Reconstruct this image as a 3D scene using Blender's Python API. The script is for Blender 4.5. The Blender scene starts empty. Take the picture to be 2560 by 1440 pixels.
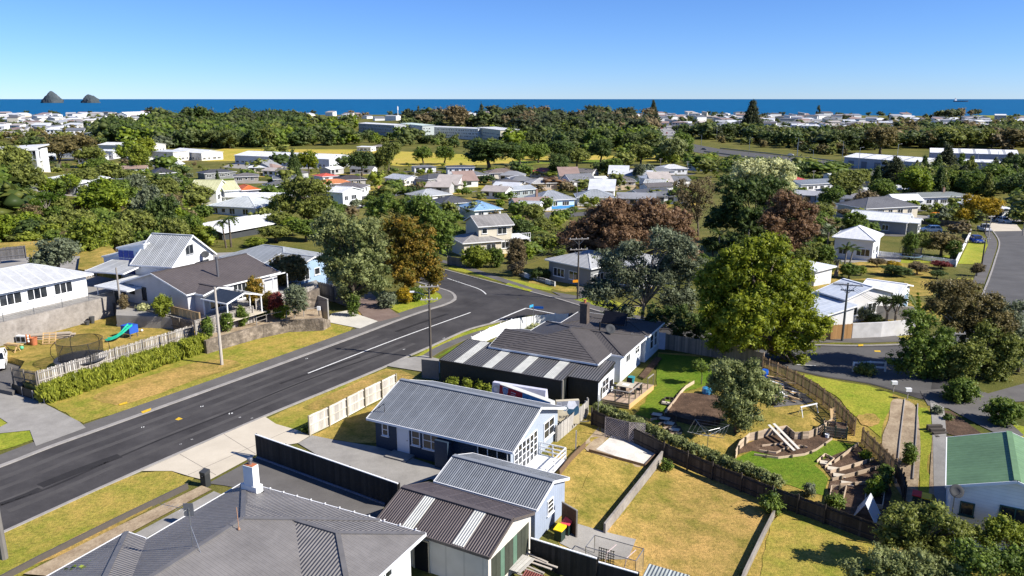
import bpy, bmesh, math, random
import numpy as np
from mathutils import Vector, Matrix
from mathutils.geometry import tessellate_polygon
R = math.radians
sc = bpy.context.scene
col = sc.collection
# ------------------------------------------------------------------ camera
CAMH = 26.0
FPX = 1934.0
PITCH = math.atan(473.5 / FPX)
cam = bpy.data.cameras.new('camera')
cam.sensor_width = 36.0
cam.lens = 36.0 * FPX / 2560.0
cam.clip_start = 0.5
cam.clip_end = 200000.0
camo = bpy.data.objects.new('camera', cam)
camo.location = (0, 0, CAMH)
camo.rotation_euler = (R(90) - PITCH, 0, 0)
col.objects.link(camo)
sc.camera = camo
# ------------------------------------------------------------------ sky and sun
SUN_EL = 38.0
SUN_DIR = Vector((0.95, -0.31, 0)).normalized()          # horizontal direction towards the sun
world = bpy.data.worlds.new('World')
sc.world = world
world.use_nodes = True
wn = world.node_tree
wbg = wn.nodes['Background']
sky = wn.nodes.new('ShaderNodeTexSky')
sky.sky_type = 'NISHITA'
sky.sun_disc = False
sky.sun_elevation = R(SUN_EL)
sky.sun_rotation = math.atan2(SUN_DIR.x, SUN_DIR.y)
sky.altitude = 2000.0
sky.air_density = 1.0
sky.dust_density = 0.0
sky.ozone_density = 10.0
tint = wn.nodes.new('ShaderNodeMix')
tint.data_type = 'RGBA'
tint.blend_type = 'MULTIPLY'
tint.inputs[0].default_value = 1.0
tint.inputs[7].default_value = (0.75, 0.81, 0.97, 1)
wn.links.new(sky.outputs[0], tint.inputs[6])
wn.links.new(tint.outputs[2], wbg.inputs[0])
wbg.inputs[1].default_value = 0.092
sun = bpy.data.lights.new('sun', 'SUN')
sun.energy = 5.0
sun.angle = R(0.53)
sun.color = (1.0, 0.94, 0.84)
suno = bpy.data.objects.new('sun', sun)
sd = Vector((SUN_DIR.x * math.cos(R(SUN_EL)), SUN_DIR.y * math.cos(R(SUN_EL)), math.sin(R(SUN_EL))))
suno.rotation_euler = sd.to_track_quat('Z', 'Y').to_euler()
suno.location = (60, -20, 80)
col.objects.link(suno)
sc.view_settings.view_transform = 'Standard'
sc.view_settings.look = 'None'
sc.view_settings.exposure = 0.8
sc.view_settings.gamma = 1.0
sc.view_settings.use_curve_mapping = False
try:
    sc.cycles.max_bounces = 5
    sc.cycles.diffuse_bounces = 3
    sc.cycles.glossy_bounces = 2
    sc.cycles.transmission_bounces = 4
    sc.cycles.transparent_max_bounces = 8
    sc.cycles.caustics_reflective = False
    sc.cycles.caustics_refractive = False
except Exception:
    pass
# ------------------------------------------------------------------ terrain height and pixel rays
cp, sp = math.cos(PITCH), math.sin(PITCH)
_PY = [0, 100, 160, 235, 345, 440, 540, 700, 970, 1300, 1440, 1480, 1600]
_PZ = [0, 0, -3.0, -6.8, -9.7, -11.5, -12.5, -11.5, -7.5, -2.5, -2.0, -40, -42]
def sstep(a, b, x):
    t = max(0.0, min(1.0, (x - a) / (b - a)))
    return t * t * (3 - 2 * t)
def T(x, y):
    r = math.hypot(x * 0.55, y) if y > 0 else abs(x)
    z = float(np.interp(r, _PY, _PZ))
    z += 13.0 * math.exp(-((x + 135) / 48.0) ** 2 - ((y - 205) / 75.0) ** 2)
    z += 4.0 * math.exp(-((x + 60) / 32.0) ** 2 - ((y - 190) / 60.0) ** 2)
    z += 13.0 * math.exp(-((x + 330) / 120.0) ** 2 - ((y - 830) / 150.0) ** 2) + 7.0 * math.exp(-((x + 70) / 90.0) ** 2 - ((y - 1050) / 150.0) ** 2)
    s = (x - 3.5) * 0.89 - (y - 51) * 0.456
    z -= 1.4 * sstep(-1.0, 9, s) * (1 - sstep(52, 66, y)) * (1 - sstep(26, 36, x))
    return z
def ray(px, py):
    u = (px - 1280.0) / FPX; v = (py - 720.0) / FPX
    return (u, cp - v * sp, -sp - v * cp)
def P(px, py, z=0.0):
    d = ray(px, py); t = (z - CAMH) / d[2]
    return Vector((d[0] * t, d[1] * t, z))
def G(px, py, off=0.0):
    d = ray(px, py)
    z = 0.0
    if d[2] > -0.004: d = (d[0], d[1], -0.004)
    for _ in range(40):
        t = (z - CAMH) / d[2]
        nz = T(d[0] * t, d[1] * t)
        if abs(nz - z) < 0.003: break
        z = z + 0.6 * (nz - z)
    t = (z - CAMH) / d[2]
    x, y = d[0] * t, d[1] * t
    return Vector((x, y, T(x, y) + off))
def PD(px, py, dist):                                     # point on a pixel's ray at ground distance y = dist
    d = ray(px, py); t = dist / d[1]
    return Vector((d[0] * t, d[1] * t, CAMH + d[2] * t))
def mpp(y):                                               # metres per photo pixel at ground distance y
    return y / 1991.0
# ------------------------------------------------------------------ scene graph helpers
def tag(o, label=None, cat=None, group=None, kind=None):
    if label: o['label'] = label
    if cat: o['category'] = cat
    if group: o['group'] = group
    if kind: o['kind'] = kind
    return o
def thing(name, label, cat, loc=(0, 0, 0), rz=0.0, group=None):
    o = bpy.data.objects.new(name, None)
    o.empty_display_size = 0.3
    o.location = loc; o.rotation_euler = (0, 0, rz)
    col.objects.link(o)
    return tag(o, label, cat, group)
def link(name, me, parent=None, loc=None, rot=None, scale=None):
    o = bpy.data.objects.new(name, me)
    col.objects.link(o)
    if parent is not None: o.parent = parent
    if loc is not None: o.location = loc
    if rot is not None: o.rotation_euler = rot
    if scale is not None: o.scale = scale
    return o
class MB:
    def __init__(s):
        s.v = []; s.f = []; s.uv = {}; s.mi = {}
    def face(s, pts, uv=None, mi=0):
        b = len(s.v); s.v.extend([tuple(p) for p in pts])
        s.f.append(tuple(range(b, b + len(pts))))
        if uv: s.uv[len(s.f) - 1] = uv
        if mi: s.mi[len(s.f) - 1] = mi
        return s
    def box(s, x0, y0, z0, x1, y1, z1):
        b = len(s.v)
        s.v.extend([(x0, y0, z0), (x1, y0, z0), (x1, y1, z0), (x0, y1, z0), (x0, y0, z1), (x1, y0, z1), (x1, y1, z1), (x0, y1, z1)])
        for q in ((3, 2, 1, 0), (4, 5, 6, 7), (0, 1, 5, 4), (1, 2, 6, 5), (2, 3, 7, 6), (3, 0, 4, 7)):
            s.f.append(tuple(b + i for i in q))
        return s
    def bar(s, a, c, w, h=None, up=(0, 0, 1)):            # square bar between two points
        a = Vector(a); c = Vector(c); h = h or w
        d = (c - a)
        if d.length < 1e-6: return s
        d.normalize(); up = Vector(up)
        if abs(d.dot(up)) > 0.98: up = Vector((1, 0, 0))
        sx = d.cross(up).normalized(); sy = sx.cross(d).normalized()
        b = len(s.v)
        for p in (a, c):
            for i, j in ((-1, -1), (1, -1), (1, 1), (-1, 1)):
                s.v.append(tuple(p + sx * (i * w / 2) + sy * (j * h / 2)))
        for q in ((0, 1, 2, 3), (7, 6, 5, 4), (0, 4, 5, 1), (1, 5, 6, 2), (2, 6, 7, 3), (3, 7, 4, 0)):
            s.f.append(tuple(b + i for i in q))
        return s
    def tube(s, pts, rad, n=6, cap=True):
        pts = [Vector(p) for p in pts]
        if not hasattr(rad, '__len__'): rad = [rad] * len(pts)
        base = len(s.v); prev = None
        for i, p in enumerate(pts):
            d = (pts[min(i + 1, len(pts) - 1)] - pts[max(i - 1, 0)])
            if d.length < 1e-9: d = Vector((0, 0, 1))
            d.normalize()
            if prev is None:
                up = Vector((0, 0, 1)) if abs(d.z) < 0.9 else Vector((1, 0, 0))
                sx = d.cross(up).normalized()
            else:
                sx = (prev - d * prev.dot(d))
                sx = sx.normalized() if sx.length > 1e-6 else d.orthogonal().normalized()
            prev = sx; sy = d.cross(sx)
            for k in range(n):
                a = 2 * math.pi * k / n
                s.v.append(tuple(p + sx * (rad[i] * math.cos(a)) + sy * (rad[i] * math.sin(a))))
        for i in range(len(pts) - 1):
            for k in range(n):
                a = base + i * n + k; b = base + i * n + (k + 1) % n
                s.f.append((a, b, b + n, a + n))
        if cap:
            s.f.append(tuple(base + k for k in range(n))[::-1])
            s.f.append(tuple(base + (len(pts) - 1) * n + k for k in range(n)))
        return s
    def prism(s, poly, z0, z1):                           # poly ccw list of (x, y); z may be lists
        n = len(poly); b = len(s.v)
        zz0 = z0 if hasattr(z0, '__len__') else [z0] * n
        zz1 = z1 if hasattr(z1, '__len__') else [z1] * n
        s.v.extend([(p[0], p[1], zz0[i]) for i, p in enumerate(poly)])
        s.v.extend([(p[0], p[1], zz1[i]) for i, p in enumerate(poly)])
        tris = tessellate_polygon([[Vector((p[0], p[1], 0)) for p in poly]])
        for t in tris:
            s.f.append(tuple(b + n + i for i in t)); s.f.append(tuple(b + i for i in t[::-1]))
        for i in range(n):
            j = (i + 1) % n
            s.f.append((b + i, b + j, b + n + j, b + n + i))
        return s
    def lathe(s, prof, n=12, cx=0, cy=0):
        b = len(s.v)
        for r, z in prof:
            for k in range(n):
                a = 2 * math.pi * k / n
                s.v.append((cx + r * math.cos(a), cy + r * math.sin(a), z))
        for i in range(len(prof) - 1):
            for k in range(n):
                a = b + i * n + k; c = b + i * n + (k + 1) % n
                s.f.append((a, c, c + n, a + n))
        s.f.append(tuple(b + k for k in range(n))[::-1])
        s.f.append(tuple(b + (len(prof) - 1) * n + k for k in range(n)))
        return s
    def mesh(s, name, mats=None, fix=True, smooth=False):
        me = bpy.data.meshes.new(name)
        me.from_pydata(s.v, [], s.f)
        if s.uv:
            ul = me.uv_layers.new(name='UVMap')
            for fi, uvs in s.uv.items():
                for li, c in zip(me.polygons[fi].loop_indices, uvs):
                    ul.data[li].uv = c
        if mats is not None:
            for m in (mats if isinstance(mats, (list, tuple)) else [mats]): me.materials.append(m)
        for fi, k in s.mi.items(): me.polygons[fi].material_index = k
        if fix and not s.uv:
            bm = bmesh.new(); bm.from_mesh(me)
            bmesh.ops.recalc_face_normals(bm, faces=bm.faces)
            bm.to_mesh(me); bm.free()
        if smooth:
            me.shade_smooth()
        me.update()
        return me
    def build(s, name, mat, parent=None, loc=None, rot=None, fix=True, smooth=False):
        return link(name, s.mesh(name, mat, fix, smooth), parent, loc, rot)
def single(name, label, cat, mb, mat, group=None, loc=None, rot=None, smooth=False):
    return tag(mb.build(name, mat, None, loc, rot, smooth=smooth), label, cat, group)
def copy_tree(o, parent=None, loc=None, rz=None, scale=None, label=None, group=None):
    c = o.copy(); col.objects.link(c); c.parent = parent
    if loc is not None: c.location = loc
    if rz is not None: c.rotation_euler = (0, 0, rz)
    if scale is not None: c.scale = scale if hasattr(scale, '__len__') else (scale,) * 3
    if label: c['label'] = label
    if group: c['group'] = group
    for ch in list(o.children): copy_tree(ch, c)
    return c
# ------------------------------------------------------------------ materials
def S(r, g, b):                                           # sRGB 0-255 to linear
    f = lambda c: (c / 255.0) / 12.92 if c <= 10 else (((c / 255.0) + 0.055) / 1.055) ** 2.4
    return (f(r), f(g), f(b))
_M = {}
def newmat(key):
    m = bpy.data.materials.new(key); m.use_nodes = True
    nt = m.node_tree
    return m, nt, nt.nodes['Principled BSDF']
def nd(nt, t, **kw):
    n = nt.nodes.new(t)
    for k, v in kw.items():
        if k in n.inputs: n.inputs[k].default_value = v
        else: setattr(n, k, v)
    return n
def ramp(nt, fac, stops, interp='LINEAR'):
    r = nt.nodes.new('ShaderNodeValToRGB'); cr = r.color_ramp; cr.interpolation = interp
    cr.elements[0].position = stops[0][0]; cr.elements[0].color = (*stops[0][1], 1)
    cr.elements[1].position = stops[-1][0]; cr.elements[1].color = (*stops[-1][1], 1)
    for p, c in stops[1:-1]:
        e = cr.elements.new(p); e.color = (*c, 1)
    nt.links.new(fac, r.inputs[0]); return r.outputs[0]
def mixc(nt, fac, a, b, mode='MIX'):
    m = nt.nodes.new('ShaderNodeMix'); m.data_type = 'RGBA'; m.blend_type = mode
    if hasattr(fac, 'is_output'): nt.links.new(fac, m.inputs[0])
    else: m.inputs[0].default_value = fac
    for i, c in ((6, a), (7, b)):
        if hasattr(c, 'is_output'): nt.links.new(c, m.inputs[i])
        else: m.inputs[i].default_value = (*c, 1)
    return m.outputs[2]
def math_(nt, op, a, b=None, clamp=False):
    m = nt.nodes.new('ShaderNodeMath'); m.operation = op; m.use_clamp = clamp
    for i, c in ((0, a), (1, b)):
        if c is None: continue
        if hasattr(c, 'is_output'): nt.links.new(c, m.inputs[i])
        else: m.inputs[i].default_value = c
    return m.outputs[0]
def noise(nt, vec, scale, detail=3, rough=0.55):
    n = nd(nt, 'ShaderNodeTexNoise'); n.inputs['Scale'].default_value = scale
    n.inputs['Detail'].default_value = detail; n.inputs['Roughness'].default_value = rough
    if vec is not None: nt.links.new(vec, n.inputs['Vector'])
    return n.outputs[0]
def geo(nt): return nt.nodes.new('ShaderNodeNewGeometry').outputs['Position']
def objc(nt): return nt.nodes.new('ShaderNodeTexCoord').outputs['Object']
def uvc(nt): return nt.nodes.new('ShaderNodeTexCoord').outputs['UV']
def bump(nt, b, h, strength, dist):
    n = nd(nt, 'ShaderNodeBump'); n.inputs['Strength'].default_value = strength; n.inputs['Distance'].default_value = dist
    nt.links.new(h, n.inputs['Height']); nt.links.new(n.outputs[0], b.inputs['Normal'])
def plain(c, rough=0.6, metal=0.0, var=0.12, scale=1.5, spec=0.4, key=None):
    k = key or ('p', tuple(round(x, 4) for x in c), rough, metal, var, scale)
    if k in _M: return _M[k]
    m, nt, b = newmat('paint_%d' % len(_M))
    n = noise(nt, geo(nt), scale, 4)
    lo = tuple(x * (1 - var) for x in c); hi = tuple(min(1, x * (1 + var)) for x in c)
    nt.links.new(ramp(nt, n, [(0.3, lo), (0.7, hi)]), b.inputs['Base Color'])
    b.inputs['Roughness'].default_value = rough; b.inputs['Metallic'].default_value = metal
    b.inputs['Specular IOR Level'].default_value = spec
    _M[k] = m; return m
def wallmat(c, board=0.18, vert=False, rough=0.65, dirt=0.1):
    k = ('w', c, board, vert)
    if k in _M: return _M[k]
    m, nt, b = newmat('cladding_%d' % len(_M))
    oc = objc(nt); sep = nd(nt, 'ShaderNodeSeparateXYZ'); nt.links.new(oc, sep.inputs[0])
    n = noise(nt, geo(nt), 0.9, 4)
    base = ramp(nt, n, [(0.3, tuple(x * (1 - dirt) for x in c)), (0.7, tuple(min(0.9, x * (1 + dirt * .5)) for x in c))])
    if board:
        if vert:
            s = math_(nt, 'ADD', sep.outputs[0], sep.outputs[1])
        else: s = sep.outputs[2]
        fr = math_(nt, 'FRACT', math_(nt, 'DIVIDE', s, board))
        line = math_(nt, 'LESS_THAN', fr, 0.1)
        base = mixc(nt, math_(nt, 'MULTIPLY', line, 0.25), base, tuple(x * 0.4 for x in c))
        bump(nt, b, fr, 0.5, 0.02)
    nt.links.new(base, b.inputs['Base Color'])
    b.inputs['Roughness'].default_value = rough
    b.inputs['Specular IOR Level'].default_value = 0.3
    _M[k] = m; return m
def roofmat(c, kind='corr', rough=0.5, metal=0.0, pitch=0.152, strength=0.6, lap=True):
    k = ('r', c, kind, rough, pitch)
    if k in _M: return _M[k]
    m, nt, b = newmat('roofing_%s_%d' % (kind, len(_M)))
    u = uvc(nt); sep = nd(nt, 'ShaderNodeSeparateXYZ'); nt.links.new(u, sep.inputs[0])
    n1 = noise(nt, geo(nt), 0.35, 5, 0.6); n2 = noise(nt, geo(nt), 2.5, 4)
    nn = math_(nt, 'ADD', math_(nt, 'MULTIPLY', n1, 0.6), math_(nt, 'MULTIPLY', n2, 0.4))
    base = ramp(nt, nn, [(0.32, tuple(x * 0.78 for x in c)), (0.68, tuple(min(0.9, x * 1.2) for x in c))])
    if kind == 'corr':
        s = math_(nt, 'SINE', math_(nt, 'MULTIPLY', sep.outputs[0], 2 * math.pi / pitch))
        h = math_(nt, 'ADD', math_(nt, 'MULTIPLY', s, 0.5), 0.5)
        if lap:
            lp = math_(nt, 'LESS_THAN', math_(nt, 'FRACT', math_(nt, 'DIVIDE', sep.outputs[0], pitch * 6)), 0.09)
            base = mixc(nt, math_(nt, 'MULTIPLY', lp, 0.35), base, tuple(min(0.9, x * 1.8 + 0.04) for x in c))
        bump(nt, b, h, strength, pitch * 0.25)
    elif kind == 'tile':
        fv = math_(nt, 'FRACT', math_(nt, 'DIVIDE', sep.outputs[1], 0.37))
        fu = math_(nt, 'FRACT', math_(nt, 'DIVIDE', sep.outputs[0], 0.32))
        h = math_(nt, 'ADD', math_(nt, 'MULTIPLY', fv, -0.7), math_(nt, 'MULTIPLY', math_(nt, 'SINE', math_(nt, 'MULTIPLY', fu, 6.283)), 0.3))
        dk = math_(nt, 'LESS_THAN', fv, 0.12)
        base = mixc(nt, math_(nt, 'MULTIPLY', dk, 0.4), base, tuple(x * 0.35 for x in c))
        bump(nt, b, h, 0.8, 0.05)
    nt.links.new(base, b.inputs['Base Color'])
    b.inputs['Roughness'].default_value = rough; b.inputs['Metallic'].default_value = metal
    b.inputs['Specular IOR Level'].default_value = 0.35
    _M[k] = m; return m
def glassmat():
    if 'glass' in _M: return _M['glass']
    m, nt, b = newmat('window_glass')
    n = noise(nt, geo(nt), 0.8, 2)
    nt.links.new(ramp(nt, n, [(0.35, (0.008, 0.011, 0.016)), (0.7, (0.045, 0.05, 0.055))]), b.inputs['Base Color'])
    b.inputs['Roughness'].default_value = 0.06; b.inputs['Specular IOR Level'].default_value = 0.6
    _M['glass'] = m; return m
def grassmat(key, green, dry, bias=0.5, scale=0.25, contrast=0.18, blade=1.0):
    k = ('g', key)
    if k in _M: return _M[k]
    m, nt, b = newmat('grass_' + key)
    g = geo(nt)
    n1 = noise(nt, g, scale, 4, 0.6); n2 = noise(nt, g, scale * 6, 3, 0.6); n3 = noise(nt, g, 5.0, 5, 0.75)
    n = math_(nt, 'ADD', math_(nt, 'MULTIPLY', n1, 0.6), math_(nt, 'MULTIPLY', n2, 0.4))
    c = ramp(nt, n, [(bias - contrast, green), (bias, tuple((a + b_) * 0.5 for a, b_ in zip(green, dry))), (bias + contrast, dry)])
    c = mixc(nt, 1.0, c, ramp(nt, n3, [(0.3, (0.5, 0.54, 0.48)), (0.7, (1.4, 1.36, 1.3))]), 'MULTIPLY')
    nt.links.new(c, b.inputs['Base Color'])
    b.inputs['Roughness'].default_value = 0.9; b.inputs['Specular IOR Level'].default_value = 0.1
    n4 = noise(nt, g, 14.0, 2, 0.7)
    bump(nt, b, n4, 0.7 * blade, 0.08)
    _M[k] = m; return m
def groundmat(key, stops, scale=1.0, fine=12.0, rough=0.85, bs=0.3, bd=0.03):
    k = ('gr', key)
    if k in _M: return _M[k]
    m, nt, b = newmat(key)
    g = geo(nt)
    n1 = noise(nt, g, scale, 5, 0.65); n2 = noise(nt, g, fine, 3, 0.7)
    n = math_(nt, 'ADD', math_(nt, 'MULTIPLY', n1, 0.65), math_(nt, 'MULTIPLY', n2, 0.35))
    nt.links.new(ramp(nt, n, stops), b.inputs['Base Color'])
    b.inputs['Roughness'].default_value = rough; b.inputs['Specular IOR Level'].default_value = 0.2
    bump(nt, b, n2, bs, bd)
    _M[k] = m; return m
def woodmat(c, key=None, var=0.3):
    k = ('wood', c, var)
    if k in _M: return _M[k]
    m, nt, b = newmat('timber_%d' % len(_M))
    inf = nt.nodes.new('ShaderNodeObjectInfo').outputs['Random']
    n = noise(nt, geo(nt), 3.0, 4, 0.7)
    nn = math_(nt, 'ADD', math_(nt, 'MULTIPLY', n, 0.55), math_(nt, 'MULTIPLY', inf, 0.45))
    nt.links.new(ramp(nt, nn, [(0.2, tuple(x * (1 - var) for x in c)), (0.8, tuple(min(.9, x * (1 + var)) for x in c))]), b.inputs['Base Color'])
    b.inputs['Roughness'].default_value = 0.8; b.inputs['Specular IOR Level'].default_value = 0.2
    _M[k] = m; return m
def leafmat(key, dark, light, trans=0.42, rough=0.5):
    k = ('leaf', key)
    if k in _M: return _M[k]
    m = bpy.data.materials.new('foliage_' + key); m.use_nodes = True
    nt = m.node_tree; nt.nodes.clear()
    out = nd(nt, 'ShaderNodeOutputMaterial')
    at = nd(nt, 'ShaderNodeAttribute'); at.attribute_name = 'tint'
    inf = nt.nodes.new('ShaderNodeObjectInfo').outputs['Random']
    t = math_(nt, 'ADD', math_(nt, 'MULTIPLY', at.outputs['Fac'], 0.85), math_(nt, 'MULTIPLY', inf, 0.15))
    c = ramp(nt, t, [(0.05, dark), (0.95, light)])
    d = nd(nt, 'ShaderNodeBsdfPrincipled'); d.inputs['Roughness'].default_value = rough
    d.inputs['Specular IOR Level'].default_value = 0.25
    nt.links.new(c, d.inputs['Base Color'])
    tr = nd(nt, 'ShaderNodeBsdfTranslucent'); nt.links.new(c, tr.inputs[0])
    mx = nd(nt, 'ShaderNodeMixShader'); mx.inputs[0].default_value = trans
    nt.links.new(d.outputs[0], mx.inputs[1]); nt.links.new(tr.outputs[0], mx.inputs[2])
    nt.links.new(mx.outputs[0], out.inputs[0])
    _M[k] = m; return m
WHITE = (0.72, 0.73, 0.74)
M_white = plain(WHITE, 0.5, var=0.05)
M_trim = plain((0.75, 0.76, 0.77), 0.45, var=0.04, key='trim')
M_conc = groundmat('concrete', [(0.3, (0.2, 0.19, 0.175)), (0.7, (0.34, 0.325, 0.3))], 0.6)
M_concpale = groundmat('pale_concrete', [(0.3, (0.44, 0.39, 0.31)), (0.7, (0.58, 0.52, 0.42))], 0.35, bs=0.15)
M_asph = groundmat('asphalt', [(0.28, (0.026, 0.024, 0.025)), (0.5, (0.052, 0.049, 0.05)), (0.72, (0.085, 0.08, 0.079))], 0.3, 20, bs=0.25, bd=0.02)
M_asph2 = groundmat('old_asphalt', [(0.28, (0.065, 0.063, 0.063)), (0.72, (0.12, 0.117, 0.115))], 0.3, 18, bs=0.25, bd=0.02)
M_path = groundmat('footpath_asphalt', [(0.28, (0.085, 0.08, 0.078)), (0.72, (0.15, 0.142, 0.135))], 0.5, 16)
M_kerb = groundmat('kerb_concrete', [(0.3, (0.2, 0.19, 0.18)), (0.7, (0.36, 0.34, 0.32))], 1.2, 10)
M_soil = groundmat('bark_mulch', [(0.3, (0.03, 0.02, 0.014)), (0.55, (0.1, 0.062, 0.04)), (0.75, (0.2, 0.14, 0.1))], 1.0, 7.0, bs=0.8, bd=0.08)
M_dirt = groundmat('dry_soil', [(0.3, (0.17, 0.115, 0.07)), (0.7, (0.47, 0.38, 0.26))], 0.8, 5.0, bs=0.6, bd=0.06)
M_metal = plain((0.35, 0.36, 0.37), 0.35, 0.8, key='steel')
M_black = plain((0.012, 0.012, 0.013), 0.55, key='blackpaint')
M_rubber = plain((0.02, 0.02, 0.02), 0.8, key='rubber')
M_wood_grey = woodmat((0.3, 0.275, 0.25))
M_wood_brown = woodmat((0.19, 0.125, 0.075))
M_wood_pine = woodmat((0.5, 0.34, 0.17))
M_pole = woodmat((0.1, 0.085, 0.07))
M_bark = groundmat('tree_bark', [(0.3, (0.05, 0.04, 0.03)), (0.7, (0.16, 0.13, 0.1))], 1.5, 6.0, bs=0.8, bd=0.1)
M_barkpale = groundmat('pale_bark', [(0.3, (0.14, 0.12, 0.1)), (0.7, (0.34, 0.3, 0.26))], 1.5, 6.0, bs=0.8, bd=0.1)
# ------------------------------------------------------------------ draped sheets, strips, ground
def smooth_line(pts, n=6, closed=False):
    pts = [Vector(p) for p in pts]; out = []
    m = len(pts)
    for i in range(m if closed else m - 1):
        if closed: a, b, c, d = (pts[(i + k) % m] for k in (-1, 0, 1, 2))
        else: a, b, c, d = pts[max(0, i - 1)], pts[i], pts[i + 1], pts[min(m - 1, i + 2)]
        for k in range(n):
            t = k / n
            out.append(0.5 * ((2 * b) + (c - a) * t + (2 * a - 5 * b + 4 * c - d) * t * t + (3 * b - a - 3 * c + d) * t ** 3))
    if not closed: out.append(pts[-1])
    return out
def resample(pts, step):
    pts = [Vector(p) for p in pts]; out = [pts[0]]; acc = 0.0
    tot = sum((b - a).length for a, b in zip(pts, pts[1:]))
    n = max(1, int(round(tot / step))); st = tot / n; need = st
    for a, b in zip(pts, pts[1:]):
        L = (b - a).length; pos = 0.0
        while L - pos >= need - 1e-9 and len(out) < n:
            pos += need; out.append(a.lerp(b, pos / L)); need = st
        need -= (L - pos)
    out.append(pts[-1])
    return out
def sheet(name, world_pts, off, mat, kind='structure', maxlen=1.6, zfn=T, parent=None, label=None, cat=None):
    bm = bmesh.new()
    vs = [bm.verts.new((p[0], p[1], 0)) for p in world_pts]
    f = bm.faces.new(vs)
    bmesh.ops.triangulate(bm, faces=[f])
    for _ in range(8):
        es = [e for e in bm.edges if e.calc_length() > maxlen]
        if not es: break
        bmesh.ops.subdivide_edges(bm, edges=es, cuts=1)
        bmesh.ops.triangulate(bm, faces=[f for f in bm.faces if len(f.verts) > 3])
    if name in ('lawn', 'grass_verge'):
        jr = random.Random(len(bm.verts))
        for v in bm.verts:
            if v.is_boundary and v.co.y < 130: v.co.x += jr.uniform(-.13, .13); v.co.y += jr.uniform(-.13, .13)
    for v in bm.verts: v.co.z = zfn(v.co.x, v.co.y) + off
    for f in bm.faces:
        f.normal_update()
        if f.normal.z < 0: f.normal_flip()
    me = bpy.data.meshes.new(name); bm.to_mesh(me); bm.free(); me.materials.append(mat)
    o = link(name, me, parent)
    if kind: o['kind'] = kind
    if label: tag(o, label, cat)
    return o
def psheet(name, px, off, mat, smooth=False, **kw):
    pts = [G(*p) for p in px]
    if smooth: pts = smooth_line(pts, 4, True)
    return sheet(name, pts, off, mat, **kw)
def ribbon(name, line, w0, w1, z0, z1, mat, kind='structure', zfn=T, parent=None, step=1.5):
    """strip following a line: lateral offsets w0..w1 (right positive), solid between z0 and z1 above the ground"""
    line = resample([Vector((p[0], p[1], 0)) for p in line], step)
    mb = MB(); n = len(line)
    for i, p in enumerate(line):
        d = (line[min(i + 1, n - 1)] - line[max(i - 1, 0)]); d.normalize()
        s = Vector((d.y, -d.x, 0))
        a = p + s * w0; b = p + s * w1
        za, zb = zfn(a.x, a.y), zfn(b.x, b.y)
        mb.v += [(a.x, a.y, za + z0), (a.x, a.y, za + z1), (b.x, b.y, zb + z1), (b.x, b.y, zb + z0)]
    for i in range(n - 1):
        q = 4 * i
        for k in range(3): mb.f.append((q + k, q + k + 1, q + k + 5, q + k + 4))
    mb.f.append((0, 1, 2, 3)); q = 4 * (n - 1); mb.f.append((q + 3, q + 2, q + 1, q))
    o = mb.build(name, mat, parent)
    if kind: o['kind'] = kind
    return o
def slab(name, px, ztop, zbot, mat, kind='structure', world=None, label=None, cat=None):
    pts = world or [P(x, y, ztop) for x, y in px]
    a = sum(pts[i].x * pts[(i + 1) % len(pts)].y - pts[(i + 1) % len(pts)].x * pts[i].y for i in range(len(pts)))
    if a < 0: pts = pts[::-1]
    o = MB().prism([(p.x, p.y) for p in pts], zbot, ztop).build(name, mat)
    if kind: o['kind'] = kind
    if label: tag(o, label, cat)
    return o
GRN = (0.085, 0.135, 0.018); GRN2 = (0.21, 0.22, 0.032); DRY = (0.42, 0.3, 0.09); DRY2 = (0.4, 0.29, 0.075)
M_lawn = grassmat('verge', GRN2, DRY2, 0.5, 0.14, 0.1)
M_lawndry = grassmat('dry', (0.19, 0.17, 0.034), (0.45, 0.29, 0.1), 0.47, 0.13, .11)
M_lawngreen = grassmat('green', (0.085, 0.165, 0.012), (0.19, 0.22, 0.028), 0.55, 0.35)
M_lawnbright = grassmat('bright', (0.17, 0.24, 0.02), (0.38, 0.34, 0.055), 0.52, 0.15)
M_lawnolive = grassmat('olive', (0.165, 0.155, 0.028), (0.42, 0.29, 0.085), 0.49, 0.16, .11)
M_wild = grassmat('wild', (0.07, 0.085, 0.018), (0.19, 0.165, 0.05), 0.52, 0.06)
M_field = grassmat('field', (0.3, 0.3, 0.03), (0.52, 0.37, 0.1), 0.5, 0.02)
# ground: one fan-shaped sheet from in front of the camera to the coast
na, nr = 200, 230
angs = np.linspace(R(-58), R(58), na)
rads = np.concatenate([np.linspace(8, 120, 130), np.geomspace(122, 1435, 95), [1443, 1455, 1475, 1500, 1600]])
nr = len(rads)
gv = []
for r in rads:
    for a in angs:
        x, y = r * math.sin(a), r * math.cos(a)
        gv.append((x, y, T(x, y)))
gf = [(i * na + j, i * na + j + 1, (i + 1) * na + j + 1, (i + 1) * na + j) for i in range(nr - 1) for j in range(na - 1)]
me = bpy.data.meshes.new('ground'); me.from_pydata(gv, [], gf[:]); me.materials.append(M_wild)
me.flip_normals(); me.shade_smooth()
tag(link('ground', me), kind='structure')
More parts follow.
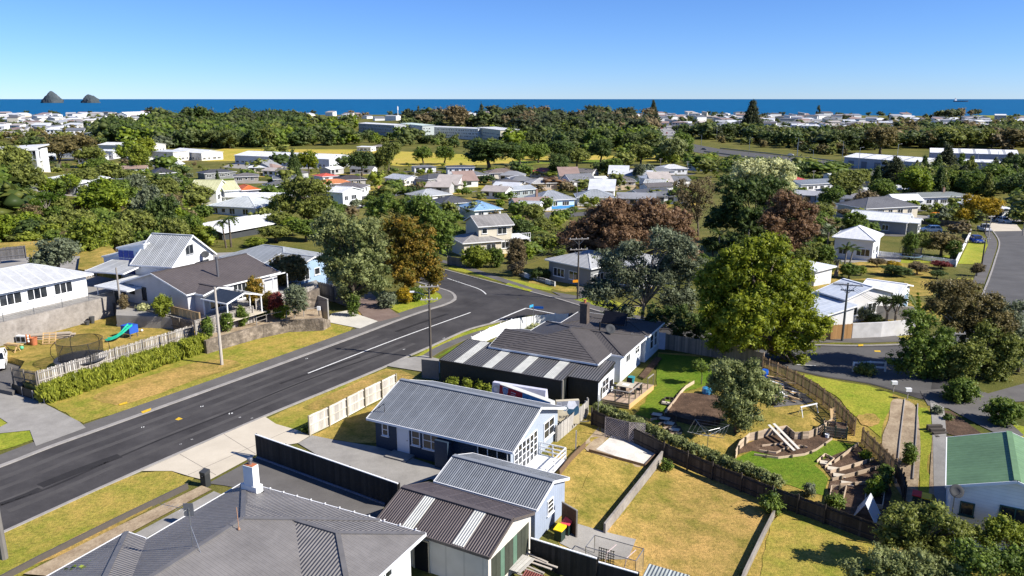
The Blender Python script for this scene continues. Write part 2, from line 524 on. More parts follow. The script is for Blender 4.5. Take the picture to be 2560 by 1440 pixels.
# sea to the horizon
m, nt, b = newmat('sea_water')
g = geo(nt); mp = nd(nt, 'ShaderNodeMapping'); mp.inputs['Scale'].default_value = (0.02, 0.006, 0.02); nt.links.new(g, mp.inputs[0])
n = noise(nt, mp.outputs[0], 1.0, 5, 0.6)
nt.links.new(ramp(nt, n, [(0.3, (0.0, 0.075, 0.19)), (0.7, (0.001, 0.1, 0.235))]), b.inputs['Base Color'])
b.inputs['Roughness'].default_value = 0.55; b.inputs['Specular IOR Level'].default_value = 0.12
mp2 = nd(nt, 'ShaderNodeMapping'); mp2.inputs['Scale'].default_value = (0.1, 0.1, 0.1); nt.links.new(g, mp2.inputs[0])
bump(nt, b, noise(nt, mp2.outputs[0], 1.0, 4), 0.4, 2.0)
SEA = -32.0
mb = MB()
ys = [1380, 3000, 8000, 25000, 90000]
for k in range(4): mb.face([(-ys[k] * 1.4, ys[k], SEA), (ys[k] * 1.4, ys[k], SEA), (ys[k + 1] * 1.4, ys[k + 1], SEA), (-ys[k + 1] * 1.4, ys[k + 1], SEA)])
tag(mb.build('sea', m, fix=False), kind='structure')

# ------------------------------------------------------------------ main street
KL = [(-260, 1262), (0, 1170), (122, 1122), (245, 1078), (425, 1013), (640, 935), (882, 846), (1000, 801), (1065, 778), (1112, 764), (1136, 753), (1141, 744), (1130, 731), (1097, 720), (1040, 704)]
KR = [(-260, 1455), (0, 1335), (350, 1176), (664, 1040), (830, 972), (962, 917), (1015, 893), (1077, 866), (1160, 828), (1215, 812), (1268, 800)]
FAR = [(1040, 655), (1130, 680), (1225, 705), (1327, 731), (1487, 777), (1600, 806), (1750, 833), (1900, 852), (1995, 862), (2145, 866), (2275, 862)]
kl = smooth_line([G(*p) for p in KL], 5); kr = smooth_line([G(*p) for p in KR], 5); far = smooth_line([G(*p) for p in FAR], 5)
NEAR = [(1268, 800), (1330, 788), (1400, 790), (1500, 812), (1600, 838), (1700, 866), (1850, 900), (1992, 928), (2060, 943), (2170, 960), (2260, 985), (2330, 1000), (2420, 965), (2330, 905)]
nearl = smooth_line([G(*p) for p in NEAR], 4)
RW = [(2275, 862), (2350, 840), (2430, 800), (2468, 715), (2490, 650), (2500, 606), (2483, 577)]
rw = smooth_line([G(*p) for p in RW], 5)
RE = [(2640, 570), (2760, 600), (2800, 720), (2780, 900), (2560, 905), (2420, 905), (2330, 905)]
re_ = [G(*p) for p in RE]
road_poly = kl[:-1] + [G(1040, 704), G(1040, 655)] + far[1:] + rw[1:] + re_ + nearl[::-1][1:] + kr[::-1][1:]
sheet('road', road_poly, 0.03, M_asph, maxlen=4)
psheet('street_junction', [(2290, 872), (2350, 842), (2430, 802), (2468, 716), (2490, 650), (2499, 607), (2484, 578), (2640, 572), (2760, 600), (2800, 720), (2780, 900), (2440, 900), (2340, 902)], 0.036, M_asph2, maxlen=4)
psheet('street_asphalt', [(1700, 828), (1900, 856), (1995, 865), (2145, 869), (2275, 866), (2340, 900), (2325, 985), (2260, 980), (2170, 957), (2060, 940), (1992, 925), (1850, 897), (1700, 862)], 0.033, M_asph2, maxlen=4)
ribbon('kerb', kl, -0.35, 0.05, 0.0, 0.1, M_kerb)
ribbon('kerb', kr, -0.05, 0.2, 0.0, 0.1, M_kerb)
ribbon('kerb', far, -0.25, 0.05, 0.0, 0.1, M_kerb)
ribbon('kerb', rw[4:], -0.25, 0.0, 0.0, 0.1, M_kerb)
# footpaths
ribbon('footpath', kl[:-18], -2.1, -0.36, 0.0, 0.07, M_path)
ribbon('footpath', kl[-19:-6], -1.9, -0.36, 0.0, 0.07, M_path)
ribbon('footpath', smooth_line([G(*p) for p in [(1100, 652), (1160, 668), (1215, 687), (1290, 712), (1360, 735), (1450, 760), (1560, 788), (1700, 817)]], 4), -0.8, 0.8, 0, 0.07, M_path)
ribbon('footpath', [G(1990, 858), G(2145, 860), G(2270, 856)], -2.4, -0.26, 0.0, 0.06, M_path)
ribbon('footpath', smooth_line([G(*p) for p in [(2466, 712), (2487, 650), (2497, 607), (2482, 580)]], 4), -1.9, -0.3, 0.0, 0.07, M_path)
ribbon('footpath', smooth_line([G(*p) for p in [(1050, 903), (1100, 872), (1160, 846), (1215, 828)]], 4), -0.55, 0.55, 0.0, 0.07, M_path)
# verges and lawns
def lawn(px, mat=M_lawn, off=0.045, name='lawn', **kw): return psheet(name, px, off, mat, **kw)
lawn([(205, 1060), (118, 1008), (140, 985), (300, 925), (500, 870), (620, 830), (700, 810), (800, 800), (893, 812), (870, 832), (700, 893), (500, 962), (350, 1018)], name='grass_verge')
lawn([(-120, 1135), (0, 1128), (92, 1098), (75, 1065), (20, 1020), (-120, 1050)], M_lawnbright)
lawn([(968, 746), (1030, 745), (1090, 722), (1116, 738), (1100, 752), (1010, 790), (965, 765)], M_lawnbright)
lawn([(870, 795), (893, 780), (918, 800), (912, 806)], M_lawndry)
lawn([(-60, 1500), (0, 1334), (350, 1182), (425, 1180), (487, 1197), (470, 1215), (220, 1330), (60, 1440)], M_lawn, name='grass_verge')
lawn([(666, 1046), (830, 976), (965, 922), (990, 928), (1055, 950), (1050, 972), (985, 985), (780, 1080), (740, 1078), (690, 1068)], M_lawn, name='grass_verge')
lawn([(776, 1092), (985, 985), (1040, 990), (960, 1110), (880, 1108), (830, 1100)], M_lawnolive)
lawn([(1012, 902), (1080, 870), (1160, 832), (1250, 808), (1245, 816), (1165, 842), (1085, 878), (1030, 905)], M_lawnbright, name='grass_verge')
lawn([(1075, 905), (1110, 880), (1160, 858), (1215, 835), (1180, 850), (1110, 888)], M_lawngreen)
lawn([(1130, 664), (1225, 686), (1270, 702), (1255, 706), (1170, 684), (1120, 672)], M_lawnbright)
lawn([(1225, 692), (1290, 700), (1385, 722), (1375, 728), (1330, 720), (1270, 708)], M_lawnbright)
lawn([(1390, 733), (1450, 745), (1470, 738), (1600, 770), (1590, 800), (1450, 765)], M_lawnbright)
lawn([(1270, 709), (1330, 727), (1325, 731), (1262, 713)], M_lawnbright, off=0.12, name='grass_verge')
lawn([(1645, 885), (1760, 895), (1900, 905), (1905, 925), (1780, 960), (1700, 985), (1665, 1020), (1650, 1060), (1590, 1035), (1640, 965)], M_lawngreen)
lawn([(1770, 1000), (1850, 920), (1910, 905), (1980, 960), (2085, 1040), (2125, 1080), (2080, 1075), (1990, 1090), (1900, 1110), (1850, 1140), (1835, 1150), (1700, 1110), (1660, 1090), (1700, 1060)], M_lawnolive)
lawn([(1830, 1150), (1900, 1120), (2000, 1140), (2080, 1100), (2130, 1110), (2145, 1110), (2040, 1165), (2075, 1200), (2060, 1240), (1945, 1205), (1870, 1165)], M_lawngreen)
lawn([(1995, 935), (2060, 946), (2170, 966), (2230, 985), (2225, 1020), (2200, 1095), (2140, 1045), (2090, 990), (2040, 960)], M_lawnbright)
lawn([(1410, 1290), (1490, 1160), (1600, 1130), (1650, 1140), (1510, 1325), (1530, 1345), (1440, 1320)], M_lawnolive)
lawn([(1660, 1155), (1900, 1230), (1960, 1270), (1850, 1440), (1840, 1520), (1560, 1520), (1510, 1340)], M_lawndry)
lawn([(1360, 1070), (1430, 1010), (1510, 1050), (1500, 1090), (1400, 1170)], M_lawnolive)
lawn([(1900, 1440), (1935, 1275), (2040, 1280), (2180, 1330), (2200, 1400), (2150, 1540), (1870, 1540)], M_lawn)
lawn([(2290, 1020), (2320, 1020), (2335, 1090), (2320, 1160), (2330, 1240), (2300, 1240), (2300, 1140)], M_lawnbright)
lawn([(2410, 1020), (2470, 1010), (2530, 1060), (2640, 1090), (2640, 1140), (2560, 1110), (2500, 1080)], M_lawnbright)
lawn([(2120, 700), (2240, 690), (2340, 700), (2330, 740), (2260, 742), (2262, 705)], M_lawnolive)
lawn([(2060, 690), (2140, 680), (2330, 692), (2330, 660), (2150, 655), (2060, 668)], M_lawnolive, off=0.05)
lawn([(2250, 660), (2375, 655), (2380, 640), (2260, 630)], M_lawnbright)
lawn([(2395, 660), (2450, 662), (2475, 600), (2425, 600)], M_lawnbright, off=0.06)
lawn([(2270, 595), (2340, 600), (2345, 585), (2290, 575)], M_lawnbright)
lawn([(2395, 695), (2440, 697), (2435, 708), (2380, 706)], M_lawnbright)
lawn([(2040, 862), (2140, 850), (2280, 838), (2280, 848), (2150, 857)], M_lawn)
lawn([(2150, 800), (2200, 785), (2280, 800), (2270, 815), (2150, 812)], M_lawnolive)
lawn([(1340, 1060), (1430, 1000), (1500, 1050), (1640, 960), (1645, 880), (1900, 900), (2000, 960), (2100, 1040), (2140, 1100), (2240, 1200), (2280, 1300), (2250, 1560), (1500, 1560), (1390, 1340), (1390, 1200)], M_lawnolive, off=0.018, maxlen=2)
lawn([(2100, 1060), (2230, 985), (2330, 1010), (2370, 1100), (2360, 1300), (2480, 1340), (2700, 1300), (2700, 1560), (2240, 1560), (2250, 1250)], M_lawnolive, off=0.016)
# big school field beyond the houses
lawn([(400, 396), (560, 372), (900, 374), (1300, 392), (1500, 388), (1700, 384), (1660, 402), (1400, 408), (1160, 414), (1000, 416), (880, 402), (700, 402), (520, 404)], M_field, 0.1, 'playing_field', maxlen=20)
lawn([(1280, 402), (1500, 400), (1580, 393), (1580, 404), (1420, 408), (1290, 414)], grassmat('meadow', (0.12, 0.2, 0.025), (0.2, 0.21, 0.04), 0.5, 0.03), 0.14, 'playing_field', maxlen=20)
lawn([(2420, 292), (2560, 284), (2620, 284), (2620, 296), (2470, 297)], grassmat('reserve', (0.12, 0.19, 0.02), (0.25, 0.22, 0.06), 0.5, 0.02), 0.3, 'grass_reserve', maxlen=30)
lawn([(235, 992), (330, 955), (470, 912), (560, 900), (600, 915), (480, 955), (330, 1008), (270, 1010)], M_lawndry, .06, smooth=True)
lawn([(760, 1020), (880, 962), (980, 925), (1040, 950), (960, 985), (850, 1020)], M_lawndry, .06, smooth=True)
lawn([(2145, 1040), (2185, 1035), (2200, 1055), (2175, 1068), (2150, 1058)], M_lawndry, .07, smooth=True)
lawn([(60, 1420), (190, 1345), (330, 1275), (400, 1250), (330, 1300), (150, 1390)], M_lawndry, .06, smooth=True)
# drives and paths
psheet('driveway', [(-40, 1090), (20, 1060), (-40, 1020), (-40, 905), (28, 905), (55, 960), (100, 1005), (200, 1057), (215, 1072), (90, 1118), (75, 1078)], 0.09, M_conc)
psheet('driveway', [(356, 1180), (660, 1042), (690, 1062), (745, 1078), (775, 1092), (745, 1110), (660, 1125), (640, 1140), (520, 1205), (480, 1195), (430, 1180)], 0.085, M_concpale)
psheet('driveway', [(745, 1110), (780, 1090), (838, 1102), (950, 1120), (1100, 1170), (1140, 1210), (1075, 1200), (960, 1240)], 0.07, M_conc)
psheet('driveway', [(520, 1210), (640, 1145), (965, 1262), (940, 1300), (640, 1230), (560, 1215)], 0.05, M_path)
psheet('driveway', [(815, 806), (830, 785), (868, 778), (945, 805), (900, 823)], 0.1, groundmat('white_concrete', [(0.3, (0.42, 0.4, 0.35)), (0.7, (0.6, 0.57, 0.5))], 0.5))
psheet('driveway', [(893, 775), (900, 740), (925, 730), (950, 755), (1002, 792), (945, 806), (912, 795)], 0.08, groundmat('red_chip_drive', [(0.3, (0.13, 0.09, 0.075)), (0.7, (0.22, 0.165, 0.14))], 0.8))
psheet('driveway', [(962, 916), (1015, 897), (1060, 890), (1100, 900), (1100, 935), (1050, 930)], 0.09, M_conc)
psheet('driveway', [(1380, 730), (1450, 742), (1440, 715), (1470, 722), (1490, 742), (1420, 752)], 0.08, M_path)
psheet('driveway', [(2300, 978), (2420, 968), (2470, 985), (2560, 960), (2640, 950), (2640, 1000), (2470, 1010), (2560, 1090), (2520, 1100), (2440, 1060), (2370, 1022), (2320, 1015)], 0.06, M_path)
psheet('driveway', [(2325, 1000), (2360, 1020), (2368, 1130), (2362, 1290), (2335, 1240), (2332, 1100)], 0.07, M_conc)
psheet('driveway', [(2130, 800), (2180, 790), (2140, 770), (2200, 770), (2205, 785), (2145, 808)], 0.08, M_path)
psheet('driveway', [(2455, 560), (2500, 556), (2540, 560), (2555, 578), (2483, 579)], 0.07, M_concpale)
# painted markings
M_paint = plain((0.7, 0.7, 0.68), 0.6, var=0.25, scale=6, key='roadpaint')
M_yel = plain((0.62, 0.4, 0.02), 0.6, var=0.2, scale=6, key='yellowpaint')
def line_mark(px, w=0.12, mat=None, name='lane_marking'):
    ribbon(name, smooth_line([G(*p) for p in px], 4), -w / 2, w / 2, 0.034, 0.041, mat or M_paint)
line_mark([(770, 934), (1000, 845), (1176, 782)], 0.15)
line_mark([(1118, 696), (1160, 710), (1200, 724), (1215, 736)], 0.16)
line_mark([(1225, 809), (1280, 785), (1315, 771)], 0.22)
line_mark([(1315, 771), (1390, 786), (1420, 795)], 0.18)
line_mark([(1992, 912), (2040, 915)], 0.12)
def blob(px, mat, name, off): psheet(name, px, off, mat)
blob([(438, 1050), (447, 1044), (457, 1048), (446, 1052)], M_yel, 'road_arrow', 0.042)
blob([(353, 1032), (378, 1023), (378, 1029), (357, 1037)], M_yel, 'kerb_marking', 0.115)
blob([(296, 1013), (318, 1006), (319, 1011), (300, 1016)], M_yel, 'kerb_marking', 0.09)
blob([(2145, 864), (2158, 863), (2158, 867), (2146, 868)], M_yel, 'kerb_marking', 0.115)
blob([(2185, 877), (2200, 877), (2202, 881), (2187, 880)], M_yel, 'road_arrow', 0.042)
for i, (x, y, s) in enumerate([(357, 1070, 3), (505, 1018, 3), (577, 1036, 4), (480, 1100, 2), (452, 1112, 2), (767, 898, 2), (1010, 875, 2), (1110, 847, 2), (600, 1045, 2), (630, 1047, 2)]):
    blob([(x - s * 1.4, y), (x - s, y - s * .7), (x - s * .5, y - s * .5), (x - s * .8, y + s * .4)], M_paint, 'survey_mark', 0.042)
    blob([(x + s * .2, y - s * .6), (x + s * 1.3, y - s * .9), (x + s * 1.4, y - s * .4), (x + s * .4, y)], M_paint, 'survey_mark', 0.042)
M_wear = groundmat('worn_asphalt', [(.3, (.05, .047, .047)), (.7, (.095, .09, .088))], .35, 14)
for w0, w1 in ((1.5, 2.1), (3.1, 3.6), (5.2, 5.8), (6.8, 7.3)): ribbon('wheel_track', kl[3:32], w0, w1, .03, .0325, M_wear, step=1.5)
M_joint = plain((.16, .14, .12), .8, key='joint')
for a, b in (((470, 1190), (730, 1075)), ((560, 1088), (640, 1138)), ((450, 1138), (540, 1190))): ribbon('slab_joint', [G(*a), G(*b)], -.02, .02, .08, .088, M_joint)
# resurfacing seams and stains in the asphalt have shapes of their own
M_seam = groundmat('tar_seam', [(0.3, (0.018, 0.017, 0.018)), (0.7, (0.036, 0.034, 0.035))], 0.6, 15)
def seam(px, w): ribbon('asphalt_seam', smooth_line([G(*p) for p in px], 4), -w / 2, w / 2, 0.03, 0.0335, M_seam, step=1.0)
seam([(-30, 1275), (120, 1222), (260, 1160), (420, 1092), (560, 1037), (700, 978), (820, 932), (960, 885)], 0.25)
seam([(100, 1216), (160, 1192), (230, 1165), (300, 1140)], 0.9)
seam([(0, 1262), (60, 1240), (100, 1222)], 0.5)
seam([(700, 960), (800, 925), (900, 893)], 0.4)
seam([(990, 830), (1060, 805), (1120, 785)], 0.5)
seam([(1030, 760), (1100, 775), (1200, 745)], 0.06)
seam([(1120, 727), (1180, 716), (1240, 706)], 0.06)
# ------------------------------------------------------------------ house builder
M_glass = glassmat()
def panel(mb, pts, u0=None, t=0.1):
    """roof panel from four (or three) top points: first two along the eave; uv in metres"""
    pts = [Vector(p) for p in pts]
    e = (pts[1] - pts[0]).normalized(); nrm = e.cross(pts[-1] - pts[0]).normalized(); v = nrm.cross(e)
    if nrm.z < 0: nrm = -nrm
    uv = [((p - pts[0]).dot(e), (p - pts[0]).dot(v)) for p in pts]
    mb.face(pts, uv)
    lo = [p - Vector((0, 0, t)) for p in pts]
    mb.face(lo[::-1], [(0, 0)] * len(lo))
    n = len(pts)
    for i in range(n):
        j = (i + 1) % n
        mb.face([pts[i], lo[i], lo[j], pts[j]], [(0, 0)] * 4)
def roof_block(bk):
    x0, y0, x1, y1 = bk['r']; h = bk['h']; ty = bk['t']; p = math.tan(R(bk.get('p', 20))); oh = bk.get('oh', 0.5)
    mb = MB(); fa = MB(); cap = MB(); zt = h
    if ty in ('gx', 'gy'):
        if ty == 'gx':
            ym = (y0 + y1) / 2; zr = h + (y1 - y0) / 2 * p
            A = [(x0, y0, h), (x1, y0, h), (x1, ym, zr), (x0, ym, zr)]; B = [(x1, y1, h), (x0, y1, h), (x0, ym, zr), (x1, ym, zr)]
            cap.bar((x0, ym, zr + .01), (x1, ym, zr + .01), 0.34, 0.07)
        else:
            xm = (x0 + x1) / 2; zr = h + (x1 - x0) / 2 * p
            A = [(x0, y1, h), (x0, y0, h), (xm, y0, zr), (xm, y1, zr)]; B = [(x1, y0, h), (x1, y1, h), (xm, y1, zr), (xm, y0, zr)]
            cap.bar((xm, y0, zr + .01), (xm, y1, zr + .01), 0.34, 0.07)
        panel(mb, A); panel(mb, B)
        for q in (A, B):
            a, b, c, d = [Vector(v) - Vector((0, 0, 0.07)) for v in q]
            ax = (b - a).normalized() * 0.03
            out = Vector((ax.y, -ax.x, 0)).normalized() * 0.04
            mid = Vector(((x0 + x1) / 2, (y0 + y1) / 2, 0))
            if (a + out - mid).length < (a - mid).length: out = -out
            fa.bar(a - ax + out, b + ax + out, 0.06, 0.17)
            fa.bar(b + ax, c + ax, 0.05, 0.17); fa.bar(a - ax, d - ax, 0.05, 0.17)
    elif ty == 'hip':
        L, W = x1 - x0, y1 - y0; m = min(L, W) / 2; zr = h + m * p
        if L >= W: r0, r1 = (x0 + m, y0 + m, zr), (x1 - m, y0 + m, zr)
        else: r0, r1 = (x0 + m, y0 + m, zr), (x0 + m, y1 - m, zr)
        c = [(x0, y0, h), (x1, y0, h), (x1, y1, h), (x0, y1, h)]
        if L >= W:
            qs = [[c[0], c[1], r1, r0], [c[1], c[2], r1], [c[2], c[3], r0, r1], [c[3], c[0], r0]]
            hp = [(c[0], r0), (c[3], r0), (c[1], r1), (c[2], r1)]
        else:
            qs = [[c[0], c[1], r0], [c[1], c[2], r1, r0], [c[2], c[3], r1], [c[3], c[0], r0, r1]]
            hp = [(c[0], r0), (c[1], r0), (c[2], r1), (c[3], r1)]
        for q in qs: panel(mb, q)
        up = Vector((0, 0, 0.015))
        for a, b in hp + [(r0, r1)]: cap.bar(Vector(a) + up, Vector(b) + up, 0.26, 0.06)
        for i in range(4):
            a = Vector(c[i]); b = Vector(c[(i + 1) % 4]); ax = (b - a).normalized(); out = Vector((ax.y, -ax.x, 0)) * 0.04; dz = Vector((0, 0, -0.07))
            fa.bar(a - ax * .03 + out + dz, b + ax * .03 + out + dz, 0.06, 0.17)
        mb.face([Vector(v) - Vector((0, 0, 0.12)) for v in c][::-1], [(0, 0)] * 4)
    else:                                                  # mono pitch: rises towards n, s, e, w
        d = ty[1]; zl, zh = h, bk.get('h2', h + ((y1 - y0) if d in 'ns' else (x1 - x0)) * p)
        z = {'n': (zl, zl, zh, zh), 's': (zh, zh, zl, zl), 'e': (zl, zh, zh, zl), 'w': (zh, zl, zl, zh)}[d]
        c = [(x0, y0, z[0]), (x1, y0, z[1]), (x1, y1, z[2]), (x0, y1, z[3])]
        k = {'n': 0, 'e': 3, 's': 2, 'w': 1}[d]
        q = [c[(k + i) % 4] for i in range(4)]
        panel(mb, q)
        for i in range(4):
            a = Vector(c[i]); b = Vector(c[(i + 1) % 4]); ax = (b - a).normalized(); out = Vector((ax.y, -ax.x, 0)).normalized() * 0.04; dz = Vector((0, 0, -0.08))
            fa.bar(a + out + dz, b + out + dz, 0.05, 0.17)
        bk['zc'] = z
    return mb, fa, cap
def wall_block(bk, zb=-1.6):
    x0, y0, x1, y1 = bk['r']; h = bk['h']; ty = bk['t']; p = math.tan(R(bk.get('p', 20))); oh = bk.get('oh', 0.5); og = bk.get('og', min(oh, 0.3))
    mb = MB()
    if ty == 'gx':
        a, b, c, d = x0 + og, x1 - og, y0 + oh, y1 - oh; ym = (y0 + y1) / 2; zt = h + oh * p - 0.13; zr = h + (y1 - y0) / 2 * p - 0.13
        pr = [(c, zb), (d, zb), (d, zt), (ym, zr), (c, zt)]
        mb.face([(a, y, z) for y, z in pr]); mb.face([(b, y, z) for y, z in pr][::-1])
        for i in range(5):
            (u, v), (s, t) = pr[i], pr[(i + 1) % 5]
            if i != 2 and i != 3: mb.face([(a, u, v), (a, s, t), (b, s, t), (b, u, v)])
    elif ty == 'gy':
        a, b, c, d = x0 + oh, x1 - oh, y0 + og, y1 - og; xm = (x0 + x1) / 2; zt = h + oh * p - 0.13; zr = h + (x1 - x0) / 2 * p - 0.13
        pr = [(a, zb), (b, zb), (b, zt), (xm, zr), (a, zt)]
        mb.face([(x, c, z) for x, z in pr]); mb.face([(x, d, z) for x, z in pr][::-1])
        for i in range(5):
            (u, v), (s, t) = pr[i], pr[(i + 1) % 5]
            if i != 2 and i != 3: mb.face([(u, c, v), (s, c, t), (s, d, t), (u, d, v)])
    else:
        a, b, c, d = x0 + oh, x1 - oh, y0 + oh, y1 - oh
        if ty == 'hip': zz = [h - 0.125] * 4
        else:
            z = bk['zc']; L, W = x1 - x0, y1 - y0
            def zi(x, y):
                u, v = (x - x0) / L, (y - y0) / W
                return (z[0] * (1 - u) + z[1] * u) * (1 - v) + (z[3] * (1 - u) + z[2] * u) * v - 0.11
            zz = [zi(a, c), zi(b, c), zi(b, d), zi(a, d)]
        mb.prism([(a, c), (b, c), (b, d), (a, d)], zb, zz)
    bk['w'] = (a, c, b, d)
    return mb
def side_map(bk, side):
    a, c, b, d = bk['w']
    return {'s': lambda u, o, z: (bk['r'][0] + u, c - o, z), 'n': lambda u, o, z: (bk['r'][0] + u, d + o, z),
            'w': lambda u, o, z: (a - o, bk['r'][1] + u, z), 'e': lambda u, o, z: (b + o, bk['r'][1] + u, z)}[side]
def sbox(mb, f, u0, o0, z0, u1, o1, z1):
    p, q = f(u0, o0, z0), f(u1, o1, z1)
    mb.box(min(p[0], q[0]), min(p[1], q[1]), min(p[2], q[2]), max(p[0], q[0]), max(p[1], q[1]), max(p[2], q[2]))
def add_window(root, bk, side, u, sill, w, h, cols=2, rows=1, frame=None, near=True, glass=None):
    f = side_map(bk, side); fm = frame or M_trim; mb = MB(); t = 0.07 if near else 0.1
    for (p, q, r, s) in ((u - t, sill - t, u + w + t, sill), (u - t, sill + h, u + w + t, sill + h + t), (u - t, sill, u, sill + h), (u + w, sill, u + w + t, sill + h)):
        sbox(mb, f, p, 0.003, q, r, 0.06, s)
    for i in range(1, cols): sbox(mb, f, u + w * i / cols - t / 2, 0.003, sill, u + w * i / cols + t / 2, 0.05, sill + h)
    for i in range(1, rows): sbox(mb, f, u, 0.003, sill + h * i / rows - t / 2.4, u + w, 0.046, sill + h * i / rows + t / 2.4)
    wo = mb.build('window', fm, root)
    if near:
        for i in range(cols):
            for j in range(rows):
                g = MB(); sbox(g, f, u + w * i / cols + .01, 0.002, sill + h * j / rows + .01, u + w * (i + 1) / cols - .01, 0.022, sill + h * (j + 1) / rows - .01)
                g.build('pane', glass or M_glass, wo)
        s_ = MB(); sbox(s_, f, u - t - .06, 0.0035, sill - t - .06, u + w + t + .06, 0.13, sill - t); s_.build('sill', fm, wo)
    else:
        g = MB(); sbox(g, f, u + .01, 0.002, sill + .01, u + w - .01, 0.025, sill + h - .01); g.build('pane', glass or M_glass, wo)
    return wo
def add_door(root, bk, side, u, w=0.9, h=2.05, z=0.0, mat=None, frame=None, name='door', handle=True):
    f = side_map(bk, side); mb = MB(); sbox(mb, f, u, 0.004, z, u + w, 0.05, z + h)
    d = mb.build(name, mat or M_trim, root)
    fr = MB(); sbox(fr, f, u - .08, 0.003, z, u - .002, 0.07, z + h + .08); sbox(fr, f, u + w + .002, 0.003, z, u + w + .08, 0.07, z + h + .08); sbox(fr, f, u - .002, 0.003, z + h + .003, u + w + .002, 0.07, z + h + .08)
    fr.build('frame', frame or M_trim, d)
    if handle:
        hd = MB(); sbox(hd, f, u + w - .16, 0.05, z + 1.0, u + w - .06, 0.11, z + 1.05); hd.build('handle', M_metal, d)
    return d
def chimney(root, x, y, zb, zt, w=0.7, d=0.6, mat=None, pot=True):
    mb = MB().box(x - w / 2, y - d / 2, zb, x + w / 2, y + d / 2, zt).box(x - w / 2 - .06, y - d / 2 - .06, zt - .16, x + w / 2 + .06, y + d / 2 + .06, zt - .003)
    c = mb.build('chimney', mat or M_brick, root)
    if pot: MB().lathe([(0.13, zt - .01), (0.14, zt + .28), (0.17, zt + .3), (0.17, zt + .36)], 8, x, y).build('chimney_pot', M_terra, c)
    return c
M_brick = groundmat('brickwork', [(0.3, (0.2, 0.12, 0.09)), (0.7, (0.34, 0.24, 0.19))], 3.0)
M_terra = plain((0.42, 0.14, 0.06), 0.7, key='terracotta')
def auto_windows(root, bk, rng, sides='se', near=False, storeys=1, frame=None):
    x0, y0, x1, y1 = bk['r']; oh = bk.get('oh', 0.5)
    for sd_ in sides:
        L = (x1 - x0) if sd_ in 'sn' else (y1 - y0)
        for st in range(storeys):
            z = 0.95 + st * 2.7
            if z + 1.1 > bk['h'] - 0.05 : continue
            u = oh + rng.uniform(0.5, 1.1)
            while u < L - oh - 1.6:
                w = rng.choice([0.9, 1.3, 1.7, 2.1])
                if u + w > L - oh - 0.3: break
                add_window(root, bk, sd_, u, z + (0.3 if w < 1.2 else 0), w, 0.8 if w < 1.2 else 1.15, 1 if w < 1 else (2 if w < 1.9 else 3), 1, frame, near)
                u += w + rng.uniform(0.9, 2.2)
def house(name, label, org, az, z0, blocks, wall, roof, cat='house', trim=None, group=None, capm=None, rng=None, winsides='', near=True, storeys=1, frame=None):
    root = thing(name, label, cat, (org[0], org[1], z0), az, group)
    for i, bk in enumerate(blocks):
        rm, fa, cap = roof_block(bk)
        wm = bk.get('wall', wall)
        if wm is not None: wall_block(bk).build('wall', wm, root)
        r = rm.build('roof', bk.get('roof', roof), root)
        if trim is not False: fa.build('fascia', trim or M_trim, r)
        if cap.v and capm is not False: cap.build('ridge_cap', capm or bk.get('roof', roof), r)
        bk['o'] = r
        if rng is not None and winsides and wm is not None: auto_windows(root, bk, rng, bk.get('ws', winsides), near, storeys, frame)
    root['_z'] = z0
    return root
def frame_of(A, B, z):
    a, b = P(*A, z), P(*B, z)
    return a, math.atan2(b.y - a.y, b.x - a.x), (b - a).length
def loc2w(org, az, x, y): return Vector((org.x + math.cos(az) * x - math.sin(az) * y, org.y + math.sin(az) * x + math.cos(az) * y, 0))
_hr = random.Random(5)
def H2(label, A, B, W, h, ty, pitch, wall, roof, kind='corr', name='house', oh=0.45, extra=(), z=None, chim=None, ws='se', storeys=1, cat='house', group=None, near=False, trim=None, az=None, L=None, frame=None):
    """house from its near eave line: A left and B right eave corner pixels, depth W metres behind them"""
    a = P(*A, h)
    for _ in range(30):
        zz = T(a.x, a.y) if z is None else z
        a = P(*A, h + zz)
    aa, az_, L_ = frame_of(A, B, h + zz)
    if az is not None: az_ = az
    if L: L_ = L
    rm = roofmat(roof, kind) if isinstance(roof, tuple) else roof
    wm = wallmat(wall) if isinstance(wall, tuple) else wall
    bl = [dict(r=(0, 0, L_, W), h=h, t=ty, p=pitch, oh=oh)] + [dict(e) for e in extra]
    root = house(name, label, aa, az_, zz, bl, wm, rm, cat, trim, group, rng=_hr, winsides=ws, near=near, storeys=storeys, frame=frame)
    if chim: chimney(root, chim[0], chim[1], h - .3, h + chim[2], mat=chim[3] if len(chim) > 3 else None)
    return root
# ------------------------------------------------------------------ houses round the camera
AZ = R(-27.5)
C_white = (0.72, 0.74, 0.76)
# dark-roofed house at the bottom left
o, _, _ = frame_of((610, 1205), (1065, 1332), 2.9)
M_char = roofmat((0.175, 0.165, 0.16), 'corr', 0.5, pitch=0.2, strength=0.9, lap=False)
n1 = house('house', 'large house with charcoal ribbed metal hip roof nearest the camera', o, R(-25.9), 0.0,
    [dict(r=(0, -22, 10.2, 0), h=2.9, t='hip', p=16.5, oh=0.6), dict(r=(0.15, -6.6, 13.2, -0.03), h=2.87, t='hip', p=16.5, oh=0.6), dict(r=(-1.6, -22.1, 8.4, -7.1), h=2.9, t='hip', p=16.5, oh=0.6)],
    wallmat((0.74, 0.75, 0.74), 0.2), M_char, capm=plain((0.13, 0.125, 0.125), 0.45, key='charcap'))
bks = [dict(r=(0.15, -6.6, 13.2, -0.03), h=2.87, w=(0.75, -6.0, 12.6, -0.63))]
for u in (1.2, 3.0): add_window(n1, bks[0], 'e', u, 1.0, 1.1, 1.3, 2, 2)
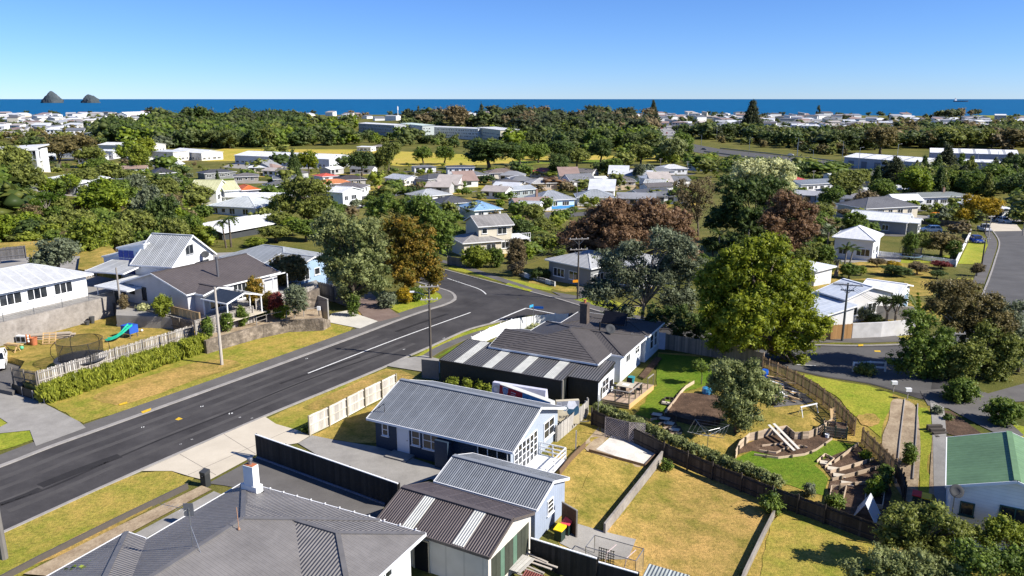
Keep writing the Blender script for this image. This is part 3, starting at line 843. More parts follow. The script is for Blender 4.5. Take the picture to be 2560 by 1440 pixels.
# gutter brackets along the back eave
for k in range(12):
    MB().box(1.0 + k * 1.05, -0.02, 2.93, 1.05 + k * 1.05, 0.1, 2.98).build('gutter_bracket', M_trim, n1)
ch = MB().box(1.1, -1.3, 2.9, 2.3, -0.75, 3.65).box(1.35, -1.27, 3.65, 2.1, -0.78, 4.9).build('chimney', wallmat((0.78, 0.78, 0.76), 0), n1)
MB().box(1.4, -1.22, 4.9, 2.05, -0.83, 4.94).build('chimney_cap', M_terra, ch)
MB().lathe([(0.1, 4.94), (0.1, 5.15), (0.17, 5.2), (0.17, 5.32), (0.12, 5.36)], 10, 1.72, -1.02).build('flue_cowl', M_metal, ch)
MB().box(1.07, -1.33, 2.85, 2.33, -0.72, 3.2).build('flashing', M_black, ch)
# aerial on that roof
def aerial(label, base, h, boom_dir, n=7, name='tv_aerial'):
    t = thing(name, label, 'aerial', base)
    MB().tube([(0, 0, 0), (0, 0, h)], 0.025, 6).build('mast', M_metal, t)
    bd = Vector(boom_dir).normalized(); L = 0.26 * n
    sd_ = Vector((-bd.y, bd.x, 0))
    bm_ = MB().tube([bd * -0.1 + Vector((0, 0, h - .1)), bd * L + Vector((0, 0, h - .1))], 0.014, 5).build('boom', M_metal, t)
    for k in range(n):
        p = bd * (0.1 + k * 0.25) + Vector((0, 0, h - .1)); w = 0.32 - 0.025 * k
        MB().tube([p - sd_ * w, p + sd_ * w], 0.009, 4).build('element', M_metal, t)
    p = bd * 0.02 + Vector((0, 0, h - .1))
    MB().bar(p - sd_ * .02 + Vector((0, 0, -.35)), p + Vector((0, 0, .35)), .02, .5).build('reflector', M_metal, t)
    MB().tube([(0, 0, h * .55), (0.75, -0.75, -0.1)], 0.012, 5).build('stay', M_metal, t)
    return t
pa = loc2w(o, R(-25.9), 4.6, -8.0)
aerial('thin aluminium television aerial standing on the charcoal roof', (pa.x, pa.y, 4.25), 2.1, (-1, 0.35, 0))
pb = loc2w(o, R(-25.9), 5.6, -5.9)
single('vent_pipe', 'slim rusty vent pipe standing up from the charcoal roof', 'pipe', MB().tube([(0, 0, 0), (-.02, 0, 1.2)], 0.02, 6).lathe([(0.08, -.05), (0.05, .06)], 8), plain((0.4, 0.22, 0.13), .7, key='rust'), loc=(pb.x, pb.y, 4.35))
# brown shed with clear roof strips
M_brown = roofmat((0.085, 0.068, 0.066), 'corr', 0.45, pitch=0.16, strength=1.0)
M_clear = roofmat((0.55, 0.55, 0.5), 'corr', 0.35, pitch=0.16, strength=0.8, lap=False)
o2, _, L2 = frame_of((940, 1300), (1215, 1395), 2.35)
az2 = R(-29)
bk = dict(r=(0, 0, 7.6, 5.2), h=2.35, t='gx', p=19.5, oh=0.15)
n2 = house('shed', 'white board shed with brown corrugated roof and two clear strips', o2, az2, 0.0, [bk], wallmat((0.62, 0.58, 0.52), 1.2, True), M_brown, 'shed', trim=plain((0.1, 0.085, 0.08), .5, key='brownbarge'), capm=plain((0.1, 0.085, 0.083), .5, key='browncap'))
p_ = math.tan(R(19.5))
for u in (1.75, 5.2):
    mb = MB(); z = lambda y: 2.35 + y * p_ + 0.012
    panel(mb, [(u, 0.06, z(.06)), (u + .75, 0.06, z(.06)), (u + .75, 2.5, z(2.5)), (u, 2.5, z(2.5))], t=0.02)
    mb.build('clear_strip', M_clear, bk['o'])
add_door(n2, bk, 's', 2.6, 0.95, 1.9, 0, plain((0.004, 0.004, 0.004), .9, key='doorway_shade'), plain((0.5, 0.42, 0.3), .7, key='doorframe'), name='doorway', handle=False)  # near-black panel paints the shade inside the open shed door
# big door planks of the gable end
for k in range(9):
    mb = MB(); f = side_map(bk, 'e'); sbox(mb, f, 0.45 + k * .48, 0.004, 0.05, 0.9 + k * .48, 0.04, 1.9 + 0.0 * k)
    mb.build('door_plank', woodmat((0.055, 0.06, 0.045) if k not in (2, 5) else (0.1, 0.17, 0.12)), n2)
# blue shed
M_bluegrey = roofmat((0.165, 0.178, 0.195), 'corr', 0.42, pitch=0.16, strength=0.9)
M_blue = wallmat((0.3, 0.35, 0.44), 0.3, True)
o3, _, _ = frame_of((1083, 1198), (1334, 1280), 2.3)
bk3 = dict(r=(0, 0, 7.4, 4.6), h=2.3, t='gx', p=19.5, oh=0.2)
rr = P(1384, 1196, 3.1); az3 = R(-29)
o3 = rr - Vector((math.cos(az3) * 7.4 - math.sin(az3) * 2.3, math.sin(az3) * 7.4 + math.cos(az3) * 2.3, 0))
n3 = house('shed', 'small pale blue board shed with blue-grey corrugated roof', o3, az3, -0.2, [bk3], M_blue, M_bluegrey, 'shed')
add_window(n3, bk3, 'e', 1.9, 0.95, 0.7, 0.85, 1, 3)
# blue house
o4, _, _ = frame_of((917, 1045), (1282, 1130), 2.5)
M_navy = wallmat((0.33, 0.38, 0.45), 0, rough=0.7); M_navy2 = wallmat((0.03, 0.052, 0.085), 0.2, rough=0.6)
bk4 = dict(r=(0, 0, 12.5, 8.9), h=2.5, t='gx', p=20.3, oh=0.5, og=0.45)
n4 = house('house', 'blue weatherboard house with blue-grey corrugated gable roof and small balcony', o4, R(-27.7), 0.0, [bk4], M_navy, M_bluegrey)
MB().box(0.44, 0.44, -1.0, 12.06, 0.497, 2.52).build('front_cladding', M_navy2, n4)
bk4 = dict(bk4, w=(bk4['w'][0], 0.44, bk4['w'][2], bk4['w'][3]))
add_window(n4, bk4, 's', 1.15, 1.25, 0.45, 0.85, 1, 2)
add_door(n4, bk4, 's', 2.55, 0.95, 2.05, 0.2)
add_window(n4, bk4, 's', 3.85, 1.05, 0.62, 1.1, 1, 2)
add_window(n4, bk4, 's', 4.85, 1.0, 1.35, 1.2, 2, 2)
add_window(n4, bk4, 's', 9.5, 0.75, 2.3, 1.45, 3, 2)
MB().box(6.3, -0.35, -.2, 7.4, 0.43, 2.2).build('chimney_breast', M_navy2, n4)
MB().box(2.1, -0.75, -.1, 4.0, 0.43, 0.18).build('step', M_conc, n4)
# gable end towards the lower garden: french doors and a window
for k in range(6):
    w = add_window(n4, bk4, 'e', 1.0 + k * 0.62, 0.15 if k in (3, 4) else 0.2, 0.5, 2.0, 1, 4)
add_window(n4, bk4, 'e', 5.9, 0.9, 1.7, 1.25, 2, 2)
# white balcony
bal = MB().box(12.08, 0.9, 0.0, 14.3, 5.0, 0.16).build('balcony_floor', M_trim, n4)
for (x, y) in ((12.2, 5.0), (14.25, 5.0), (14.25, 0.95), (13.2, 5.0), (14.25, 3.0)):
    MB().box(x - .04, y - .04, -2.2 if x > 14 else 0.16, x + .04, y + .04, 1.1).build('balcony_post', M_trim, bal)
for z in (0.45, 0.75, 1.08):
    MB().bar((12.1, 5.0, z), (14.25, 5.0, z), .05, .1).build('balcony_rail', M_trim, bal)
    MB().bar((14.25, 5.0, z), (14.25, 0.95, z), .05, .1).build('balcony_rail', M_trim, bal)
# vent pipe bracket on the roof edge
MB().tube([(1.0, 0.9, 2.75), (1.0, 0.9, 3.5), (0.2, 0.5, 2.9)], 0.03, 6).build('roof_mast', M_black, n4)
# white house with the black tiled roof
o5, _, _ = frame_of((1222, 866), (1494, 910), 2.9)
M_tile = roofmat((0.052, 0.046, 0.046), 'flat', 0.6)
M_tile2 = roofmat((0.075, 0.068, 0.066), 'corr', 0.6, pitch=0.3, strength=0.25, lap=False)
W5 = wallmat((0.7, 0.73, 0.78), 0.2)
az5 = R(-27.1)
blk = [dict(r=(1.3, 0, 11.15, 10.5), h=2.9, t='hip', p=14.5, oh=0.5), dict(r=(0.0, 0.05, 6.2, 6.7), h=2.88, t='gx', p=14.2, oh=0.5),
       dict(r=(4.0, 3.2, 12.5, 10.3), h=2.86, t='hip', p=14.0, oh=0.5), dict(r=(3.0, 10.0, 12.7, 15.5), h=2.95, t='hip', p=7, oh=0.4)]
n5 = house('house', 'white corner house with black tiled hip roof and timber deck', o5, az5, 0.0, blk, W5, M_tile2)
# tile courses on the slope facing the camera and the little wing
tp = math.tan(R(14.5))
def courses(root, quad, n, name='tile_course'):
    a, b, c, d = [Vector(q) for q in quad]                 # eave left, eave right, top right, top left
    nn = (b - a).cross(d - a).normalized()
    if nn.z < 0: nn = -nn
    for k in range(n):
        t0, t1 = k / n, (k + 1) / n + 0.006
        l0, r0, l1, r1 = a.lerp(d, t0), b.lerp(c, t0), a.lerp(d, min(1, t1)), b.lerp(c, min(1, t1))
        mb = MB()
        lo = [l0 + nn * 0.065, r0 + nn * 0.065, r1 + nn * 0.015, l1 + nn * 0.015]
        dn = [l0, r0, r1, l1]
        mb.face(lo); mb.face([dn[0], dn[1], lo[1], lo[0]]); mb.face([dn[1], dn[2], lo[2], lo[1]]); mb.face([dn[3], dn[0], lo[0], lo[3]])
        mb.build(name, M_tilec, root)
M_tilec = roofmat((0.085, 0.077, 0.075), 'flat', 0.62)
hz = 2.9 + 4.925 * tp
courses(blk[0]['o'], [(1.35, 0, 2.9), (11.1, 0, 2.9), (6.25, 4.9, hz), (6.2, 4.9, hz)], 13)
courses(blk[1]['o'], [(0.02, .05, 2.88), (6.2, .05, 2.88), (6.2, 3.37, 2.88 + 3.32 * math.tan(R(14.2))), (0.02, 3.37, 2.88 + 3.32 * math.tan(R(14.2)))], 9)
be = dict(blk[2]); be['w'] = (4.5, 3.7, 12.0, 9.8)
add_window(n5, be, 'e', 2.1, 1.5, 1.0, 0.7, 2, 1)
add_window(n5, be, 'e', 4.9, 1.5, 1.1, 0.8, 2, 2)
bb = dict(blk[3]); bb['w'] = (3.4, 10.4, 12.3, 15.1)
add_window(n5, bb, 'e', 2.0, 0.9, 0.9, 1.6, 1, 2); add_window(n5, bb, 'e', 3.4, 0.9, 0.8, 1.6, 1, 2)
add_door(n5, dict(w=(1.8, .5, 10.65, 10)) | dict(r=(1.3, 0, 11.15, 10.5)), 'e', 1.2, 0.85, 2.0, 0.6)
chimney(n5, 6.3, 8.8, 3.8, 5.9, 0.75, 0.75, groundmat('sooty_brick', [(0.3, (0.05, 0.04, 0.035)), (0.7, (0.14, 0.11, 0.09))], 2.0))
# solar water panel, flue and dish on that roof
sp_ = MB(); panel(sp_, [(7.4, 10.6, 3.55), (9.9, 10.6, 3.55), (9.9, 11.8, 4.5), (7.4, 11.8, 4.5)], t=0.08)
so = sp_.build('solar_panel', plain((0.008, 0.008, 0.01), .2, key='solar'), n5)
MB().bar((7.5, 11.6, 3.2), (7.5, 11.75, 4.4), .05).build('panel_leg', M_black, so); MB().bar((9.8, 11.6, 3.2), (9.8, 11.75, 4.4), .05).build('panel_leg', M_black, so)
MB().lathe([(0.07, 3.4), (0.07, 4.4), (0.09, 4.4), (0.09, 4.5)], 8, 8.4, 7.6).build('flue', M_black, n5)
def dish(label, loc, rz, size=0.45, mast=0.9, mat=None, tiltback=R(35)):
    t = thing('satellite_dish', label, 'satellite dish', loc, rz)
    MB().tube([(0, 0, 0), (0, 0, mast)], 0.03, 6).build('mast', M_metal, t)
    d = MB().lathe([(0.02, -.06), (size * .5, -.03), (size * .8, .03), (size, .1), (size - .01, .115), (size * .5, 0.0), (0.01, -.03)], 16)
    link('dish', d.mesh('dish', mat or plain((0.045, 0.048, 0.052), .85, key='dishgrey'), smooth=True), t, (0, -.12, mast), (R(90) - tiltback, 0, 0))
    MB().tube([(0, -.1, mast - size * .8), (0, -.75, mast + .2)], 0.012, 5).build('feed_arm', M_metal, t)
    return t
pd = loc2w(o5, az5, 9.6, 7.2); dish('grey satellite dish on the black tiled roof of the white corner house', (pd.x, pd.y, 3.35), R(10), 0.5, 0.7)
# lean-to garage of that house
og5, _, _ = frame_of((1099, 899), (1400, 950), 2.3)
M_gar = roofmat((0.1, 0.097, 0.097), 'corr', 0.5, pitch=0.25, strength=1.0, lap=False)
M_dark = wallmat((0.022, 0.026, 0.026), 0.25, True)
gb = [dict(r=(0, 0, 12.4, 5.4), h=2.3, t='mn', h2=2.8, oh=0.05), dict(r=(12.43, 1.2, 15.3, 5.4), h=2.33, t='mn', h2=2.8, oh=0.05, roof=M_gar)]
n5g = house('garage', 'black walled lean-to garage with clear strips in its ribbed roof', og5, R(-26.6), 0.0, gb, M_dark, M_gar, 'garage', trim=M_black)
for u in (1.5, 4.5, 7.5, 10.6):
    mb = MB(); zf = lambda y: 2.3 + y * .5 / 5.4 + .012
    panel(mb, [(u, 0.05, zf(.05)), (u + .95, .05, zf(.05)), (u + .95, 5.3, zf(5.3)), (u, 5.3, zf(5.3))], t=.02)
    mb.build('clear_strip', M_clear, gb[0]['o'])
MB().box(12.36, -0.05, -1, 12.5, 0.15, 2.34).build('corner_post', plain((.2, .19, .17), .7, key='greypost'), n5g)
mb = MB().box(15.26, 1.26, -1.8, 15.3, 5.36, 2.2); mb.build('white_side_wall', W5, n5g)
add_window(n5g, dict(r=(12.43, 1.2, 15.3, 5.4), w=(0, 1.25, 15.3, 5.35)), 'e', 1.0, 0.75, 1.5, 1.2, 2, 2)
# grey gate panel at the garage's left
gp = P(1055, 945, 0); gq = P(1098, 950, 0)
single('side_gate', 'plain grey board panel standing left of the black garage', 'gate', MB().bar((gp.x, gp.y, .95), (gq.x, gq.y, .95), .06, 1.9), woodmat((.17, .165, .16)))
# green-roofed house, bottom right
o6, _, _ = frame_of((2366, 1214), (2540, 1197), 2.8)
az6 = R(-29)
M_greenroof = roofmat((0.13, 0.225, 0.11), 'corr', 0.5, pitch=.4, strength=.15, lap=False)
b6 = [dict(r=(0, 0, 7.1, 8.0), h=3.4, t='gy', p=19, oh=0.35, og=0.4)]
n6 = house('house', 'white weatherboard house with green metal tile roof in the corner', o6, az6, -0.6, b6, wallmat((0.82, 0.82, 0.82), 0.22), M_greenroof)
M_gframe = plain((0.02, 0.075, 0.07), .6, key='tealframe')
add_window(n6, b6[0], 's', 3.0, 1.45, 1.5, 1.2, 2, 1, M_gframe)
add_window(n6, b6[0], 's', 0.95, 1.6, 0.65, 0.75, 1, 1, M_gframe)
pd = loc2w(o6, az6, 0.5, -0.2); dish('small grey satellite dish on a green pole by the green roof', (pd.x, pd.y, -1.5), R(-10), 0.42, 4.2)
# ------------------------------------------------------------------ fences and walls
_pal = {}
def paling_mesh(w, h, t, mat, top=0.0):
    k = (w, h, t, mat.name, top)
    if k not in _pal:
        mb = MB()
        if top: mb.prism([(-w / 2, -t / 2), (w / 2, -t / 2), (w / 2, t / 2), (-w / 2, t / 2)], 0, [h - top, h, h, h - top])
        else: mb.box(-w / 2, -t / 2, 0, w / 2, t / 2, h)
        _pal[k] = mb.mesh('paling', mat)
    return _pal[k]
_fr = random.Random(11)
def fence(label, pts, h, mats, w=0.1, gap=0.05, post=2.4, rails=(0.3, 0.85), side=1, capmat=None, name='fence', group=None, jitter=0.03, postmat=None, postx=0.05, t=0.02, railm=None, pname='paling', cat='fence'):
    """paling fence along world points (z = foot); every paling, rail and post is a part"""
    mats = mats if isinstance(mats, list) else [mats]
    root = thing(name, label, cat, pts[0], 0, group); o0 = Vector(pts[0])
    tot = 0
    for a, b in zip(pts, pts[1:]):
        a = Vector(a) - o0; b = Vector(b) - o0; d = b - a; L = math.hypot(d.x, d.y); az = math.atan2(d.y, d.x)
        if L < 0.05: continue
        nrm = Vector((-math.sin(az), math.cos(az), 0)) * side
        n = max(1, int(round(L / (w + gap))))
        for i in range(n):
            p = a.lerp(b, (i + 0.5) / n)
            m = paling_mesh(w * min(1.0, (L / n - gap * .5) / w) if gap < .01 else w, round(h, 3), t, _fr.choice(mats))
            link(pname, m, root, p + nrm * 0.03, (0, 0, az + _fr.uniform(-.02, .02)), (1, 1, 1 + _fr.uniform(-jitter, jitter)))
        for f in rails:
            MB().bar(a + Vector((0, 0, h * f)) - nrm * .025, b + Vector((0, 0, h * f)) - nrm * .025, .05, .09).build('rail', railm or mats[0], root)
        k = max(1, int(round(L / post)))
        for i in range(k + 1):
            p = a.lerp(b, i / k) - nrm * 0.09
            MB().box(-.05, -.05, -.3, .05, .05, h + postx).build('post', postmat or mats[0], root, p, (0, 0, az))
        if capmat: MB().bar(a + Vector((0, 0, h + .03)), b + Vector((0, 0, h + .03)), .12, .05).build('capping', capmat, root)
    return root
def line_px(px, z=None, step=None, smooth=0):
    pts = [P(x, y, z) if z is not None else G(x, y) for x, y in px]
    if smooth: pts = smooth_line(pts, smooth)
    return pts
def solid_wall(name, label, pts, h, t, mat, cat='wall', zb=-1.0, cap=None, group=None, zz=None):
    mb = MB()
    pts = [Vector(p) for p in pts]; n = len(pts)
    for i, p in enumerate(pts):
        d = (pts[min(i + 1, n - 1)] - pts[max(i - 1, 0)]); d.z = 0; d.normalize(); s = Vector((-d.y, d.x, 0)) * t / 2
        hh = h[i] if hasattr(h, '__len__') else h
        mb.v += [tuple(p - s + Vector((0, 0, zb))), tuple(p - s + Vector((0, 0, hh))), tuple(p + s + Vector((0, 0, hh))), tuple(p + s + Vector((0, 0, zb)))]
    for i in range(n - 1):
        q = 4 * i
        for k in range(3): mb.f.append((q + k, q + k + 1, q + k + 5, q + k + 4))
    mb.f.append((0, 1, 2, 3)); q = 4 * (n - 1); mb.f.append((q + 3, q + 2, q + 1, q))
    return single(name, label, cat, mb, mat, group)
# ------------------------------------------------------------------ left side terraces
Z1, Z2, Z3, Z4 = 1.15, 3.5, 1.45, 2.5
slab('lawn_terrace', [(112, 974), (300, 912), (508, 853), (494, 798), (395, 775), (285, 788), (150, 815), (-60, 866), (-60, 885), (30, 893), (62, 903), (48, 925), (62, 958)], Z1, -0.5, M_lawnolive)
slab('house_terrace', [(-260, 868), (0, 808), (283, 739), (292, 728), (300, 655), (200, 640), (-300, 650)], Z2, 0.0, M_conc)
slab('rear_lawn', [(-300, 652), (200, 642), (300, 657), (300, 640), (150, 600), (-300, 620)], Z2 - .02, 0.0, M_lawnolive)
slab('garden_terrace', [(512, 852), (640, 816), (720, 800), (806, 795), (800, 762), (700, 762), (600, 776), (490, 805)], Z3, -0.5, M_dirt)
slab('house_terrace', [(290, 788), (400, 792), (486, 798), (640, 772), (720, 752), (800, 735), (790, 690), (600, 630), (300, 640)], Z4, 0.0, M_conc)
slab('rear_lawn', [(195, 672), (300, 690), (320, 660), (270, 610), (200, 640)], 4.0, 0.5, M_lawnolive)
M_bankwall = groundmat('old_concrete_wall', [(0.3, (0.14, 0.125, 0.11)), (0.5, (0.27, 0.245, 0.22)), (0.75, (0.42, 0.39, 0.36))], 0.5, 3.0)
wl = [P(-260, 868, Z2), P(0, 808, Z2), P(140, 774, Z2), P(285, 738, Z2)]
solid_wall('retaining_wall', 'stained concrete retaining wall below the long white house', wl, 0.06, 0.3, M_bankwall, zb=-3.2)
# railing on that wall
rt = thing('railing', 'thin steel railing along the stained concrete wall', 'railing', wl[0]); rp = resample(wl, 3.0)
for p in rp: MB().bar((p - wl[0]), (p - wl[0]) + Vector((0, 0, 1.0)), .05).build('post', M_metal, rt)
for z in (0.5, 1.0):
    for a, b in zip(rp, rp[1:]): MB().bar(a - wl[0] + Vector((0, 0, z)), b - wl[0] + Vector((0, 0, z)), .035).build('rail', M_metal, rt)
# stone walls (rubble concrete) along the street
M_stone = groundmat('rubble_wall', [(0.3, (0.05, 0.042, 0.035)), (0.5, (0.17, 0.14, 0.11)), (0.68, (0.42, 0.35, 0.28))], 0.8, 2.4, bs=0.9, bd=0.12)
solid_wall('stone_wall', 'long rough brown stone wall along the grass verge', [P(512, 853, Z3), P(575, 835, Z3), P(640, 817, Z3), P(720, 801, Z3), P(806, 797, Z3), P(822, 800, Z3 - .6)], 0.05, 0.4, M_stone, zb=-2.0)
solid_wall('stone_wall', 'upper rough stone wall behind the thin handrail', [P(636, 792, Z3), P(720, 780, Z3), P(775, 772, Z3), P(800, 768, Z3)], [0.9, 1.4, 2.1, 2.4], 0.4, M_stone, zb=-.5)
solid_wall('concrete_wing_wall', 'smooth grey concrete wing wall beside the white drive', [P(797, 790, .4), P(822, 800, 0.2)], 2.6, 0.2, M_conc, zb=-1)
hr = thing('handrail', 'low timber handrail on top of the rough stone wall', 'railing', P(642, 814, Z3)); hp = [P(x, y, Z3) for x, y in [(642, 814), (667, 806), (717, 796), (737, 795), (760, 792), (797, 788)]]
for p in hp: MB().bar(p - hp[0], p - hp[0] + Vector((0, 0, .95)), .08).build('post', M_wood_grey, hr)
for a, b in zip(hp, hp[1:]): MB().bar(a - hp[0] + Vector((0, 0, .92)), b - hp[0] + Vector((0, 0, .92)), .05).build('rail', M_wood_grey, hr)
MB().bar(hp[0] - hp[0] + Vector((0, 0, .45)), hp[1] - hp[0] + Vector((0, 0, .45)), .05).build('rail', M_wood_grey, hr)
lb = P(798, 790, Z3); t = thing('letterbox', 'white letterbox on a dark post beside the drive wall', 'letterbox', lb)
MB().bar((0, 0, 0), (0, 0, .7), .07).build('post', M_black, t); MB().box(-.18, -.12, .7, .18, .12, 1.15).build('box', M_white, t)
# fences on the left
PICK = [woodmat((0.34, 0.315, 0.285), var=.4), woodmat((0.2, 0.18, 0.16), var=.4), woodmat((0.46, 0.44, 0.41), var=.3)]
fence('long weathered picket fence above the green hedge', [P(97, 964, Z1), P(290, 903, Z1), P(483, 843, Z1)], 1.35, PICK, 0.13, 0.055, 2.6, jitter=.04)
fence('short dark return of the picket fence beside the drive', [P(36, 952, .8), P(96, 965, Z1)], 1.3, [woodmat((0.16, 0.14, 0.12))], 0.12, 0.09, 1.8)
g0, g1 = P(32, 985, 0), P(112, 1012, 0)
gt = thing('drive_gate', 'low dark boarded gate frame at the foot of the picket fence', 'gate', g0)
for f in (0, .33, .66, 1): MB().bar((g1 - g0) * f, (g1 - g0) * f + Vector((0, 0, 1.0)), .07).build('post', M_wood_grey, gt)
MB().bar(Vector((0, .05, .55)), g1 - g0 + Vector((0, .05, .5)), .03, .9).build('board', M_black, gt)
MB().bar((g1 - g0) * .66 + Vector((0, -.06, 1.0)), (g1 - g0) * .95 + Vector((0, -.06, .1)), .06).build('brace', M_wood_grey, gt)
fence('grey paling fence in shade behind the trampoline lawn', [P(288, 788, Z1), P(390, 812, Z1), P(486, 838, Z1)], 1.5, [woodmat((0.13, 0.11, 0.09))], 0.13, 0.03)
fence('tall grey paling fence behind the three bamboo shrubs', [P(490, 846, Z3), P(560, 826, Z3), P(634, 806, Z3)], 1.9, [woodmat((0.3, 0.275, 0.25)), woodmat((0.38, 0.36, 0.33))], 0.13, 0.05, capmat=M_wood_grey)
fence('pale paling fence above the upper stone wall', [P(640, 775, Z4), P(690, 765, Z4), P(740, 752, Z4), P(790, 738, Z4)], 1.3, [woodmat((0.4, 0.37, 0.34)), woodmat((0.3, 0.28, 0.25))], 0.13, 0.05)
q0, q1 = P(428, 785, Z4), P(500, 803, Z4)
bf = thing('screen_fence', 'new yellow timber screen in front of the veranda house', 'fence', q0); az = math.atan2(q1.y - q0.y, q1.x - q0.x)
for k in range(7):
    a = (q1 - q0) * (k / 7); b = (q1 - q0) * ((k + .95) / 7); MB().bar(a + Vector((0, 0, .45)), b + Vector((0, 0, .45)), .03, .9).build('panel_board', M_wood_pine, bf)
MB().bar(Vector((0, 0, .93)), q1 - q0 + Vector((0, 0, .93)), .08, .06).build('top_rail', M_wood_pine, bf); MB().bar(q1 - q0 + Vector((0, 0, -.4)), q1 - q0 + Vector((0, 0, 1.0)), .12).build('post', M_wood_pine, bf)
fence('tall grey board fence along the shaded drive under the trees', [G(792, 745), G(835, 755), G(870, 768)], 2.3, [woodmat((0.2, 0.19, 0.18)), woodmat((0.26, 0.25, 0.24))], 0.14, 0.004)
fence('open picket fence climbing beside the blue-panelled house', [P(214, 695, Z2), P(325, 674, Z2)], 1.1, [woodmat((0.42, 0.36, 0.28))], 0.1, 0.12)
fence('dark grey paling fence behind the long white house', [P(-40, 655, 4.0), P(0, 652, 4.0), P(66, 645, 4.0)], 1.8, [woodmat((0.1, 0.1, 0.11))], 0.14, 0.01)
# ------------------------------------------------------------------ left houses
W_w = wallmat((0.74, 0.75, 0.76), 0.2)
M_light = roofmat((0.42, 0.43, 0.44), 'corr', 0.4, pitch=0.2, strength=0.35)
# long white house on the terrace
o7, az7, L7 = frame_of((0, 731), (232, 684), 6.1)
o7 = loc2w(o7, az7, -12, 0); b7 = [dict(r=(0, 0, 12 + L7, 9.0), h=2.6, t='hip', p=19, oh=0.55)]
n7 = house('house', 'long white weatherboard house with pale grey roof on the concrete terrace', o7, az7, Z2, b7, W_w, M_light)
for u, w in ((9.2, 1.6), (12.3, 2.2), (15.2, 2.1), (18.2, 2.0)):
    add_window(n7, b7[0], 's', u - .2, .95, w, 1.15, 3, 2 if u < 10 else 1)
# brown-roofed veranda house
o8, az8, L8 = frame_of((302, 704), (466, 737), 4.9)
M_brt = roofmat((0.092, 0.078, 0.075), 'tile', 0.6)
b8 = [dict(r=(0, 0, L8, 13.5), h=2.4, t='gy', p=16, oh=0.3, og=.3), dict(r=(L8 - 2.5, 1.0, L8 + 1.6, 5.0), h=2.36, t='gx', p=14, oh=.2)]
n8 = house('house', 'cream house with brown tiled roof and glazed veranda on posts', o8, az8, Z4, b8, wallmat((0.5, 0.5, 0.52), 0.2), M_brt)
add_window(n8, b8[0], 's', 1.3, 1.2, .7, .9, 1, 1, M_black); add_window(n8, b8[0], 's', 3.6, .7, .7, 1.4, 1, 1, M_black)
add_window(n8, b8[0], 'e', 6.5, .3, 2.4, 1.8, 4, 1); add_window(n8, b8[1], 'e', .9, .5, 2.0, 1.4, 3, 1)
fl = MB().lathe([(0.14, 2.6), (0.14, 5.2), (0.2, 5.2), (0.2, 5.4)], 8, L8 - 2.2, 6.0).build('flue', plain((0.1, 0.1, 0.11), .5, key='flue'), n8)
mv = plain((0.03, 0.035, 0.04), 0.15, key='tinted_glazing')
vr = MB(); vx = L8 + 1.6
panel(vr, [(vx, .6, 2.05), (vx + 4.3, .6, 2.05), (vx + 4.3, 3.0, 2.75), (vx, 3.0, 2.75)], t=.04); panel(vr, [(vx + 4.3, 5.4, 2.05), (vx, 5.4, 2.05), (vx, 3.0, 2.75), (vx + 4.3, 3.0, 2.75)], t=.04)
v = vr.build('veranda_roof', mv, n8)
for y in (.6, 5.4): MB().bar((vx, y, 2.0), (vx + 4.3, y, 2.0), .1, .14).build('veranda_beam', M_trim, v)
MB().bar((vx + 4.33, .55, 2.0), (vx + 4.33, 3.0, 2.72), .08, .16).build('veranda_beam', M_trim, v); MB().bar((vx + 4.33, 5.45, 2.0), (vx + 4.33, 3.0, 2.72), .08, .16).build('veranda_beam', M_trim, v)
for k in range(3): MB().bar((vx + .6 + k * 1.4, .6, 1.99), (vx + .6 + k * 1.4, 3.0, 2.69), .05, .06).build('veranda_rafter', M_trim, v)
for x, y in ((vx + 4.2, .7), (vx + 4.2, 5.3), (vx + .3, .7), (vx + 2.3, 5.3)): MB().box(x - .06, y - .06, 0, x + .06, y + .06, 1.98).build('veranda_post', M_trim, v)
MB().box(vx - .1, .3, 0.004, vx + 4.6, 5.7, .08).build('veranda_floor', M_concpale, n8)
# pergola slats near it
pg = thing('pergola', 'white slatted pergola between the veranda house and the shrubs', 'pergola', P(668, 735, Z4), az8)
for k in range(4): MB().box(-1.5 + k * .75, -.05, 2.3, -1.4 + k * .75, 2.4, 2.42).build('slat', M_trim, pg)
for x, y in ((-1.6, 0), (1.2, 0), (1.2, 2.3), (-1.6, 2.3)): MB().box(x - .05, y - .05, 0, x + .05, y + .05, 2.3).build('post', M_trim, pg)
# flat-roofed carport between
cpt = H2('low flat white carport left of the brown-roofed house', (236, 714), (318, 727), 5.5, 1.9, 'mn', 1, None, (0.5, 0.52, 0.54), name='carport', z=2.7, cat='carport', ws='')
for x, y in ((.2, .2), (4.2, .2), (.2, 5.2), (4.2, 5.2)): MB().box(x - .05, y - .05, -.3, x + .05, y + .05, 1.85).build('post', M_trim, cpt)
# white gable house with blue panels
rid0, rid1 = P(380, 583, 9.2), P(475, 588, 9.2)
az9 = math.atan2(rid1.y - rid0.y, rid1.x - rid0.x); L9 = (rid1 - rid0).length
o9 = loc2w(rid0, az9, 0, -4.4)
b9 = [dict(r=(0, 0, L9 + .4, 8.8), h=2.7, t='gx', p=36, oh=.35, og=.35)]
M_l9 = roofmat((0.36, 0.37, 0.37), 'corr', 0.45, pitch=0.25, strength=0.9)
n9 = house('house', 'white steep-gabled house with pale corrugated roof and blue wall panels', o9, az9, 3.3, b9, wallmat((0.8, 0.81, 0.82), 0), M_l9)
b9b = [dict(r=(-3.6, 2.0, 0.6, 9.0), h=4.3, t='me', p=9, oh=.12, wall=wallmat((0.8, 0.81, 0.82), 0)), dict(r=(-6.6, 2.6, -3.5, 8.6), h=2.9, t='me', p=9, oh=.12), dict(r=(-4.4, -2.6, 1.2, 2.1), h=2.2, t='mn', h2=2.7, oh=.1, wall=None)]
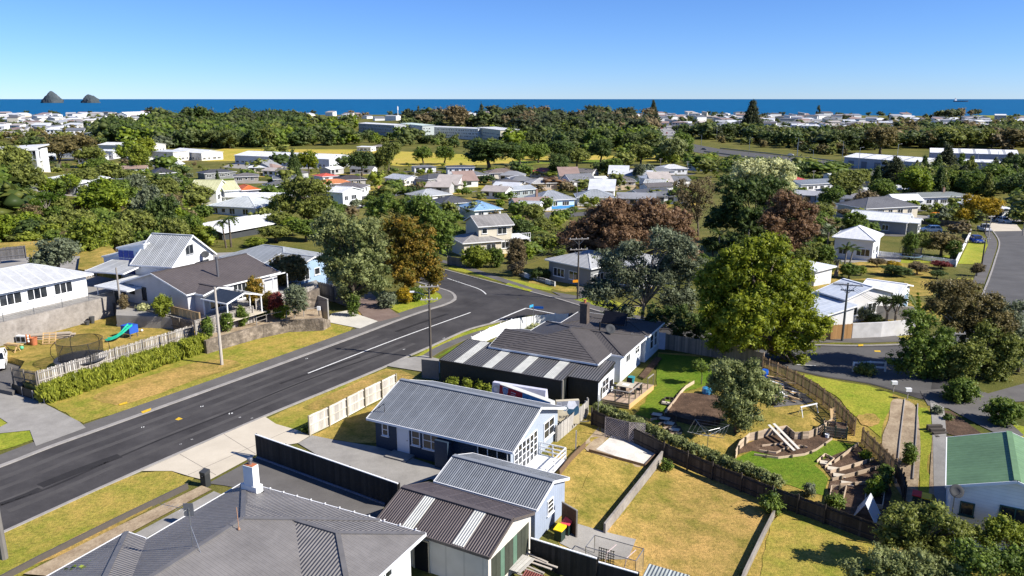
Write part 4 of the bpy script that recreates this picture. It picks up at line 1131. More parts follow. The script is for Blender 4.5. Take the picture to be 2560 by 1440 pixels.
for bk in b9b:
    rm, fa, cap = roof_block(bk); w_ = bk.get('wall', wallmat((0.8, 0.81, 0.82), 0))
    if w_ is not None: wall_block(bk).build('wall', w_, n9)
    rr_ = rm.build('roof', M_l9, n9); fa.build('fascia', M_trim, rr_)
M_bpan = plain((0.03, 0.06, 0.3), .25, key='bluepanel')
b9b[0]['w'] = (-3.5, 2.1, .5, 8.9)
for i in range(3):
    for j in range(3):
        f = side_map(b9b[0], 's'); mb = MB(); sbox(mb, f, .15 + i * .78, .004, .9 + j * 1.05, .85 + i * .78, .04, 1.85 + j * 1.05); mb.build('blue_panel', M_bpan, n9)
b9b[1]['w'] = (-6.5, 2.7, -3.6, 8.5)
for i in range(2):
    f = side_map(b9b[1], 's'); mb = MB(); sbox(mb, f, .4 + i * 1.3, .004, .6, 1.5 + i * 1.3, .04, 2.2); mb.build('blue_panel', M_bpan, n9)
add_window(n9, b9b[0], 's', 3.0, 3.0, .6, .7, 1, 1, M_black)
add_window(n9, b9[0], 'e', 3.2, 3.6, 1.4, 1.1, 2, 1, plain((.35, .36, .37), .5, key='greyframe')); add_window(n9, b9[0], 'e', 1.3, .6, 2.6, 1.6, 2, 1, M_black); add_window(n9, b9[0], 'e', 4.8, .6, 2.6, 1.6, 2, 1, M_black)
pd = loc2w(o9, az9, L9 + .6, 6.2); dish('grey satellite dish on the gable of the white steep-roofed house', (pd.x, pd.y, 5.5), R(20), 0.5, 0.9)
# blue house under the trees
H2('pale blue weatherboard house with grey roof partly under the big trees', (548, 642), (712, 664), 8.5, 2.7, 'hip', 18, (0.3, 0.42, 0.58), (0.25, 0.27, 0.29), z=2.0, near=True, extra=[dict(r=(9.5, -1.6, 15.2, 6.5), h=2.75, t='gx', p=14, oh=.4)])
H2('broad white roof of the low house behind the palm', (556, 582), (738, 549), 13, 1.9, 'gx', 9, (0.05, 0.055, 0.06), (0.62, 0.63, 0.64), z=-0.2, near=True)
H2('pale grey hip-roofed house behind the broad white roof', (515, 514), (640, 520), 11, 2.6, 'hip', 16, C_white, (0.45, 0.48, 0.48), z=0.3)
H2('long white flat roof behind the grey hip roof', (545, 492), (670, 494), 10, 2.6, 'hip', 6, C_white, (0.65, 0.66, 0.67), z=0)
# ------------------------------------------------------------------ things on the trampoline lawn
def alpha_mat(key, c, a):
    k = ('alpha', key)
    if k in _M: return _M[k]
    m = bpy.data.materials.new(key); m.use_nodes = True; nt = m.node_tree; b = nt.nodes['Principled BSDF']
    b.inputs['Base Color'].default_value = (*c, 1); b.inputs['Roughness'].default_value = .7; b.inputs['Alpha'].default_value = a
    _M[k] = m; return m
M_net = alpha_mat('safety_net', (.012, .012, .012), .44)
def trampoline(label, c, rad, mh, nh, rim=None):
    t = thing('trampoline', label, 'trampoline', c)
    n = 32; mb = MB()
    mb.lathe([(rad * .84, mh), (rad * .84, mh + .01), (0.01, mh - .01)], n); mb.build('jumping_mat', plain((.02, .021, .026), .7, key='trampmat'), t)
    mb = MB(); 
    for k in range(n):
        a, b = 2 * math.pi * k / n, 2 * math.pi * (k + 1) / n
        q = [(rad * .83 * math.cos(a), rad * .83 * math.sin(a), mh + .03), (rad * math.cos(a), rad * math.sin(a), mh), (rad * math.cos(b), rad * math.sin(b), mh), (rad * .83 * math.cos(b), rad * .83 * math.sin(b), mh + .03)]
        mb.face(q)
    mb.build('pad', rim or plain((.05, .052, .062), .5, key='tramppad'), t)
    mb = MB()
    for k in range(n):
        a, b = 2 * math.pi * k / n, 2 * math.pi * (k + 1) / n; r = rad * .82
        mb.face([(r * math.cos(a), r * math.sin(a), mh), (r * math.cos(b), r * math.sin(b), mh), (r * 1.03 * math.cos(b), r * 1.03 * math.sin(b), mh + nh), (r * 1.03 * math.cos(a), r * 1.03 * math.sin(a), mh + nh)])
    mb.build('safety_net', M_net, t)
    MB().tube([(rad * .85 * math.cos(2 * math.pi * k / n), rad * .85 * math.sin(2 * math.pi * k / n), mh + nh) for k in range(n + 1)], .025, 5).build('top_ring', M_black, t)
    for k in range(6):
        a = 2 * math.pi * (k + .3) / 6; ca, sa = math.cos(a), math.sin(a)
        MB().tube([(rad * r * ca, rad * r * sa, z) for r, z in ((.95, mh - .1), (1.08, mh + nh * .3), (1.06, mh + nh * .7), (.86, mh + nh))], .03, 5).build('net_pole', M_black, t)
        MB().tube([(rad * .97 * ca, rad * .97 * sa, 0), (rad * .99 * ca, rad * .99 * sa, mh)], .03, 5).build('leg', M_metal, t)
    return t
trampoline('large black trampoline with safety net behind the picket fence', P(206, 912, Z1), 2.35, .75, 1.75)
# playhouse with slide
c = P(318, 845, Z1); t = thing('play_slide', 'blue playhouse box with a curved green slide', 'slide', c, R(-25))
MB().box(-.7, -.1, .5, .6, 1.0, 1.35).build('platform', plain((.02, .09, .42), .5, key='blueplastic'), t)
for x, y in ((-.6, 0), (.5, 0), (-.6, .9), (.5, .9)): MB().box(x - .05, y - .05, 0, x + .05, y + .05, .5).build('leg', M_metal, t)
mb = MB(); pts = [(0.45, .2, 1.45), (.5, -.3, 1.25), (.35, -.8, .85), (.05, -1.25, .5), (-.35, -1.6, .3), (-.8, -1.85, .25)]
prv = None
for i, p in enumerate(pts):
    p = Vector(p); d = (Vector(pts[min(i + 1, 5)]) - Vector(pts[max(i - 1, 0)])); d.z = 0; d.normalize(); s = Vector((-d.y, d.x, 0))
    ring = [p + s * .28 + Vector((0, 0, .16)), p + s * .24, p - s * .24, p - s * .28 + Vector((0, 0, .16)), p - s * .3 + Vector((0, 0, -.05)), p + s * .3 + Vector((0, 0, -.05))]
    mb.v += [tuple(v) for v in ring]
for i in range(5):
    for k in range(6): a, b = i * 6 + k, i * 6 + (k + 1) % 6; mb.f.append((a, b, b + 6, a + 6))
mb.f.append(tuple(range(6))); mb.f.append(tuple(range(30, 36)))
mb.build('slide_chute', plain((.02, .42, .27), .4, key='greenplastic'), t)
# football goal
c = P(185, 800, Z1); t = thing('football_goal', 'small white football goal against the concrete wall', 'goal', c, R(15))
MB().tube([(-1.2, 0, 0), (-1.15, 0, 1.3), (-.9, 0, 1.45), (.9, 0, 1.45), (1.15, 0, 1.3), (1.2, 0, 0)], .045, 6).build('goal_frame', M_trim, t)
MB().face([(-1.1, .02, 1.4), (1.1, .02, 1.4), (1.1, .6, 0), (-1.1, .6, 0)]).build('goal_net', alpha_mat('white_net', (.7, .7, .7), .25), t)
# bins by the wall
for i, (x, y, lab) in enumerate([(231, 808, 'dark grey upright bin beside the goal'), (218, 812, 'black round tub lying beside the grey bin')]):
    q = P(x, y, Z1); single('bin', lab, 'bin', MB().lathe([(.22, 0), (.3, .75 if i == 0 else .4), (.33, .77 if i == 0 else .42)], 12), plain((.06, .062, .065), .6, key='bin%d' % i), loc=q)
# timber stack along the wall
c = P(105, 850, Z1); az = R(14)
t = thing('timber_stack', 'stack of long weathered boards along the concrete wall', 'timber', c, az)
for k in range(9):
    y = (k % 3) * .3; z = .05 + (k // 3) * .2
    MB().box(-3.6 + _fr.uniform(-.4, .4), y, z, 2.8 + _fr.uniform(-.5, .5), y + .25, z + .08).build('board', woodmat((.42, .36, .29), var=.35), t)
for x in (-2.5, 1.8): MB().box(x, -.05, 0, x + .12, 1, .05).build('bearer', M_wood_grey, t)
# pallet
c = P(122, 862, Z1); t = thing('pallet', 'pale wooden pallet leaning at the end of the timber stack', 'pallet', c, R(12))
for k in range(5):
    MB().bar((-.65, .1 + k * .14, .12 + k * .24), (.65, .1 + k * .14, .12 + k * .24), .03, .13).build('slat', M_wood_pine, t)
for x in (-.6, 0, .6): MB().bar((x, .1, .05), (x, .72, 1.15), .09, .06).build('bearer', M_wood_pine, t)
c = P(86, 862, Z1); single('planter_tub', 'rust orange plastic tub between the pallet and the toys', 'tub', MB().lathe([(.28, 0), (.34, .75), (.37, .75), (.37, .8), (.3, .8), (.28, .3)], 14), M_terra, loc=c)
c = P(57, 856, Z1); t = thing('toy_kitchen', 'white open cabinet with two dark compartments on the lawn', 'cabinet', c, R(-8))
MB().box(-.6, -.2, 0, .6, .25, .75).build('body', M_white, t)
for x in (-.5, .06): MB().box(x, -.22, .15, x + .42, -.18, .65).build('compartment', M_black, t)
c = P(73, 862, Z1); t = thing('toy_stand', 'orange upright toy stand beside the white cabinet', 'toy', c, R(-10))
for x in (-.2, .2): MB().box(x - .05, -.05, 0, x + .05, .05, 1.1).build('upright', plain((.6, .17, .03), .5, key='orange'), t)
for z in (.2, .5, .8): MB().box(-.2, -.04, z, .2, .04, z + .08).build('rung', plain((.6, .17, .03), .5, key='orange'), t)
c = P(30, 878, Z1); t = thing('sawhorse', 'yellow timber sawhorse with planks near the white car', 'sawhorse', c, R(-15))
MB().box(-.9, -.06, .6, .9, .06, .7).build('beam', M_wood_pine, t)
for x in (-.7, .7):
    for y in (-.35, .35): MB().bar((x, 0, .62), (x, y, 0), .07).build('leg', M_wood_pine, t)
MB().box(-.8, .1, .7, 1.2, .4, .75).build('plank', M_wood_pine, t)
c = P(55, 874, Z1); single('ball', 'green play ball on the lawn beside the planks', 'ball', MB().lathe([(.02, .0), (.14, .05), (.2, .2), (.14, .35), (.02, .4)], 12), plain((.1, .45, .25), .5, key='ball'), loc=c, smooth=True)
for x, y, l in ((295, 815, 'white ball on the lawn left of the blue playhouse'), (304, 812, 'white ball just behind the blue playhouse'), (316, 797, 'white ball by the shaded fence'), (355, 829, 'white ball right of the green slide')):
    single('ball', l, 'ball', MB().lathe([(.02, .0), (.1, .04), (.15, .14), (.1, .25), (.02, .29)], 10), M_white, loc=P(x, y, Z1), smooth=True)
c = P(22, 850, Z1); single('board_panel', 'tan board leaning against the concrete wall end', 'board', MB().bar((-.5, 0, .6), (.6, .1, .6), .05, 1.2), woodmat((.45, .3, .22)), loc=c)
# ------------------------------------------------------------------ cars
def car(label, loc, rz, paint, kind='hatch', group=None, L=4.2, W=1.75):
    t = thing('car', label, 'car', loc, rz, group)
    H_ = {'hatch': 1.48, 'wagon': 1.5, 'ute': 1.75, 'van': 2.0}[kind]
    def sec(x, zl, zt, w, b=.12): return [(x, -w, zl), (x, -w, zt - b), (x, -w + b, zt), (x, w - b, zt), (x, w, zt - b), (x, w, zl)]
    def loft(rings, name, mat):
        mb = MB(); n = len(rings[0])
        for r in rings: mb.v += r
        for i in range(len(rings) - 1):
            for k in range(n): a, b = i * n + k, i * n + (k + 1) % n; mb.f.append((a, b, b + n, a + n))
        mb.f.append(tuple(range(n))[::-1]); mb.f.append(tuple(range(len(mb.v) - n, len(mb.v))))
        return mb.build(name, mat, t, smooth=False)
    hw = W / 2; h2 = L / 2
    body = loft([sec(-h2, .4, .75, hw * .8), sec(-h2 + .15, .25, .92, hw * .95), sec(-h2 + .9, .2, .98, hw), sec(0, .2, .95, hw), sec(h2 - 1.0, .2, .92, hw), sec(h2 - .3, .22, .78, hw * .95), sec(h2, .35, .62, hw * .78)], 'body', paint)
    ra = {'hatch': (-h2 + .25, -h2 + .85, .35, h2 - 1.15), 'wagon': (-h2 + .12, -h2 + .6, .3, h2 - 1.2), 'ute': (-.5, -.3, .55, h2 - 1.1), 'van': (-h2 + .1, -h2 + .2, .9, h2 - .5)}[kind]
    def cab(x, z, w): return [(x, -w, .9), (x, -w * .99, .93), (x, -w * .86, z), (x, w * .86, z), (x, w * .99, .93), (x, w, .9)]
    g = loft([cab(ra[0], .97, hw * .9), cab(ra[1], H_ - .06, hw * .93), cab(ra[2], H_ - .05, hw * .93), cab(ra[3], .95, hw * .9)], 'window_glass', M_glass)
    mb = MB().box(ra[1] + .0, -hw * .8, H_ - .055, ra[2] + .05, hw * .8, H_); mb.build('cabin_roof', paint, t)
    for s in (-1, 1):
        for x in (ra[1] + .05, (ra[1] + ra[2]) / 2, ra[2]):
            dx = -.3 if x == ra[1] + .05 and kind != 'van' else (.45 if x == ra[2] else 0)
            MB().bar((x, s * hw * .815, H_ - .04), (x + dx, s * hw * .94, .93), .08, .06).build('pillar', paint, t)
        for x in (-h2 + .8, h2 - .8):
            w_ = link('wheel', MB().lathe([(.22, -.1), (.31, -.09), (.32, 0), (.31, .09), (.22, .1)], 16).mesh('tyre', M_rubber), t, (x, s * (hw - .08), .32), (R(90), 0, 0))
            MB().lathe([(.2, -.105), (.2, .105)], 12).build('rim', M_metal, w_)
        MB().box(h2 - .22, s * hw * .62 - .18, .58, h2 - .04, s * hw * .62 + .18, .74).build('headlight', plain((.6, .62, .64), .15, key='lamp'), t)
        MB().box(-h2 - .005, s * hw * .66 - .12, .62, -h2 + .15, s * hw * .66 + .12, .85).build('tail_light', plain((.3, .02, .02), .3, key='tail'), t)
        MB().box(h2 - 1.35, s * (hw + .08) - .08, .92, h2 - 1.25, s * (hw + .08) + .08, 1.05).build('mirror', paint, t)
    MB().box(h2 - .03, -.25, .42, h2 + .01, .25, .54).build('number_plate', M_white, t)
    return t
def carpaint(c, k): return plain(c, .22, .0, .03, 1.0, .6, key='car' + k)
car('white car at the left edge on the drive, nose to the street', P(-8, 916, .55), R(-62), carpaint((.78, .79, .8), 'w'))
slab('driveway', [(-160, 905), (-20, 890), (30, 893), (62, 905), (48, 925), (62, 960), (30, 980), (-60, 960), (-160, 960)], .5, -.3, M_path)
# ------------------------------------------------------------------ fences and things around the blue house
WF = [woodmat((0.52, 0.49, 0.44), var=.25), woodmat((0.42, 0.4, 0.37), var=.25)]
wf = [P(x, y, 0) for x, y in [(773, 1090), (823, 1066), (868, 1042), (912, 1018), (954, 997), (990, 979)]]
fence('pale timber fence with rails beside the street in front of the blue house', wf, 1.7, WF, 0.15, 0.012, 3.0, rails=(0.06, 0.52, 0.95), side=1, railm=woodmat((0.62, 0.58, 0.5)), postmat=woodmat((0.32, 0.29, 0.22)), jitter=.005)
DK = [woodmat((0.028, 0.026, 0.025), var=.3), woodmat((0.04, 0.036, 0.033), var=.3)]
dfp = [P(643, 1144, 0), P(963, 1262, 0)]; dfp.append(dfp[1] + (dfp[1] - dfp[0]).normalized() * 1.2)
fence('long black board fence with white capping between the two drives', dfp, 1.85, DK, 0.2, 0.004, 3.0, side=-1, capmat=M_trim, jitter=.003)
MB().bar((0, 0, .12), dfp[1] - dfp[0] + Vector((0, 0, .12)), .1, .1).build('bottom_rail', plain((.2, .2, .25), .6, key='lilac'), bpy.data.objects[[o.name for o in col.objects if o.get('label', '').startswith('long black board')][0]], (0, -.12, 0))
zf = -.8
f2 = [P(1326, 1412, zf), P(1490, 1466, zf)]; f3 = [P(1492, 1462, zf), P(1592, 1492, zf)]
fence('black board fence with white capping behind the bins', f2, 1.75, DK, 0.2, 0.004, 3.0, side=-1, capmat=M_trim, jitter=.003)
fence('lower black board fence panel at the bottom edge', f3, 1.45, DK, 0.2, 0.004, 3.0, side=-1, capmat=M_trim, jitter=.003)
# low retaining timber and dry soil strip beside the front verge
rl = [P(470, 1222, 0), P(300, 1305, 0), P(100, 1405, 0), P(-60, 1490, 0)]
psheet('soil_strip', [(505, 1218), (530, 1228), (320, 1340), (120, 1445), (60, 1440), (300, 1318)], .14, M_dirt)
solid_wall('edging_wall', 'low dark timber edging between the front verge and the soil strip', rl[:1] + rl[1:], .42, .12, woodmat((.075, .066, .06)), 'wall', -.3)
psheet('footpath', [(535, 1230), (560, 1240), (340, 1360), (180, 1445), (120, 1445), (330, 1340)], .06, M_conc)
mbp = P(515, 1215, 0); t = thing('letterbox', 'dark grey pillar letterbox at the corner of the pale drive', 'letterbox', mbp, R(-27))
MB().box(-.25, -.22, 0, .25, .22, .95).build('pillar', plain((.03, .032, .034), .6, key='pillar'), t)
pb_ = MB().prism([(-.27, -.24), (.27, -.24), (.27, .24), (-.27, .24)], .95, [1.12, 1.12, 1.22, 1.22]).build('cap', plain((.05, .052, .055), .5, key='pillarcap'), t)
MB().box(-.12, -.235, .74, .12, -.221, .84).build('mail_slot', M_black, t)
MB().box(-.03, -.237, .8, .02, -.236, .86).build('number', M_white, t)
# advertising trailers between the blue house and the garage
_tx = {}
def text_mesh(s, size, mat, name='lettering', parent=None, loc=None, rot=None):
    k = (s, size, mat.name)
    if k not in _tx:
        cu = bpy.data.curves.new('lettering', 'FONT'); cu.body = s; cu.size = size; cu.extrude = 0.002; cu.align_x = 'CENTER'
        ob = bpy.data.objects.new('lettering_tmp', cu); col.objects.link(ob)
        dg_ = bpy.context.evaluated_depsgraph_get()
        me = bpy.data.meshes.new_from_object(ob.evaluated_get(dg_)); me.materials.clear(); me.materials.append(mat)
        bpy.data.objects.remove(ob); _tx[k] = me
    return link(name, _tx[k], parent, loc, rot)
def wedge(label, a, b, z0, z1, wb, wt, front, back=None, extras=None):
    a = Vector(a); b = Vector(b); L = (b - a).length; az = math.atan2(b.y - a.y, b.x - a.x)
    t = thing('sign_trailer', label, 'sign trailer', (a.x, a.y, z0 - .45), az)
    h0, h1 = .45, .45 + z1 - z0
    mb = MB()
    c = [(0, -wb, h0), (L, -wb, h0), (L, wb, h0), (0, wb, h0), (0, -wt, h1), (L, -wt, h1), (L, wt, h1), (0, wt, h1)]
    for i, q in enumerate(((3, 2, 1, 0), (4, 5, 6, 7), (0, 1, 5, 4), (1, 2, 6, 5), (2, 3, 7, 6), (3, 0, 4, 7))): mb.face([c[j] for j in q])
    mb.build('sign_body', back or M_white, t)
    tilt = math.atan2(wb - wt, h1 - h0)
    fr = bpy.data.objects.new('sign_face', None)
    for s in (-1, 1):
        w_ = link('wheel', MB().lathe([(.15, -.08), (.27, -.08), (.27, .08), (.15, .08)], 14).mesh('wheel', M_rubber), t, (L * .55, s * (wb + .1), .27), (R(90), 0, 0))
    MB().bar((L, 0, .4), (L + .9, 0, .4), .07).build('drawbar', M_metal, t)
    bpy.data.objects.remove(fr)
    def put(x, z, mb_, mat, name, d=.006):                 # flat print on the near face
        o = mb_.build(name, mat, t); f = (z) ; o.location = (x, -wb + (wb - wt) * (f / (h1 - h0)) - d, h0 + f); o.rotation_euler = (R(90) - tilt, 0, 0); return o
    return t, put, L, h1 - h0, tilt, wb, wt, h0
def flat(pts): return MB().face([(x, y, 0) for x, y in pts])
def disc(r, n=20): return flat([(r * math.cos(2 * math.pi * k / n), r * math.sin(2 * math.pi * k / n)) for k in range(n)])
M_ink = plain((.03, .035, .05), .6, key='ink'); M_petrol = plain((.02, .07, .12), .5, key='petrol'); M_red = plain((.5, .01, .035), .45, key='signred'); M_skyb = plain((.07, .3, .55), .45, key='signblue'); M_beige = plain((.52, .46, .33), .6, key='beige'); M_lil = plain((.55, .55, .66), .5, key='lilacwhite')
a = P(1234, 990, .7); b = P(1366, 1012, .7)
t, put, L, hh, tilt, wb, wt, h0 = wedge('white wedge-shaped advertising trailer against the black garage', a, b, .7, 2.05, .5, .2, None, M_lil)
put(.45, .85, disc(.33), plain((.4, .42, .45), .6, key='g1'), 'print'); put(.35, .8, disc(.2), M_lil, 'print', .01)
o_ = text_mesh('SPOTLIGHT', .28, M_ink, 'lettering', t, (L * .68, -wb + (wb - wt) * .35 - .012, h0 + .42), (R(90) - tilt, 0, 0))
a = P(1254, 958, 2.45); b = P(1382, 1004, 2.45)
t, put, L, hh, tilt, wb, wt, h0 = wedge('red and blue wedge advertising trailer with a shield crest', a, b, 1.0, 2.45, .42, .26, None, plain((.6, .6, .56), .6, key='offwhite'))
put(L * .24, .72, flat([(-L * .23, -.7), (L * .23, -.7), (L * .23, .68), (-L * .23, .68)]), M_red, 'red_panel')
put(L * .73, .72, flat([(-L * .26, -.7), (L * .26, -.7), (L * .26, .68), (-L * .26, .68)]), M_skyb, 'blue_panel')
shield = lambda r: flat([(-r, r), (0, r * 1.15), (r, r), (r * .95, 0), (r * .55, -r * .9), (0, -r * 1.3), (-r * .55, -r * .9), (-r * .95, 0)])
put(L * .13, 1.0, shield(.33), M_white, 'crest', .01); put(L * .13, 1.0, shield(.27), plain((.08, .2, .5), .5, key='crestblue'), 'crest', .014)
for x in (-.12, 0, .12): put(L * .13 + x, 1.0, flat([(-.025, -.2), (.025, -.2), (.025, .2), (-.025, .2)]), M_white, 'crest_bar', .018)
for k in range(3): put(L * .29, 1.12 - k * .17, flat([(-.28, -.03), (.3 - .06 * (k % 2), -.03), (.3 - .06 * (k % 2), .03), (-.28, .03)]), plain((.7, .6, .64), .6, key='pinktext'), 'print', .01)
put(L * .62, .55, flat([(0, 0), (.45, 0), (.2, .3), (0, .35)]), M_ink, 'print', .01)
a = P(1389, 1056, .45); b = P(1446, 1053, .45)
t, put, L, hh, tilt, wb, wt, h0 = wedge('beige and petrol blinds advertising trailer beside the side gate', a, b, .45, 2.35, .45, .16, None, M_beige)
put(L / 2, hh * .66, flat([(-L / 2 + .02, .0), (-L * .1, .18), (L * .05, .05), (L * .12, -.45), (L * .3, -.62), (L / 2 - .02, -.4), (L / 2 - .02, .62), (-L / 2 + .02, .62)]), plain((.2, .21, .25), .6, key='slate'), 'print')
put(L * .72, hh * .6, disc(.5), M_petrol, 'print', .009)
put(L * .68, hh * .78, flat([(-.4, .05), (-.3, .4), (.25, .38), (.42, 0), (.1, -.3), (-.25, -.25)]), plain((.6, .62, .68), .6, key='paper'), 'print', .012)
put(L * .4, hh * .68, disc(.22), M_white, 'print', .015); put(L * .4, hh * .68, disc(.19), M_petrol, 'print', .018)
for k in range(2): put(L * .4, hh * .7 - k * .1, flat([(-.11, -.025), (.11, -.025), (.11, .025), (-.11, .025)]), M_white, 'print', .021)
put(L * .13, hh * .84, flat([(-.16, -.2), (.16, -.2), (.16, .2), (-.16, .2)]), plain((.45, .46, .5), .6, key='logogrey'), 'print', .012); put(L * .13, hh * .84, flat([(-.13, -.17), (.13, -.17), (.13, .17), (-.13, .17)]), plain((.2, .21, .25), .6, key='slate'), 'print', .016)
text_mesh('BLINDS', .3, M_ink, 'lettering', t, (L * .36, -wb + (wb - wt) * .28 - .012, h0 + hh * .27), (R(90) - tilt, 0, 0))
put(L * .3, hh * .12, flat([(-.16, -.05), (.16, -.05), (.16, .05), (-.16, .05)]), plain((.2, .17, .1), .6, key='stamp'), 'print', .012)
# side gate fence
sgp = [P(1392, 1112, -.2), P(1418, 1090, -.2), P(1438, 1072, -.2), P(1465, 1048, -.2), P(1470, 1040, -.2)]
fence('short grey paling side fence with gate right of the blue house', sgp, 1.6, [woodmat((.38, .36, .33), var=.25), woodmat((.3, .285, .265))], .15, .01, 1.5, side=-1)
single('gate_post', 'slim lone timber post on the dry grass by the side fence', 'post', MB().bar((0, 0, -.2), (.02, 0, 1.7), .09), M_wood_grey, loc=G(1439, 1128))
single('clothes_post', 'thin leaning pole beside the deck', 'post', MB().tube([(0, 0, -.2), (.12, 0, 2.6)], .035, 6), M_metal, loc=G(1492, 1062))
# deck
Fc, Rc, Lc = P(1573, 1010, .5), P(1634, 962, .5), P(1504, 997, .5); Bc = Lc + Rc - Fc
dk = thing('timber_deck', 'timber deck with railing beside the white corner house', 'deck', Fc)
ex = (Lc - Fc); ey = (Rc - Fc); lx, ly = ex.length, ey.length; ex.normalize(); ey.normalize()
for k in range(12):
    a = ex * (lx * k / 12); b = ex * (lx * (k + .93) / 12)
    q = [a, b, b + ey * ly, a + ey * ly]
    MB().prism([(v.x, v.y) for v in q], -.05, 0).build('deck_board', woodmat((.36, .27, .2)), dk)
for k in range(6):
    z0_ = -1.35 + k * .22
    MB().bar(ex * .02 + Vector((0, 0, z0_ + .1)), ex * lx + Vector((0, 0, z0_ + .1)), .04, .15).build('skirt_board', woodmat((.42, .32, .18)), dk)
    MB().bar(ey * .02 + Vector((0, 0, z0_ + .1)), ey * ly + Vector((0, 0, z0_ + .1)), .04, .2).build('skirt_board', woodmat((.6, .38, .17), var=.1), dk)
MB().prism([((ex * .15 + ey * .15).x, (ex * .15 + ey * .15).y), ((ex * (lx - .1) + ey * .15).x, (ex * (lx - .1) + ey * .15).y), ((ex * (lx - .1) + ey * (ly - .1)).x, (ex * (lx - .1) + ey * (ly - .1)).y), ((ex * .15 + ey * (ly - .1)).x, (ex * .15 + ey * (ly - .1)).y)], -1.6, -.06).build('underdeck_shade', plain((.01, .01, .01), .9, key='under'), dk)  # near-black block painted in for the shade below the deck boards
rpts = [ex * lx, ex * lx * .5, Vector((0, 0, 0)), ey * ly * .25, ey * ly * .5, ey * ly * .75, ey * ly]
for p in rpts: MB().bar(p + (ex * .06 + ey * .06), p + (ex * .06 + ey * .06) + Vector((0, 0, 1.0)), .09).build('rail_post', woodmat((.2, .17, .1)), dk)
for a, b in ((rpts[0], rpts[2]), (rpts[2], rpts[4]), (rpts[5], rpts[6])): MB().bar(a + ey * .06 + ex * .06 + Vector((0, 0, 1.02)), b + ey * .06 + ex * .06 + Vector((0, 0, 1.02)), .1, .05).build('rail', M_wood_grey, dk)
tc = Fc + ex * lx * .55 + ey * ly * .45; t = thing('patio_table', 'pale square patio table on the deck', 'table', tc, R(-27))
MB().box(-.75, -.6, .7, .75, .6, .74).build('top', plain((.5, .46, .36), .4, key='tabletop'), t); MB().box(-.3, -.25, .742, .3, .25, .745).build('glass_inset', plain((.7, .74, .75), .2, key='inset'), t)
for x in (-.65, .65):
    for y in (-.5, .5): MB().box(x - .03, y - .03, 0, x + .03, y + .03, .7).build('leg', M_metal, t)
def chair(label, loc, rz):
    t = thing('patio_chair', label, 'chair', loc, rz)
    MB().box(-.25, -.25, .42, .25, .25, .47).build('seat', M_black, t); MB().box(-.25, .22, .47, .25, .27, .95).build('backrest', M_black, t)
    for x in (-.22, .22):
        for y in (-.22, .22): MB().box(x - .02, y - .02, 0, x + .02, y + .02, .42).build('leg', M_black, t)
for l, dx, dy, rz in (('black patio chair at the far side of the deck table', -.1, 1.0, 0), ('black patio chair at the left of the deck table', -1.1, .1, 90), ('black patio chair nearest the deck rail', .2, -1.0, 180), ('black patio chair right of the deck table', 1.1, .1, -90)):
    p = tc + Vector((math.cos(AZ) * dx - math.sin(AZ) * dy, math.sin(AZ) * dx + math.cos(AZ) * dy, 0)); chair(l, p, AZ + R(rz))
single('planter', 'teal planter pot at the back of the deck', 'planter', MB().lathe([(.25, 0), (.32, .55), (.35, .55), (.35, .6), (.28, .6)], 12), plain((.02, .22, .26), .5, key='teal'), loc=Bc - ex * .6 - ey * .5 + ex * 0 )
# grey garden bed along the white wall
psheet('garden_bed', [(1597, 945), (1640, 895), (1655, 900), (1612, 952)], .2, M_soil)
# lattice screens, gravel pad and retaining walls
M_gravel = groundmat('white_gravel', [(0.3, (.36, .33, .29)), (0.7, (.66, .64, .6))], 1.0, 12, bs=.6)
psheet('gravel_pad', [(1490, 1125), (1530, 1090), (1600, 1100), (1650, 1125), (1612, 1165), (1560, 1150)], .06, M_gravel)
psheet('soil_patch', [(1455, 1115), (1500, 1065), (1530, 1085), (1490, 1125), (1612, 1167), (1600, 1175), (1470, 1130)], .045, M_dirt)
def lattice(label, a, b, h, zb=0):
    a = Vector(a); b = Vector(b); L = (b - a).length; d = (b - a).normalized()
    t = thing('lattice_screen', label, 'lattice', a)
    for s in (-1, 1):
        for k in range(int((L + h) / .2)):
            u0 = k * .2 - h if s > 0 else k * .2
            p0, p1 = (u0, 0), (u0 + h, h)
            if s < 0: p0, p1 = (u0, 0), (u0 - h, h)
            # clip to 0..L
            (x0, z0), (x1, z1) = p0, p1; m = (z1 - z0) / (x1 - x0)
            lo, hi = min(x0, x1), max(x0, x1)
            c0, c1 = max(lo, 0), min(hi, L)
            if c1 - c0 < .05: continue
            MB().bar(d * c0 + Vector((0, 0, z0 + (c0 - x0) * m)), d * c1 + Vector((0, 0, z0 + (c1 - x0) * m)), .012, .04).build('slat', woodmat((.36, .31, .3)), t, (0, 0, s * .002))
    for p, q in (((0, 0), (L, 0)), ((0, h), (L, h)), ((0, 0), (0, h)), ((L, 0), (L, h))): MB().bar(d * p[0] + Vector((0, 0, p[1])), d * q[0] + Vector((0, 0, q[1])), .04).build('frame', woodmat((.25, .22, .21)), t)
zl = T(*G(1560, 1110).xy)
lattice('tall lattice screen behind the white gravel pad', G(1512, 1092), G(1572, 1106), 1.7)
lattice('lattice screen leaning forward at the gravel pad', G(1571, 1108), G(1611, 1110), 1.75)
lattice('low lattice screen right of the gravel pad', G(1613, 1108), G(1658, 1122), .9)
cw = [G(1655, 1150), G(1600, 1222), G(1511, 1335)]
solid_wall('retaining_wall', 'long grey concrete retaining wall between the two dry lawns', [p + Vector((0, 0, 0)) for p in cw], .75, .14, M_bankwall, zb=-.8)
solid_wall('edging_wall', 'dark timber edge around the white gravel pad', [G(1472, 1130), G(1545, 1150), G(1612, 1168), G(1652, 1128)], .25, .1, M_wood_brown, zb=-.4)
solid_wall('edging_wall', 'leaning timber plank wall left of the gravel pad', [G(1398, 1190), G(1430, 1150), G(1463, 1118)], .45, .08, M_wood_brown, zb=-.4)
